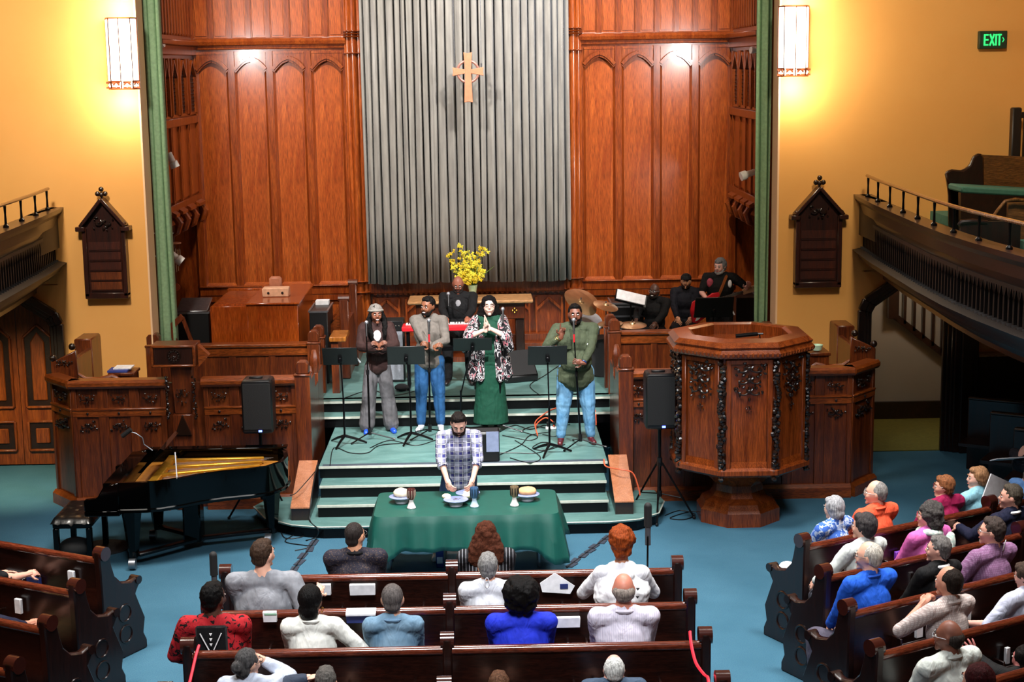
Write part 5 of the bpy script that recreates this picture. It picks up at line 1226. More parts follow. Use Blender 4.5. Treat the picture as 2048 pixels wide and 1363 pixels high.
lab_c = ['front centre pew, nearest the communion table', 'second centre pew from the communion table', 'third centre pew from the communion table', 'fourth centre pew, at the bottom edge of the photo']
for k in range(5):
    if k == 4: break
    y = Y1-PITCH*k
    if k == 0: pc.location = (-.0, y, 0); pc['label'] = lab_c[0]; pc['group'] = 'centre pews'
    else: place(pc, (0, y, 0), 0, lab_c[k], 'centre pews')
pr = make_pew(0, 4.4, ((0, 1), (2.35, 1)), ((.45, .9), (1.2, 1.75), (2.7, 3.3)))
R29 = radians(29)
names = ['front', 'second', 'third', 'fourth', 'fifth', 'sixth']
for k in range(6):
    y = 13.83-.895*k; lab = names[k]+' angled pew of the right block, counted from the pulpit'
    if k == 0: pr.location = (3.15, y, 0); pr.rotation_euler = (0, 0, R29); pr['label'] = lab; pr['group'] = 'angled pews on the right'
    else: place(pr, (3.15, y, 0), R29, lab, 'angled pews on the right')
pl = make_pew(-4.0, 0, ((0, -1), (-2.35, -1)), ((-1.55, -.85), (-2.2, -1.7)))
for k in range(5):
    y = 13.83-.895*k; lab = names[k]+' angled pew of the left block, counted from the piano'
    if k == 0: pl.location = (-3.15, y, 0); pl.rotation_euler = (0, 0, -R29); pl['label'] = lab; pl['group'] = 'angled pews on the left'
    else: place(pl, (-3.15, y, 0), -R29, lab, 'angled pews on the left')
# books and papers in the racks
def book(px_, py_, X=None, Y=None, size=(.15, .03, .11), rz=0, tilt=.15, mat='paper', lab='', cat='book', name='hymnal'):
    c = at(px_, py_, X=X, Y=Y); R = Matrix.Rotation(rz, 3, 'Z') @ Matrix.Rotation(tilt, 3, 'X')
    m = MB().box(c, size, R); o = m.build(name, [M[mat]] if isinstance(mat, str) else [mat], None, bevel=.003); tag(o, lab, cat); return o
M['pgreen'] = plain('green_cover', '8ab49a', .6); M['bluebook'] = plain('navy_cover', '2a3670', .5)
Yp = lambda k: Y1-PITCH*k-.13
book(648, 1178, Y=Yp(0), lab='white booklet in the rack of the front centre pew, leftmost', size=(.12, .03, .1)); book(725, 1178, Y=Yp(0), size=(.22, .03, .1), lab='wide white booklet in the rack of the front centre pew')
c = at(1117, 1165, Y=Yp(0)); o = MB().prism([(c.x-.14, c.z-.08), (c.x+.1, c.z-.1), (c.x+.14, c.z-.03), (c.x-.03, c.z+.09), (c.x-.16, c.z-.0)], c.y, c.y+.006).build('folded_bulletin', M['paper']); tag(o, 'white folded bulletin standing in the front centre pew rack', 'paper')
book(1128, 1172, Y=Yp(0)-.01, size=(.07, .004, .05), lab='small blue printed card on the folded bulletin', mat='bluebook', name='card', cat='card')
book(540, 1232, Y=Yp(1), size=(.11, .03, .09), lab='white and green hymnal behind the man in red, second pew rack'); book(541, 1228, Y=Yp(1)-.02, size=(.1, .006, .02), mat='pgreen', lab='green bookmark strip on the hymnal behind the second pew', name='bookmark')
book(722, 1223, Y=Yp(1)-.02, size=(.24, .1, .02), lab='white paper stack balanced on the second centre pew rack', name='paper_stack', cat='paper', tilt=.2); book(718, 1236, Y=Yp(1), size=(.2, .05, .06), mat='bluebook', lab='dark blue hymnal below the white papers')
book(1133, 1243, Y=Yp(1), size=(.22, .03, .09), lab='pale booklet in the rack beside the woman in blue')
def side_book(u, k, side, lab, mat='paper', size=(.07, .03, .13), z=.74, tilt=0):
    s = 1 if side == 'right' else -1; a = R29*s; o_ = Vector((3.15*s, 13.83-.895*k, 0)); d = Vector((cos(a), sin(a), 0))*u*s; n = Vector((-sin(a), cos(a), 0))
    c = o_+d-n*.1+Vector((0, 0, z)); R = Matrix.Rotation(a, 3, 'Z') @ Matrix.Rotation(tilt, 3, 'Y')
    m = MB().box(c, size, R).build('hymnal', M[mat], None, bevel=.003); tag(m, lab, 'book')
side_book(.55, 0, 'right', 'white hymnal in the front right pew near the aisle'); side_book(1.45, 0, 'right', 'white card on the front right pew beside the pink scarf', size=(.14, .01, .05)); side_book(1.1, 0, 'right', 'purple booklet in the front right pew', M.setdefault('purple', plain('purple_cover', '7a3cb4', .5)) and 'purple', size=(.1, .03, .07)); side_book(2.2, 0, 'right', 'green book in the front right pew beyond the scroll end', 'pgreen', size=(.09, .03, .12))
side_book(1.0, 1, 'right', 'small white hymnal behind the man in black', size=(.04, .03, .12), z=.8)
side_book(.7, 2, 'right', 'white hymnal behind the man in the blue polo'); side_book(1.25, 2, 'right', 'tan-edged hymnal in the third right pew', 'cream', size=(.05, .03, .12))
side_book(.6, 3, 'right', 'white hymnal beside the bald man\'s shoulder', size=(.12, .03, .14)); side_book(1.3, 3, 'right', 'slim white hymnal in the fourth right pew', size=(.04, .03, .13))
side_book(.30, 0, 'left', 'slim white hymnal in the front left pew near the aisle', z=.80); side_book(.80, 0, 'left', 'navy hymnal in the front left pew rack', 'bluebook', size=(.22, .04, .08), z=.70); side_book(1.08, 0, 'left', 'pale blue hymnal in the front left pew rack', 'paper', size=(.2, .04, .08), z=.70); side_book(.85, 0, 'left', 'white sheets under the navy hymnal', size=(.3, .02, .03), z=.635)
side_book(.6, 1, 'left', 'white hymnal in the second left pew rack', z=.8)
# red ropes closing the rear centre pews
def rope(pts, lab):
    o = cable(pts, lab, 'redcord', .012, 'red_rope'); o['category'] = 'rope'
rope([at(1380, 1262, Y=11.42), at(1383, 1290, Y=11.3), at(1392, 1325, Y=11.1), at(1408, 1348, Y=10.9), at(1416, 1355, Y=10.7), at(1418, 1375, Y=10.6)], 'red rope sagging between the right ends of the last centre pews')
rope([at(398, 1290, Y=11.42), at(392, 1310, Y=11.3), at(385, 1340, Y=11.1), at(378, 1370, Y=10.9)], 'red rope hanging at the left end of the third centre pew')
a = at(152, 1302, Z=.03); o = MB(T(a.x, a.y, 0, .3)).bx(-.05, .05, -.04, .04, .0, .012).build('blue_card', glow('blue_card', '2a6ce0', .0) if 0 else plain('bright_blue_card', '2060d8', .5), None); tag(o, 'small bright blue card on the floor under the second left pew', 'card')
# right balcony pews and the post at the wall
def balcony_pew(x, y, z, L, rz, lab, armrail=False):
    t = thing('balcony_pew', lab, 'pew', (x, y, z), rz); Mx = T(x, y, z, rz)
    P = [(.0, 0), (.0, .42), (-.02, .5), (-.06, .58), (-.08, .66), (0, .70), (.1, .68), (.2, .70), (.27, .8), (.34, .95), (.44, .98), (.5, .92), (.5, 0)]
    MB(Mx).prism([(a, b) for a, b in P], 0, .07, 'y').build('pew_end', M['pewend'], t, bevel=.02) if 0 else None
    MB(Mx).prism([(-a+.5, b) for a, b in P], -.07, 0, 'x').build('pew_end', M['lacquer'] if 0 else M['pewend'], t, bevel=.02)
    return t, Mx
def bp(px_, X, Yc, lab, n):
    pass
bz = 3.0
t = thing('balcony_pew', 'balcony pew with teal cushion and curved dark end above the right wall', 'pew', (6.2, 19.8, 3.3))
a = at(1900, 352, Y=19.5)      # arm tip
E_ = [at(*q, Y=19.6) for q in ((1889, 345), (1900, 338), (1924, 340), (1938, 330), (1945, 312), (1958, 305), (1966, 312), (1967, 400), (1960, 470), (1897, 470), (1896, 390), (1893, 365))]
MB().prism([(p.x, p.z) for p in E_], 19.55, 19.63).build('pew_end', M['pewend'], t, bevel=.02)
b0, b1 = at(1962, 309, Y=19.64), at(2100, 330, Y=19.64); d0 = at(1962, 372, Y=19.64)
MB().prism([(b0.x, b0.z), (b1.x+1, b1.z+.02), (b1.x+1, d0.z-.2), (d0.x, d0.z)], 19.64, 19.70).build('backrest', wood('balcony_back_oak', '4a2c12', '8a5a2c', .3, (.8, 9, 9)), t)
c0, c1 = at(1898, 366, Y=19.5), at(2080, 388, Y=19.5)
MB().prism([(c0.x, c0.z), (c1.x+1, c1.z), (c1.x+1, c1.z-.08), (c0.x, c0.z-.08)], 18.98, 19.54).build('seat_cushion', M['seatteal'], t, bevel=.02)
MB().prism([(c0.x, c0.z-.08), (c1.x+1, c1.z-.08), (c1.x+1, 3.25), (c0.x+.02, 3.25)], 19.0, 19.1).build('seat_front', M['balcbrown'], t)
t = thing('balcony_pew', 'second balcony pew with bowed arm, lower at the right edge', 'pew', (6.3, 17.5, 3.0))
pts = [at(*q, Y=17.6) for q in ((1983, 438), (1995, 420), (2010, 402), (2030, 398), (2090, 405))]; MB().tube(pts, .018, 8).build('curved_rail', M['pewend'] if 0 else wood('handrail_oak', '5a3414', 'a06a34', .25), t)
q0, q1 = at(2016, 405, Y=17.7), at(2016, 470, Y=17.7); MB().bx(q0.x, q0.x+2, 17.68, 17.74, 3.0, q0.z).build('backrest', wood('balcony_back_oak', '4a2c12', '8a5a2c', .3), t)
pts = [at(*q, Y=17.3) for q in ((1917, 450), (1922, 444), (1945, 442), (1975, 444))]; MB().tube(pts, [.02, .03, .03, .02], 8).build('arm', M['pewend'], t); MB().bx(pts[1].x, q0.x+.02, 17.3, 17.36, 3.0, pts[1].z).build('pew_end', M['pewend'], t)
t = thing('gallery_post', 'dark slatted gallery partition against the right wall', 'partition', (7.4, 21.0, 3.3))
a, b = at(2024, 215, Y=20.9), at(2040, 315, Y=20.9); MB().bx(a.x, a.x+.12, 20.85, 20.98, 3.55, a.z).build('post', M['balc'], t, bevel=.015); MB().bx(a.x+.12, a.x+.9, 20.9, 20.95, a.z-.14, a.z-.06).build('rail', M['balc'], t)
for k in range(5): MB().bx(a.x+.17+k*.14, a.x+.22+k*.14, 20.9, 20.95, 3.6, a.z-.14).build('slat', M['balc'], t)
# dark pews in the shade under the right balcony
for k in range(3):
    p = at(1960+k*10, 860+k*14, Z=.9); t = thing('aisle_pew', ['dim side pew furthest back under the right balcony', 'middle dim side pew under the right balcony', 'nearest dim side pew under the right balcony'][k], 'pew', (6.6, 20.2-k*.9, 0), -.55)
    Mx = T(6.6, 20.2-k*.9, 0, -.55); MB(Mx).bx(0, 2.4, -.03, .03, 0, .95).build('backrest', M['pewend'], t, bevel=.01); MB(Mx).bx(0, 2.4, -.05, .05, .93, .97).build('top_rail', M['balcbrown'], t, bevel=.015); MB(Mx).bx(0, 2.4, -.45, -.03, .4, .44).build('seat', M['pewend'], t)
# ================================================================ PEOPLE
def cloth_mat(kind, *cols, rough=.8, freq=30, name=None):
    key = kind+'_'+'_'.join(cols)+str(freq)
    if key in MATS: return MATS[key]
    t = NT(name or kind+'_cloth'); t.b.inputs['Roughness'].default_value = rough; t.b.inputs['Specular IOR Level'].default_value = .25
    C = [hexc(c) for c in cols]; v = t.coords()
    fold = t.noise(t.coords((7, 7, 3)), 1.3, 3, .55, .8)
    def axis(i, f, w, ph=0):
        s = t.n('ShaderNodeSeparateXYZ'); t.l(v, s.inputs[0]); m = t.n('ShaderNodeMath', operation='MULTIPLY_ADD'); t.l(s.outputs[i], m.inputs[0]); m.inputs[1].default_value = f; m.inputs[2].default_value = ph+50
        q = t.n('ShaderNodeMath', operation='FRACT'); t.l(m.outputs[0], q.inputs[0]); r = t.n('ShaderNodeMath', operation='LESS_THAN'); t.l(q.outputs[0], r.inputs[0]); r.inputs[1].default_value = w; return r.outputs[0]
    if kind == 'plain': f = t.noise(v, 20, 3); col = t.ramp(f, [(.3, mul(C[0], .86)), (.7, mul(C[0], 1.12))])
    elif kind == 'denim': f = t.noise(v, 6, 4); col = t.ramp(f, [(.3, C[0]), (.75, C[1])])
    elif kind == 'stripe': col = t.mix(axis(0, freq, .18), C[0], C[1])
    elif kind == 'plaid':
        f9 = 11; c = t.mix(axis(0, f9, .42), C[0], C[1]); c2 = t.mix(axis(2, f9, .42), C[0], C[1]); c = t.mix(.5, c, c2); c = t.mix(axis(0, f9, .16, .7), c, C[2]); c = t.mix(axis(2, f9, .16, .7), c, C[2]); c = t.mix(axis(0, f9*2, .10, .3), c, C[3]); col = t.mix(axis(2, f9*2, .10, .3), c, C[3])
    elif kind == 'check': c = t.mix(axis(0, freq, .4), C[0], C[1]); col = t.mix(axis(2, freq, .4), c, C[1])
    elif kind == 'floral': f = t.noise(v, 17, 2, .5, 1.5); col = t.ramp(f, [(.44, C[0]), (.5, C[1]), (.58, C[2])], 'CONSTANT')
    elif kind == 'kimono': f = t.noise(t.coords((5, 5, 3)), 2.4, 1, .4, 2.2); col = t.ramp(f, [(.30, C[0]), (.43, C[1]), (.49, C[2]), (.56, C[1]), (.63, C[3])], 'CONSTANT')
    elif kind == 'speck': f = t.noise(v, 70, 3, .8); g = t.ramp(f, [(.55, C[0]), (.66, C[1])]); col = g
    t.l(col, t.b.inputs['Base Color']); t.bump(fold, .55, .05)
    MATS[key] = t.m; return t.m
def skin_mat(h):
    if 'skin'+h in MATS: return MATS['skin'+h]
    t = NT('skin'); c = hexc(h); f = t.noise(t.coords(), 9, 3)
    t.l(t.ramp(f, [(.3, mul(c, .88)), (.7, mul(c, 1.1))]), t.b.inputs['Base Color']); t.b.inputs['Roughness'].default_value = .48
    t.b.inputs['Specular IOR Level'].default_value = .4; MATS['skin'+h] = t.m; return t.m
def hair_mat(h, curly=False):
    k = 'hair'+h+str(curly)
    if k in MATS: return MATS[k]
    t = NT('hair'); c = hexc(h); v = t.coords((60, 60, 6) if not curly else (30, 30, 30)); f = t.noise(v, 1.5 if not curly else 2.5, 4, .7, .8)
    t.l(t.ramp(f, [(.35, mul(c, .4)), (.65, mul(c, 1.3))]), t.b.inputs['Base Color']); t.b.inputs['Specular IOR Level'].default_value = .12; t.b.inputs['Roughness'].default_value = .5 if not curly else .9
    t.bump(f, .8, .012); MATS[k] = t.m; return t.m
PEND = []
def soup(name, m, mat, parent, voxel, smooth=3, extra=None, disp=None, cut=None):
    o = m.build(name, mat, parent, smooth=True)
    r = o.modifiers.new('r', 'REMESH'); r.mode = 'VOXEL'; r.voxel_size = voxel; r.use_smooth_shade = True
    s = o.modifiers.new('s', 'SMOOTH'); s.iterations = smooth; s.factor = .5
    PEND.append((o, extra, disp, cut)); return o
def finish_soups():
    bpy.context.view_layer.update(); dg = bpy.context.evaluated_depsgraph_get(); res = []
    for o, extra, disp, cut in PEND: res.append(bpy.data.meshes.new_from_object(o.evaluated_get(dg)))
    for (o, extra, disp, cut), me in zip(PEND, res):
        old = o.data; o.modifiers.clear(); nm = old.name
        if disp:
            amp, fr = disp
            nn = [v.normal.copy() for v in me.vertices]
            for v, n_ in zip(me.vertices, nn): v.co += n_*amp*(noise.noise(v.co*fr)+.5*noise.noise(v.co*fr*2.3))
        if extra is not None or cut is not None:
            bm = bmesh.new(); bm.from_mesh(me)
            if cut is not None:
                co, no = cut; bmesh.ops.bisect_plane(bm, geom=bm.verts[:]+bm.edges[:]+bm.faces[:], plane_co=co, plane_no=no, clear_outer=True)
            if extra is not None: bm.from_mesh(extra); bpy.data.meshes.remove(extra)
            for f in bm.faces: f.smooth = True
            bm.to_mesh(me); bm.free()
        else: me.polygons.foreach_set('use_smooth', [True]*len(me.polygons))
        me.materials.clear()
        for m_ in old.materials: me.materials.append(m_)
        o.data = me; bpy.data.meshes.remove(old); me.name = o.name
def head_shape(m, w=1.0):
    seg, rings = 26, 20; vs = []; fs = []
    for i in range(rings+1):
        t = pi*i/rings
        for k in range(seg):
            a = 2*pi*k/seg; dx, dy, dz = sin(t)*cos(a), sin(t)*sin(a), cos(t); lo = max(0, -dz)
            x = .076*dx*(1-.30*lo**1.3)*w; y = .096*dy; z = .118*dz
            if dy > 0: y *= 1-.42*lo**1.2
            else: y *= (.93 if dz < .3 else .93-.10*(dz-.3)); y -= .006*lo
            vs.append((x, y, z))
    for i in range(rings):
        for k in range(seg): k2 = (k+1) % seg; fs.append((i*seg+k, (i+1)*seg+k, (i+1)*seg+k2, i*seg+k2))
    m.add(vs, fs)
    m.cap((0, -.084, .022), (0, -.105, -.020), .008, .0135, 8)
    for s in (-1, 1): m.ell((s*.077*w, .008, -.006), (.011, .019, .032), None, 8, 6); m.ell((s*.012, -.096, -.024), (.009, .010, .008), None, 6, 4); m.ell((s*.034, -.074, -.03), (.024, .016, .024), None, 8, 6)
    m.cap((-.036, -.080, .030), (.036, -.080, .030), .009, .009, 6)
    m.ell((0, -.082, -.096), (.026, .017, .019), None, 8, 6); m.ell((0, -.088, -.058), (.027, .009, .015), None, 8, 6)
def hand(m, w, d, n, side, curl=.5, spread=.12, point=False, s=1.0, thumb=.6):
    "w wrist, d finger direction, n palm-facing direction, side +1 left / -1 right"
    w, d, n = Vector(w), Vector(d).normalized(), Vector(n); n = (n-d*n.dot(d)).normalized(); u = d.cross(n)*side      # towards the thumb
    k = s
    m.cap(w-d*.02*k, w+d*.03*k, .026*k, .03*k, 8)
    R = Matrix((u, n, d)).transposed()
    m.ell(w+d*.055*k, (.041*k, .017*k, .052*k), R, 10, 7)
    for i, (o, L) in enumerate(((.027, .072), (.009, .080), (-.010, .074), (-.028, .058))):
        c = curl if not (point and i == 0) else .05
        if point and i > 0: c = 1.5
        p = w+d*.092*k+u*o*k; a = 0; dd = (d+u*spread*(1.2-i)*.5).normalized()
        for j, f in enumerate((.45, .3, .25)):
            a += c*(.7 if j else .6); q = p+(dd*cos(a)+n*sin(a))*L*f*k; m.cap(p, q, .0092*k*(1-.1*j), .0085*k*(1-.1*j), 6); p = q
    p = w+d*.03*k+u*.034*k; q = p+(u*.8+d*.5+n*.3).normalized()*.036*k; r_ = q+(u*.35*(1-thumb)+d*.8+n*.5*thumb).normalized()*.034*k
    m.cap(p, q, .0125*k, .011*k, 6); m.cap(q, r_, .011*k, .009*k, 6)
HAIRS = {}
def ik(S_, W_, a, b, hint):
    S_, W_ = Vector(S_), Vector(W_); d = W_-S_; L = d.length
    if L > (a+b)*.985: W_ = S_+d*((a+b)*.985/L); d = W_-S_; L = d.length
    if L < abs(a-b)+.03: L = abs(a-b)+.03
    d.normalize(); x = (a*a-b*b+L*L)/(2*L); h = sqrt(max(a*a-x*x, 0)); k = Vector(hint); k = (k-d*k.dot(d))
    if k.length < 1e-3: k = Vector((0, 0, -1))
    k.normalize(); return S_+d*x+k*h, W_
def person(label, loc_head, z0, rz=0.0, sit=True, build=1.0, skin='e0ac8c', hair=('short', '3a2418'), top=None, bottom=None, shoes='181414',
           hyaw=0, hpitch=0, lean=0, L=None, R=None, sleeve=1.0, glasses=None, beard=None, smile=False, collar=None, seat=.445, vox=.0135, feet=None,
           hat=None, hem=.0, flare=0, skirt=None, knees=None, extra=None, belly=0, group=None, hands=(None, None), stance=.1, twist=0, neckline=None, roll=0, fine=1):
    H3 = Vector(loc_head)
    if sit: s = 1.0; zp = seat+.12
    else: s = (H3.z-z0)/1.63; zp = .95*s
    Rl = Matrix.Rotation(-lean*-1, 3, 'X')      # +lean brings the head towards local -y
    Rl = Matrix.Rotation(lean, 3, 'X') @ Matrix.Rotation(twist, 3, 'Z')
    tl = .68*s                                    # pelvis to head centre
    if sit: tl = (H3.z-z0-zp)/cos(lean)
    ks = tl/.68
    up = Rl @ Vector((0, 0, 1)); off = up*tl
    Rz = Matrix.Rotation(rz, 3, 'Z'); root = H3-Rz @ Vector((off.x, off.y, 0)); root.z = z0
    t = thing('person', label, 'person', root, rz, group); Mw = WM[t.name]
    P = Vector((0, 0, zp if sit else .95*s))
    U = lambda x, y, z: P+Rl @ Vector((x*build, y, z*ks))         # upper body point, z above pelvis
    hd = P+off
    g = ks if sit else s
    m = MB(Mw); b_ = build; HR = Matrix.Rotation(hyaw, 3, 'Z') @ Matrix.Rotation(hpitch, 3, 'X') @ Matrix.Rotation(roll, 3, 'Y')
    sh = {1: U(.172, .015, .498), -1: U(-.172, .015, .498)}; hs = max(.94, min(1.08, g))*(1.0 if sit else 1.07)
    def E(c, r, M_=m, k=1.0): M_.ell(c, (r[0]*b_*k, r[1]*k*(1+(b_-1)*.9), r[2]*k), Rl, 14, 9)
    def torso(M_, k, z_low=-.12):
        E(U(0, 0, -.02), (.158, .118, .12*ks), M_, k); E(U(0, -.005, .13), (.142, .108, .15*ks), M_, k); E(U(0, .0, .32), (.165, .118, .17*ks), M_, k)
        if belly: E(U(0, -.06-.5*belly, .10), (.14, .10+belly, .14*ks), M_, k)
        M_.cap(sh[-1], sh[1], .062*k*(b_*.5+.5), .062*k*(b_*.5+.5), 10); M_.cap(U(-.075, .02, .535), U(.075, .02, .535), .050*k, .050*k, 8); M_.cap(U(0, .02, .52), U(0, .02, .572), .068*k, .052*k, 8)
    torso(m, 1.0)
    nb = U(0, .02, .515); nt = hd+HR @ Vector((0, .012, -.06)); m.cap(nb, nt, .060*(b_*.4+.6), .054*(b_*.4+.6), 10)
    Mh = Mw @ (Matrix.Translation(hd) @ HR.to_4x4()); hsM = Mh @ Matrix.Scale(hs, 4)
    mh = MB(hsM); head_shape(mh); m.v += mh.v; o_ = len(m.v)-len(mh.v); m.f += [tuple(i+o_ for i in f) for f in mh.f]; m.mi += [0]*len(mh.f)
    # arms
    ua, fa = .285*g, .25*g; ex = MB(Mw); arms = {}
    defw = {1: (Vector((.10, -.34, seat+.20)), Vector((.8, .3, -1))), -1: (Vector((-.10, -.34, seat+.20)), Vector((-.8, .3, -1)))} if sit else {1: (Vector((.27*b_, -.03, .80*s)), Vector((.5, .8, 0))), -1: (Vector((-.27*b_, -.03, .80*s)), Vector((-.5, .8, 0)))}
    for sd, spec, hp in ((1, L, hands[0]), (-1, R, hands[1])):
        Wt, hint = defw[sd] if spec is None else (Vector(spec[0]), Vector(spec[1]))
        el, wr = ik(sh[sd], Wt, ua, fa, hint); arms[sd] = (el, wr)
        m.cap(sh[sd], el, .050*(b_*.6+.4), .041, 10); m.cap(el, wr, .041, .027, 10)
        d = (wr-el).normalized(); hp = hp or {}
        hand(ex, wr, hp.get('d', d), hp.get('n', Vector((-sd*.6, 0, -.8)) if sit else Vector((-sd, 0, 0))), sd, hp.get('curl', .55), hp.get('spread', .12), hp.get('point', False), s=1.0)
    # legs
    hip = {q: P+Vector((q*.092*b_, 0, -.03)) for q in (1, -1)}; kn = {}; an = {}
    for q in (1, -1):
        if sit:
            kn[q] = Vector((q*.13*b_, -.46, seat+.07)) if knees is None else Vector(knees[0 if q > 0 else 1]); an[q] = Vector((kn[q].x*1.0, kn[q].y+.02, .09))
        else:
            an[q] = Vector((q*stance, .02, .085*s)) if feet is None else Vector(feet[0 if q > 0 else 1]); kn[q] = (hip[q]+an[q])/2+Vector((0, -.02, .0))
        m.cap(hip[q], kn[q], .080*(b_*.6+.4), .056, 10); m.cap(kn[q], an[q], .054, .036, 10); m.cap(an[q]+Vector((0, .02, -.04)), an[q]+Vector((q*.02, -.13, -.055)), .034, .03, 8)
    sk = skin_mat(skin); exme = None
    eo = ex.build('tmp', sk, None); off0 = eo.location.copy(); Mi = Mw.inverted(); eo.data.transform(Mi @ Matrix.Translation(off0)); exme = eo.data.copy(); me_ = eo.data; bpy.data.objects.remove(eo); bpy.data.meshes.remove(me_)
    body = soup('body', m, sk, t, vox, 2, exme)
    # face
    def hm(): return MB(hsM)
    for q in (-1, 1):
        hm().ell((q*.029, -.0835, .006), (.0125, .009, .0075), None, 8, 6).build('eye', plain('eye_white', 'd8d4cc', .3), body)
        hm().ell((q*.029+.001, -.0915, .006), (.006, .003, .0065), None, 8, 5).build('iris', plain('iris_dark', '140c08', .2), body)
        hm().tube([(q*.014, -.092, .026), (q*.03, -.093, .032), (q*.046, -.083, .026)], [.004, .005, .003], 6).build('eyebrow', hair_mat(hair[1] if hair[0] != 'none' and beard is None else (beard or '4a4038')), body)
    lip = plain('lips_'+skin, '%02x%02x%02x' % tuple(int(int(skin[i:i+2], 16)*f) for i, f in ((0, .78), (2, .58), (4, .58))), .4)
    if smile:
        hm().ell((0, -.094, -.058), (.026, .007, .011), None, 10, 6).build('lips', lip, body); hm().ell((0, -.099, -.056), (.021, .004, .006), None, 8, 5).build('teeth', M['whitep'], body)
    else: hm().ell((0, -.0945, -.058), (.022, .007, .007), None, 10, 6).build('lips', lip, body)
    # hair
    st_, hc = hair; hmx = MB(hsM); cur = st_ in ('afro', 'curly', 'curlylong'); hmat = hair_mat(hc, cur); V = .009
    def HE(c, r): hmx.ell(c, r, None, 16, 12)
    dsp = (.006, 42); ok = True
    if st_ == 'short': HE((0, .019, .028), (.083, .092, .099)); HE((0, .05, -.03), (.066, .05, .05)); HE((0, -.025, .088), (.058, .045, .034))
    elif st_ == 'buzz': HE((0, .016, .030), (.0785, .089, .0925)); HE((0, .05, -.03), (.062, .045, .05)); dsp = (.001, 40)
    elif st_ == 'fringe': HE((0, .030, -.006), (.083, .082, .058)); HE((0, .05, -.03), (.066, .05, .05)); dsp = (.003, 40)
    elif st_ == 'thin': HE((0, .022, .016), (.0825, .088, .095)); HE((0, .05, -.03), (.066, .05, .05)); dsp = (.003, 40)
    elif st_ == 'bob': HE((0, .018, .02), (.094, .098, .112)); HE((0, .03, -.05), (.088, .075, .072)); HE((0, -.045, .08), (.06, .04, .035)); dsp = (.005, 22)
    elif st_ == 'bobshort': HE((0, .022, .022), (.092, .098, .108)); HE((0, .045, -.035), (.078, .06, .06)); HE((0, -.04, .08), (.062, .045, .038)); dsp = (.006, 24)
    elif st_ == 'afro': HE((0, .03, .045), (.115, .115, .115)); HE((0, .045, -.02), (.095, .08, .08)); dsp = (.014, 22)
    elif st_ == 'bigafro': HE((0, .03, .05), (.135, .13, .12)); HE((0, .045, -.02), (.12, .09, .09)); dsp = (.012, 22)
    elif st_ == 'afrotall': HE((0, .03, .06), (.105, .11, .11)); HE((0, .045, -.03), (.075, .06, .07)); dsp = (.016, 20)
    elif st_ == 'curly': HE((0, .025, .03), (.11, .11, .112)); HE((0, .05, -.05), (.105, .085, .09)); dsp = (.014, 22)
    elif st_ == 'curlylong': HE((0, .022, .03), (.098, .102, .105)); HE((0, .045, -.05), (.132, .085, .13)); HE((0, .06, -.12), (.158, .08, .14)); HE((0, .065, -.18), (.165, .07, .10)); dsp = (.012, 26)
    elif st_ == 'long':
        HE((0, .02, .025), (.088, .097, .103)); HE((0, .045, -.07), (.095, .06, .10)); HE((0, .05, -.17), (.10, .05, .10)); dsp = (.007, 16)
    elif st_ == 'longfront':
        HE((0, .022, .028), (.088, .095, .1)); HE((0, .045, -.07), (.1, .06, .11))
        for q in (-1, 1): hmx.tube([(q*.075, -.02, .04), (q*.098, -.02, -.06), (q*.105, -.05, -.16), (q*.09, -.085, -.26), (q*.07, -.10, -.33)], [.02, .032, .042, .04, .02], 10)
        dsp = (.008, 22)
    elif st_ == 'bun': HE((0, .018, .026), (.084, .094, .1)); HE((0, .11, .0), (.05, .045, .05)); HE((0, .06, -.04), (.07, .05, .06)); dsp = (.006, 25)
    elif st_ == 'ponylow': HE((0, .018, .026), (.086, .096, .102)); HE((0, .06, -.06), (.075, .05, .07)); dsp = (.004, 20)
    else: ok = False
    if ok: soup('hair', hmx, hmat, t, V, 1, None, dsp)
    if beard:
        bm_ = MB(hsM); bm_.ell((0, -.055, -.088), (.052, .042, .034), None, 14, 9); bm_.cap((-.066, -.012, -.04), (-.045, -.055, -.085), .013, .02, 8); bm_.cap((.066, -.012, -.04), (.045, -.055, -.085), .013, .02, 8)
        bm_.cap((-.024, -.096, -.046), (.024, -.096, -.046), .006, .006, 6); soup('beard', bm_, hair_mat(beard, True), t, .006, 1, None, (.003, 50))
    if glasses:
        gm = hm(); gmt = plain('glasses_'+glasses, glasses, .3)
        for q in (-1, 1):
            gm.tube([(q*.031+.023*cos(a), -.104, .006+.017*sin(a)) for a in [2*pi*i/12 for i in range(12)]], .0022, 4, closed=True); gm.tube([(q*.054, -.102, .009), (q*.078, -.06, .010), (q*.081, .01, .004)], .0022, 4)
        gm.tube([(-.008, -.106, .01), (.008, -.106, .01)], .002, 4); gm.build('glasses', gmt, t)
    if hat == 'cap':
        c = hm(); c.ell((0, .012, .05), (.088, .098, .078), None, 18, 10); soup('cap', c, cloth_mat('plain', '101012'), t, .008, 1); hm().prism([(-.065, -.07), (-.05, -.15), (0, -.17), (.05, -.15), (.065, -.07)], .045, .052, 'z').build('cap_brim', cloth_mat('plain', '0c0c0e'), t)
    if hat == 'scarf':
        c = hm(); c.ell((0, .028, .045), (.092, .105, .088), None, 18, 10); c.ell((.0, .11, .01), (.05, .045, .045), None, 10, 7); soup('headscarf', c, cloth_mat('speck', '74706c', 'a89c90'), t, .008, 1, None, (.004, 25))
        hm().tube([(.09*cos(a), .02+.102*sin(a), .045-.012*sin(a)) for a in [2*pi*i/24 for i in range(24)]], .013, 8, closed=True).build('headscarf_band', cloth_mat('plain', '8c8880'), t)
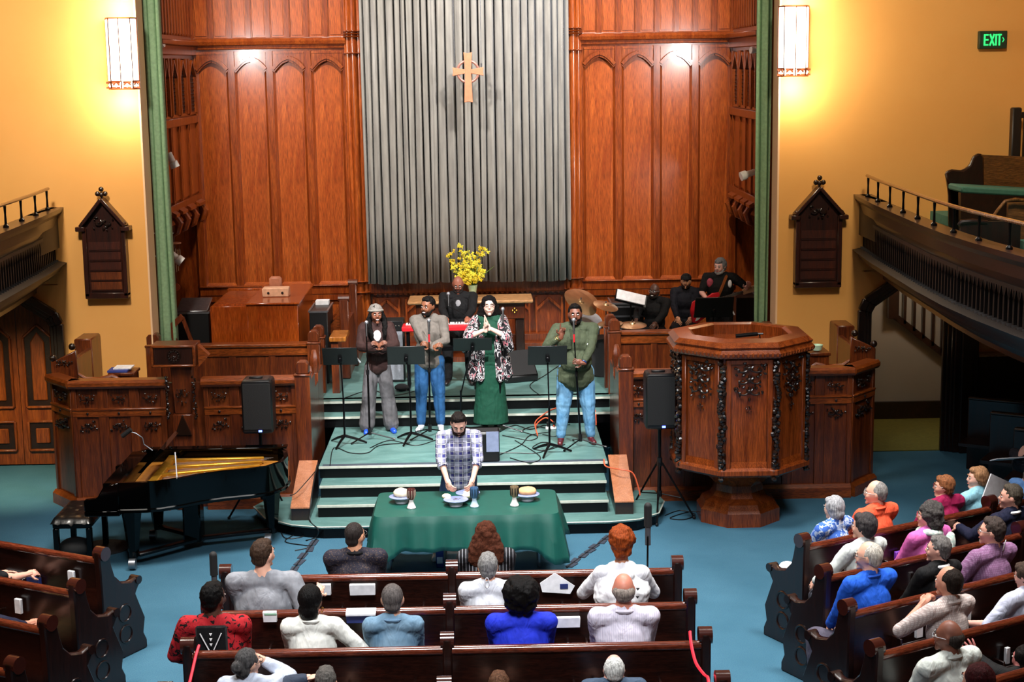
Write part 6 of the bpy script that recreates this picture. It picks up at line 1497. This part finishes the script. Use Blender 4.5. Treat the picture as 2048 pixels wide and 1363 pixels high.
    # clothes
    if top:
        c = MB(Mw); torso(c, 1.13); hz = hem
        if not sit: E(U(0, 0, -.04), (.168, .128, .11*ks), c, 1.1)
        if hz: E(U(0, 0, -.05-hz*.5), (.172, .135, .10+hz*.6), c, 1.1)
        for sd in (1, -1):
            el, wr = arms[sd]; k2 = 1.0 if not flare else 1.25
            c.cap(sh[sd], sh[sd].lerp(el, min(1, sleeve*2)), .070*(b_*.6+.4)*k2, .060*k2, 10)
            if sleeve > .5: e2 = el.lerp(wr, min(1, (sleeve-.5)*2)*.97); c.cap(el, e2, .060*k2, (.045 if not flare else .065), 10)
        zc = sh[1]; cutp = None
        soup('shirt' if top[1] is None else top[1], c, top[0], t, vox*.92, 3, None, (.006, 11))
        if collar:
            cm = MB(Mw); q = [nb+Rl @ Vector((.070*b_**.5*cos(a), .066*sin(a)-.0, .028+.012*sin(a))) for a in [2*pi*i/18 for i in range(18)]]
            cm.tube(q, .016, 6, closed=True); cm.build('collar', collar, t)
    if bottom:
        c = MB(Mw); E(U(0, 0, -.05), (.165, .125, .12*s), c, 1.0)
        if skirt:
            zb = skirt; a_ = P+Vector((0, 0, -.02)); n_ = 9
            c.lathe([(.02, zb)]+[((.235-.07*i/(n_-1))*b_, zb+.005+(a_.z-zb)*i/(n_-1)) for i in range(n_)]+[(.02, a_.z+.03)], (0, 0, 0), 28, sy=.8)
        else:
            for q in (1, -1):
                fl_ = flare if flare else 0; c.cap(P+Vector((q*.085*b_, 0, -.03)), kn[q], .104*(b_*.7+.3), .084*(b_*.6+.4)+fl_*.02, 12); c.cap(kn[q], an[q]+Vector((0, 0, .0 if sit else .02)), .080*(b_*.6+.4)+fl_*.02, .060+fl_*.05, 12)
        soup('trousers' if not skirt else 'skirt', c, bottom, t, vox*.95, 2, None, (.006, 9))
    if shoes:
        for q in (1, -1):
            c = MB(Mw); A = an[q]; z_ = A.z-.085*s if not sit else 0; c.ell(A+Vector((0, .0, -.03)), (.046, .06, .045), None, 10, 7); c.cap(A+Vector((0, .02, -.05)), A+Vector((q*.025, -.15, -.058)), .04, .036, 10)
            soup('shoe', c, plain('shoe_'+shoes, shoes, .35, coat=.2), t, .010, 1); 
    if extra: extra(t, Mw, dict(U=U, P=P, hd=hd, sh=sh, arms=arms, Rl=Rl, nb=nb, hsM=hsM, build=b_, an=an, kn=kn, s=s))
    return t
def plane_at(px_, py_, p0, n):
    d = _f+_r*(px_-1024)/FPX-_u*(py_-681.5)/FPX; o = Vector((CX, CY, CZ)); return o+d*((Vector(p0)-o).dot(n)/d.dot(n))
PL = lambda h: (cloth_mat('plain', h), None)
# ---- congregation, centre block (k = pew index; they face the steps)
def seated(k, px_, py_, label, dy=.2, **kw):
    y = Y1-PITCH*k+dy; return person(label, at(px_, py_, Y=y), 0, pi+kw.pop('turn', 0), True, **kw)
fold_arm = dict()
seated(0, 710, 1071, 'heavy-set man with short dark hair and glasses in a dark patterned pullover, front pew', build=1.22, skin='c89070', hair=('buzz', '2c2624'), top=(cloth_mat('speck', '1c1a26', '5c4a3c'), 'pullover'), bottom=cloth_mat('plain', '202024'), glasses='101010', hyaw=-.5, collar=cloth_mat('plain', '0c0c10'))
seated(0, 972, 1070, 'person with long curly brown hair and black pinstripe jacket in the front pew', build=1.12, skin='b88464', hair=('curlylong', '4a2618'), top=(cloth_mat('stripe', '0e0e12', '8a8a90', freq=34), 'jacket'), bottom=cloth_mat('plain', '101014'))
seated(1, 526, 1108, 'large person with short brown hair in a grey gathered blouse, second pew left end', build=1.38, skin='dca890', hair=('short', '3c2c22'), top=(cloth_mat('plain', '7c7e84'), 'blouse'), bottom=cloth_mat('plain', '303238'), hyaw=-.55, R=((-.42, -.14, 1.0), (-.3, .6, -1)), belly=.03)
def mask_cord(t, Mw, J):
    MB(J['hsM']).tube([(.01+.028*cos(a)*.6, .10+.01*sin(a), -.10+.045*sin(a)) for a in [2*pi*i/14 for i in range(14)]], .0035, 5, closed=True).build('mask_cord', M['whitep'], t)
seated(1, 976, 1133, 'grey-haired person with a looped mask cord in a pale shirt, second pew', build=1.05, skin='d8a488', hair=('short', '7c7a78'), top=(cloth_mat('plain', 'c4c6cc'), 'shirt'), bottom=cloth_mat('plain', '404048'), extra=mask_cord)
def shawl(t, Mw, J):
    m = MB(Mw); U = J['U']; m.ell(U(0, .02, .36), (.24, .17, .20), None, 14, 9); m.ell(U(0, .05, .12), (.20, .15, .24), None, 14, 9); m.cap(U(-.05, .09, .50), U(.18, .02, .47), .06, .05, 10)
    soup('white_shawl', m, cloth_mat('plain', 'e4e4e6'), t, .012, 2, None, (.012, 12))
    for i in range(9):
        for j, x in enumerate((-.13+.004*i, -.08)):
            c = Vector(U(x*.9, .208, .44-.055*i)); MB(Mw).prism([(c.x-.014, c.z+.01), (c.x+.014, c.z+.01), (c.x, c.z-.01)], c.y+.02, c.y+.034).build('black_triangle', M['black'], t)
seated(1, 1243, 1090, 'person with short auburn curls in a white shawl with black triangles', dy=.22, build=.95, skin='b47c5c', hair=('afrotall', '8a3c14'), top=(cloth_mat('plain', 'd8d8dc'), 'sweater'), bottom=cloth_mat('plain', '141418'), L=((.05, -.17, 1.12), (1, 0, -.6)), R=((-.02, -.19, 1.10), (-1, 0, -.6)), extra=shawl, hpitch=.1)
def cross_back(t, Mw, J):
    U = J['U']; c = U(0, .0, .36); y = .19
    MB(Mw).prism([(-.12, c.z-.24), (.12, c.z-.24), (.12, c.z+.2), (-.12, c.z+.2)], y-.05, y-.02).build('black_back_panel', cloth_mat('plain', '0c0c0e'), t, bevel=.02)
    m = MB(Mw)
    for q in (-1, 1): m.bar((q*.08, y, c.z+.15), (-q*.08, y, c.z-.19), .007, .007, up=(0, 1, 0))
    m.build('embroidered_cross', M['whitep'], t)
    for i in range(3):
        for (x, z, a) in ((0, .14-.04*i, 0), (0, -.09-.04*i, pi), (-.075+.025*i, -.02, 1.57), (.075-.025*i, -.02, -1.57)):
            R_ = Matrix.Rotation(a, 3, 'Y'); P3 = [R_ @ Vector(v) for v in ((-.011, 0, .011), (.011, 0, .011), (0, 0, -.011))]
            MB(Mw).prism([(x+p.x, c.z+z+p.z) for p in P3], y, y+.005).build('embroidered_triangle', M['whitep'], t, False)
seated(2, 427, 1195, 'person in red and black with a white crossed design on the back, third pew', dy=.2, build=1.22, skin='4a2c20', hair=('short', '0c0a0a'), top=(cloth_mat('floral', 'a01820', 'a01820', '140808'), 'tunic'), bottom=cloth_mat('plain', '14141a'), hyaw=-.5, extra=cross_back, L=((.2, -.3, .72), (1, .2, -.8)))
def hoops(t, Mw, J):
    MB(J['hsM']).tube([(-.083, .0+.018*cos(a), -.06+.018*sin(a)) for a in [2*pi*i/14 for i in range(14)]], .003, 5, closed=True).build('hoop_earring', M['brass'], t)
seated(2, 622, 1200, 'person with black hair and hoop earring in a white jacket, one arm raised, third pew', build=1.02, skin='6a4430', hair=('ponylow', '0e0c0c'), top=(cloth_mat('plain', 'dcdcd4'), 'jacket'), bottom=cloth_mat('plain', '18181c'), hyaw=-.3, extra=hoops, collar=cloth_mat('plain', 'dcdcd4'), R=((-.30, -.22, .70), (-1, 0, -.8)))
seated(2, 785, 1198, 'balding man in a washed denim shirt, third pew left of the divider', build=1.0, skin='c09078', hair=('buzz', '5c5654'), top=(cloth_mat('denim', '4c6c84', '7c98ac'), 'denim_shirt'), bottom=cloth_mat('plain', '2448b4'), collar=cloth_mat('plain', '6484a0'))
seated(2, 1042, 1193, 'person with a large black afro in a royal blue dress, third pew', build=1.2, skin='5a3828', hair=('bigafro', '0c0a0a'), top=(cloth_mat('plain', '1a2cb4'), 'dress'), bottom=cloth_mat('plain', '1a2cb4'))
seated(2, 1247, 1178, 'bald man in a pale lilac striped shirt, third pew near the right end', build=1.2, skin='b87460', hair=('fringe', '8c8078'), top=(cloth_mat('stripe', 'ccc6d4', 'b4aec4', freq=60), 'shirt'), bottom=cloth_mat('plain', '303038'), collar=cloth_mat('plain', 'd4cedc'))
seated(3, 496, 1325, 'grey-haired person with bun and glasses touching the face at the bottom left', build=.95, skin='d8a890', hair=('bun', '4c4a4a'), top=(cloth_mat('plain', 'b4bccc'), 'shirt'), bottom=cloth_mat('plain', '303038'), hyaw=-.7, glasses='202020', L=None, R=((-.10, -.16, 1.1), (-1, -.3, -.8)))
seated(3, 652, 1362, 'grey-haired person with raised hand at the bottom edge, left of the divider', build=.95, skin='dca890', hair=('short', '5c5854'), top=PL('303848'), bottom=cloth_mat('plain', '202024'), L=((.16, -.06, 1.0), (1, .3, -.5)))
seated(3, 998, 1372, 'brown-haired person whose crown just shows at the bottom edge', build=.9, skin='c89078', hair=('short', '5a3c2a'), top=PL('30302c'), bottom=cloth_mat('plain', '202024'))
seated(3, 1228, 1338, 'white-haired man at the bottom edge right of centre', build=1.05, skin='d8a090', hair=('thin', 'd4d4d0'), top=PL('3c4c60'), bottom=cloth_mat('plain', '202024'))
# ---- right block
nR = Vector((-sin(R29), cos(R29), 0)); dR = Vector((cos(R29), sin(R29), 0)); nL = Vector((sin(R29), cos(R29), 0)); dL = Vector((-cos(R29), sin(R29), 0))
def rside(k, px_, py_, label, dy=.22, turn=0, **kw):
    p0 = Vector((3.15, 13.83-.895*k, 0))+nR*dy; return person(label, plane_at(px_, py_, p0, nR), 0, R29+pi+turn, True, **kw)
def lside(k, px_, py_, label, dy=.22, turn=0, **kw):
    p0 = Vector((-3.15, 13.83-.895*k, 0))+nL*dy; return person(label, plane_at(px_, py_, p0, nL), 0, -R29+pi+turn, True, **kw)
rside(0, 1668, 1015, 'woman with silver bob and blue floral top by the aisle, front right pew', turn=.15, build=1.02, skin='e0b098', hair=('bob', 'a8a8ac'), top=(cloth_mat('floral', '3c64b8', 'a8bce0', 'dce2ec'), 'blouse'), bottom=cloth_mat('plain', 'dcdce0'), hpitch=.12, hyaw=.2, shoes='4c1420')
rside(0, 1752, 985, 'grey balding man in an orange polo shirt, front right pew', build=1.1, skin='e0a890', hair=('thin', '8c8884'), top=(cloth_mat('plain', 'e45838'), 'polo_shirt'), bottom=cloth_mat('plain', '4c4438'), hyaw=.75, collar=cloth_mat('plain', 'e45838'), glasses='90908c', sleeve=.45)
rside(0, 1888, 972, 'woman with short ginger hair and glasses in a magenta top, front right pew', build=1.08, skin='dca48c', hair=('bobshort', '8c5838'), top=(cloth_mat('plain', '8c1444'), 'sweater'), bottom=cloth_mat('plain', '201c24'), hyaw=.85, glasses='5c1c28')
rside(0, 1955, 955, 'woman with sandy hair in a pale aqua jacket beside the pew scroll', build=.95, skin='e4b09c', hair=('bobshort', 'a87c58'), top=(cloth_mat('plain', '88bccc'), 'jacket'), bottom=cloth_mat('plain', '203848'), hyaw=1.0)
rside(1, 1728, 1052, 'dark grey-haired woman in a soft white cardigan, second right pew by the aisle', build=1.02, skin='dca48c', hair=('bobshort', '403c3c'), top=(cloth_mat('plain', 'c8ccc8'), 'cardigan'), bottom=cloth_mat('plain', '4c4c54'), hyaw=.5, L=((.24, -.34, .72), (1, .2, -1)))
def scarf(t, Mw, J):
    U = J['U']; m = MB(Mw); nb = J['nb']
    m.tube([nb+Vector((.10*cos(a), .09*sin(a)-.01, .02+.015*sin(a*2))) for a in [2*pi*i/16 for i in range(16)]], .035, 8, closed=True); m.cap(U(-.17, .08, .46), U(-.10, .13, .1), .06, .07, 10)
    soup('checked_scarf', m, cloth_mat('check', 'd4d8d0', 'b8ccc4', freq=22), t, .012, 2, None, (.008, 18))
rside(1, 1858, 1030, 'woman with curly grey hair and pale checked scarf in a pink dress, second right pew', build=1.05, skin='dca48c', hair=('curly', '4c4846'), top=(cloth_mat('plain', 'c860a4'), 'dress'), bottom=cloth_mat('plain', 'd468b0'), hyaw=.75, glasses='b43c4c', extra=scarf)
rside(1, 2022, 993, 'grey-haired man in a navy suit with folded hands, second right pew', build=1.08, skin='d8a08c', hair=('short', '50483e'), top=(cloth_mat('plain', '10142c'), 'suit_jacket'), bottom=cloth_mat('plain', '10142c'), hyaw=.8, collar=M['whitep'], L=((.22, -.42, .9), (1, .2, -1)))
rside(2, 1738, 1112, 'white-haired man with glasses in a bright blue polo shirt, third right pew', build=1.18, skin='e0a890', hair=('thin', 'c0bab0'), top=(cloth_mat('plain', '1c56c4'), 'polo_shirt'), bottom=cloth_mat('plain', '4a4654'), hyaw=.55, glasses='202020', collar=cloth_mat('plain', '1c50b8'), belly=.03)
rside(2, 1877, 1098, 'grey-haired man in a black coat holding a folded paper, third right pew', build=1.02, skin='dca490', hair=('short', '6c6866'), top=(cloth_mat('plain', '0a0a0c'), 'coat'), bottom=cloth_mat('plain', '101014'), hyaw=.65, collar=M['whitep'])
rside(2, 1984, 1062, 'dark-haired man with glasses in a purple checked shirt, third right pew', build=1.15, skin='dca08c', hair=('short', '443a36'), top=(cloth_mat('check', '8c6c8c', '7c5478', freq=60), 'shirt'), bottom=cloth_mat('plain', '303038'), hyaw=.6, glasses='302c2c', extra=mask_cord, R=None, L=((.10, -.16, .98), (1, 0, -1)))
rside(3, 1898, 1163, 'balding man in a cream checked shirt with a fist at his chin, fourth right pew', build=1.05, skin='c88c74', hair=('thin', '241c18'), top=(cloth_mat('check', 'c8bcb8', 'b0a09c', freq=60), 'shirt'), bottom=cloth_mat('plain', '284878'), hyaw=.25, sleeve=.5, collar=cloth_mat('plain', 'c8bcb8'), L=((.13, -.15, 1.10), (1, -.3, -1)), R=None, hands=({'curl': 1.5}, None))
rside(3, 2052, 1150, 'person with brown hair and pale grey shirt cut by the right edge, fourth right pew', build=1.0, skin='e0a898', hair=('bobshort', '4a3c34'), top=(cloth_mat('plain', 'b8bcd0'), 'shirt'), bottom=cloth_mat('plain', '5c80b4'), hyaw=.3, hpitch=.2, L=((.34, -.28, .78), (1, .2, -1)), sleeve=.5)
rside(4, 1898, 1272, 'bald dark-skinned man with glasses in a white shirt, fifth right pew', build=1.25, skin='7c4c3c', hair=('fringe', '3c3430'), top=(cloth_mat('plain', 'ccd2cc'), 'shirt'), bottom=cloth_mat('plain', '303038'), hyaw=.55, glasses='b0b0b4', collar=cloth_mat('plain', 'ccd2cc'))
rside(4, 2048, 1318, 'person in black with an upturned hand at the lower right edge', build=1.0, skin='c87c78', hair=('long', '141010'), top=PL('0c0c0e'), bottom=cloth_mat('plain', '0c0c0e'), L=((.2, -.40, .92), (1, .2, -1)), hands=({'d': (0.5, -.3, .8), 'curl': .3, 'spread': .5}, None))
p0 = Vector((3.15, 13.83-.895*5, 0))+nR*.22
person('person with long dark red hair at the bottom right corner', plane_at(1955, 1362, p0, nR), 0, R29+pi, True, build=.9, skin='c89078', hair=('long', '3c1014'), top=PL('101012'), bottom=cloth_mat('plain', '101012'))
person('white-haired person reading papers in the dim pews at the right edge', at(2052, 908, Y=17.6), 0, pi*.62, True, build=1.0, skin='e4b4a4', hair=('none', 'c8c0b8'), top=PL('202028'), bottom=cloth_mat('plain', '202028'), seat=.62)
o = MB().box(at(2015, 917, Y=17.55), (.34, .2, .012), Matrix.Rotation(.15, 3, 'Z') @ Matrix.Rotation(-.35, 3, 'X')).build('open_paper', M['paper']); tag(o, 'open white paper held by the reader at the right edge', 'paper')
o = MB().box(plane_at(1992, 980, Vector((3.15, 13.83, 0))+nR*.1, nR), (.30, .012, .26), Matrix.Rotation(R29, 3, 'Z') @ Matrix.Rotation(.45, 3, 'Y')).build('large_program', M['paper']); tag(o, 'large white program sheet behind the woman in aqua', 'paper')
person('person in a light blue shirt at the right edge above the front pew', at(2062, 955, Y=16.4), 0, pi*.8, True, build=1.0, skin='e0a898', hair=('short', '6c645c'), top=PL('6c98d4'), bottom=cloth_mat('plain', '202028'))
# ---- left block
def tattoo(t, Mw, J):
    el, wr = J['arms'][-1]; m = MB(Mw); rnd = random.Random(1)
    for i in range(9): m.ell(el.lerp(J['sh'][-1], .1+.05*i)+Vector((-.028+.02*rnd.random(), .03, .012)), (.012, .012, .014), None, 6, 4)
    m.build('tattoo', plain('tattoo_ink', '4c4848', .6), t)
lside(1, -42, 1120, 'person with a tattooed bare arm and olive trousers at the left edge', build=1.1, skin='dca08c', hair=('short', '3c2c22'), top=PL('101014'), bottom=cloth_mat('plain', '48503c'), sleeve=.2, R=((-.28, -.42, .80), (-.8, 1, -.6)), L=((-.10, -.38, .78), (1, .2, -1)), extra=tattoo)
lside(2, -30, 1215, 'person in khaki trousers and navy top at the lower left edge', build=1.1, skin='c88870', hair=('short', '2c2420'), top=PL('10142c'), bottom=cloth_mat('plain', '8c7450'), R=((-.24, -.40, .72), (-.8, 1, -.6)), sleeve=.7)
# ---- on the stage
fv = .0105
def clasp(y, z, x=0): return ((x+.025, y, z), (1, .2, -.5)), ((x-.025, y, z), (-1, .2, -.5))
p = at(752, 628, Y=20.45); a_, b_ = clasp(-.30, 1.17, .0)
person('smiling singer in a grey patterned headscarf, brown cardigan and wide grey jeans', p, ZL, .15, False, build=.92, skin='7c4c38', hair=('longfront', '0c0a0a'), top=(cloth_mat('plain', '33201e'), 'cardigan'), bottom=cloth_mat('denim', '4c4a4c', '68666a'), shoes='2050c8', hat='scarf', smile=True, L=a_, R=b_, flare=.9, vox=fv, hands=({'d': (-.5, -.4, .6), 'n': (-1, 0, 0)}, {'d': (.5, -.4, .6), 'n': (1, 0, 0)}), hyaw=.1, stance=.16,
       extra=lambda t, Mw, J: MB(Mw).ell(J['U'](0, -.092, .39), (.055, .036, .085), None, 14, 10).build('white_top', cloth_mat('plain', 'd8d4d4'), t))
p = at(856, 612, Y=20.5)
person('laughing bearded man in a grey hooded pullover and blue jeans, hands clasped', p, ZL, -.1, False, build=1.08, skin='7c4c34', hair=('short', '0e0b0a'), beard='120e0c', top=(cloth_mat('plain', '66605a'), 'hooded_pullover'), bottom=cloth_mat('denim', '1c4470', '2c5c8c'), shoes='d4d4dc', smile=True, vox=fv, hyaw=-.45, hpitch=.08, L=((.06, -.30, 1.17), (1, .3, -.6)), R=((.10, -.32, 1.15), (-1, .3, -.8)), hands=({'d': (-.6, -.5, .5), 'n': (-1, 0, 0), 'curl': 1.0}, {'d': (.7, -.4, .5), 'n': (1, 0, 0), 'curl': 1.0}), stance=.13, collar=cloth_mat('plain', '5c5650'))
def kimono(t, Mw, J):
    U = J['U']; m = MB(Mw); b = J['build']; s = J['s']; Z = lambda z: z*s
    for q in (-1, 1):
        m.cap(U(q*.12, .02, .45), U(q*.17, .03, .05), .075, .09, 12); m.cap(U(q*.17, .03, .05), U(q*.20, .02, -.22), .09, .10, 12)
        m.cap(U(q*.10, -.09, .30), U(q*.13, -.12, -.24), .045, .06, 10); el, wr = J['arms'][q]; m.cap(J['sh'][q], el, .075, .085, 10); m.cap(el, el+Vector((q*.05, .03, -.16)), .07, .06, 10)
    m.cap(U(-.1, .09, .40), U(.1, .09, .40), .06, .06, 10); m.cap(U(-.12, .09, 0), U(.12, .09, 0), .08, .08, 10); m.cap(U(-.14, .09, -.22), U(.14, .09, -.22), .09, .09, 10)
    soup('kimono', m, cloth_mat('kimono', '141216', '17161a', 'c8c2c4', 'b86a74'), t, .010, 2, None, (.008, 14))
p = at(978, 612, Y=20.45)
person('clapping woman with long black hair and glasses in a patterned kimono over a green dress', p, ZL, 0, False, build=1.0, skin='e0b4a4', hair=('curlylong', '100c0c'), top=(cloth_mat('plain', '103c2c'), 'dress_top'), bottom=cloth_mat('plain', '0c3c2c'), skirt=.10, shoes='1c2420', glasses='1c1818', vox=fv, sleeve=.12, hyaw=.05, hpitch=-.12, L=((-.01, -.24, 1.40), (1, -.5, -1)), R=((-.05, -.25, 1.38), (-1, -.5, -1)), hands=({'d': (-.25, .1, 1), 'n': (-1, 0, 0), 'curl': .12}, {'d': (-.1, .1, 1), 'n': (1, 0, 0), 'curl': .12}), extra=kimono, stance=.08)
def overshirt(t, Mw, J):
    U = J['U']; c = U(.11, -.165, .33); MB(Mw).bx(c.x-.014, c.x+.014, c.y-.0, c.y+.006, c.z-.01, c.z+.01).build('chest_label', M['whitep'], t)
    el, wr = J['arms'][-1]; d = (wr-el).normalized()
    for k in range(2): c = el.lerp(wr, .72+.1*k); q = d.orthogonal().normalized(); w = d.cross(q); MB(Mw).tube([c+(q*cos(a)+w*sin(a))*.038 for a in [2*pi*i/12 for i in range(12)]], .006, 5, closed=True).build('bracelet', M['brass'], t)
    el, wr = J['arms'][1]; d = (wr-el).normalized(); q = d.orthogonal().normalized(); w = d.cross(q); c = el.lerp(wr, .96); MB(Mw).tube([c+(q*cos(a)+w*sin(a))*.034 for a in [2*pi*i/12 for i in range(12)]], .009, 6, closed=True).build('wristwatch', plain('watch_blue', '2c4480', .25, .5), t)
    MB(Mw).prism([(U(-.12, 0, .36).x, U(0, 0, .36).z), (U(-.05, 0, .36).x, U(0, 0, .36).z), (U(-.05, 0, .28).x, U(0, 0, .27).z), (U(-.12, 0, .28).x, U(0, 0, .27).z)], -.162, -.15).build('pocket', cloth_mat('plain', '3a4230'), t, bevel=.006)
p = at(1150, 628, Y=19.62)
person('large bearded man in a dark green overshirt raising a finger at the microphone', p, ZL, 0.05, False, build=1.3, skin='6c4030', hair=('short', '0c0a0a'), beard='0c0908', top=(cloth_mat('plain', '3c4432'), 'overshirt'), bottom=cloth_mat('denim', '4478a0', '74a0c0'), shoes='4c1218', vox=fv, hyaw=-.05, L=((.06, -.34, 1.08), (1, .2, -.8)), R=((-.20, -.27, 1.42), (-1, -.1, -1)), hands=({'d': (-.9, -.2, .2), 'n': (0, .9, 0), 'curl': 1.1}, {'d': (.15, 0, 1), 'n': (0, -1, 0), 'point': True}), stance=.19, collar=cloth_mat('plain', '3a4230'), belly=.03, sleeve=.9, hem=.12, extra=overshirt)
p = at(916, 568, Y=22.55)
person('bald bearded keyboard player with glasses in a black jacket', p, ZS, 0, True, build=1.2, skin='8c5440', hair=('none', '181414'), beard='2c2826', glasses='181818', top=(cloth_mat('plain', '0c0c0e'), 'jacket'), bottom=cloth_mat('plain', '0c0c0e'), hpitch=.35, seat=.55, L=((.12, -.52, .93), (1, .3, -.6)), R=((-.16, -.52, .93), (-1, .3, -.6)), vox=fv, hands=({'d': (0, -1, -.3), 'n': (0, 0, -1), 'curl': .6}, {'d': (0, -1, -.3), 'n': (0, 0, -1), 'curl': .6}),
       extra=lambda t, Mw, J: MB(Mw).ell(J['U'](0, -.115, .40), (.045, .03, .08), None, 12, 8).build('grey_shirt_front', cloth_mat('plain', '8c8c90'), t))
p = at(1309, 582, Y=22.75)
person('drummer in black with glasses seated behind the stage rail', p, ZS, -.5, True, build=1.05, skin='4a2c20', hair=('none', '141010'), glasses='8c8c90', smile=True, top=(cloth_mat('plain', '0b0b0d'), 'black_shirt'), bottom=cloth_mat('plain', '0b0b0d'), seat=.5, beard='1c1816', vox=fv, L=((.18, -.38, .78), (1, .3, -.6)), R=((-.12, -.42, .80), (-1, .3, -.6)))
p = at(1372, 562, Y=23.5)
person('man in a black cap and dark jacket sitting behind the drummer', p, ZS, -.2, True, build=1.0, skin='c08868', hair=('short', '14100e'), beard='241a16', hat='cap', top=(cloth_mat('plain', '0e0e18'), 'jacket'), bottom=cloth_mat('plain', '0e0e14'), seat=.5, vox=fv)
def guitar_strap(t, Mw, J):
    U = J['U']; MB(Mw).tube([U(.10, .06, .53), U(.09, -.06, .53), U(.03, -.17, .32), U(-.05, -.19, .08)], .022, 4).build('leather_strap', plain('brown_leather', '8a4818', .5), t)
    m = MB(Mw); m.ell(U(-.12, -.09, .42), (.05, .035, .07), None, 10, 7); m.build('red_patch', plain('rose_patch', 'a03c50', .7, var=.4), t)
    m = MB(Mw); m.ell(U(.14, -.10, .41), (.03, .03, .06), None, 10, 7); m.build('white_patch', M['paper'], t)
p = at(1440, 532, Y=23.15)
person('grey-haired bearded bass guitarist in a black shirt with embroidered shoulders', p, ZS, -.25, False, build=1.12, skin='e0aca0', hair=('bobshort', '7c7c80'), beard='9c9c9e', top=(cloth_mat('plain', '0b0b0d'), 'shirt'), bottom=cloth_mat('plain', '101014'), sleeve=.42, vox=fv, hyaw=-.35, hpitch=.12, L=((.42, -.30, 1.20), (1, .2, -.7)), R=((-.14, -.30, 1.02), (-1, .3, -.7)), extra=guitar_strap, hands=({'d': (.3, -.6, .5), 'n': (-.3, .6, .6), 'curl': 1.1}, {'d': (.7, -.2, -.6), 'n': (0, .9, 0), 'curl': .7}))
# bass guitar
gy = 22.78; t = thing('bass_guitar', 'red bass guitar with white pickguard and maple headstock', 'guitar', at(1405, 625, Y=gy))
bo = [at(*q, Y=gy) for q in ((1380, 620), (1384, 604), (1396, 597), (1412, 595), (1424, 586), (1438, 584), (1440, 590), (1430, 599), (1434, 606), (1428, 614), (1424, 628), (1408, 636), (1394, 646), (1384, 644))]
MB().prism([(p.x, p.z) for p in bo], gy-.02, gy+.025).build('guitar_body', M['red'], t, bevel=.008)
pg = [at(*q, Y=gy-.025) for q in ((1398, 606), (1420, 600), (1422, 612), (1410, 626), (1396, 640), (1390, 642), (1398, 624))]; MB().prism([(p.x, p.z) for p in pg], gy-.026, gy-.021).build('pickguard', M['whitep'], t)
MB().bar(at(1428, 601, Y=gy-.02), at(1486, 583, Y=gy-.02), .03, .045, up=(0, 1, 0)).build('neck', plain('fretboard', '3c3430', .5), t)
m = MB()
for k in range(9): q = at(1432+k*6, 600-k*1.9, Y=gy-.04); m.box(q, (.004, .006, .045), Matrix.Rotation(-.3, 3, 'Y'))
m.build('fret', M['chrome'], t)
hs_ = [at(*q, Y=gy-.02) for q in ((1484, 579), (1494, 573), (1508, 570), (1514, 574), (1510, 582), (1496, 586), (1487, 589))]; MB().prism([(p.x, p.z) for p in hs_], gy-.03, gy-.01).build('headstock', plain('maple', 'd8b48c', .35), t)
for k in range(4): MB().ell(at(1492+k*5, 577-k*1, Y=gy-.035), .010, None, 6, 4).build('tuning_peg', M['chrome'], t)
# minister
def bread_half(t, Mw, J): pass
p = at(917, 838, Y=16.70)
def rolled(t, Mw, J):
    for q in (1, -1):
        el, wr = J['arms'][q]; MB(Mw).tube([el.lerp(wr, .22), el.lerp(wr, .34)], [.060, .056], 12).build('rolled_cuff', cloth_mat('plaid', 'c4c4d4', '34346c', '141430', 'e4e4ec'), t)
person('man in a plaid shirt and blue jeans bending over the table to break the bread', p, 0, 0.03, False, build=1.06, skin='dca894', hair=('short', '1c1614'), beard='2c201c', top=(cloth_mat('plaid', 'b0b0c4', '3c3c7c', '16163c', 'dcdce4'), 'plaid_shirt'), bottom=cloth_mat('denim', '1c2c4c', '2c4468'), shoes='d4d0c8', lean=.38, hpitch=.55, sleeve=.62, vox=fv, hem=.08, L=((.13, -.52, .90), (1, .3, -.3)), R=((-.13, -.52, .90), (-1, .3, -.3)), hands=({'d': (-.3, -.6, -.6), 'n': (-.8, .2, -.4), 'curl': .8}, {'d': (.3, -.6, -.6), 'n': (.8, .2, -.4), 'curl': .8}), collar=cloth_mat('plaid', 'b0b0c4', '3c3c7c', '16163c', 'dcdce4'), extra=rolled, feet=((.08, .05, .085), (-.27, -.14, .085)))
a = at(893, 992, Y=16.36); b = at(934, 990, Y=16.36)
loaf(a.x, a.y, a.z-.03, (.05, .045, .03), 'broken bread half in the right hand of the man in plaid', br1); loaf(b.x, b.y, b.z-.03, (.05, .045, .03), 'broken bread half in the left hand of the man in plaid', br1)
finish_soups()
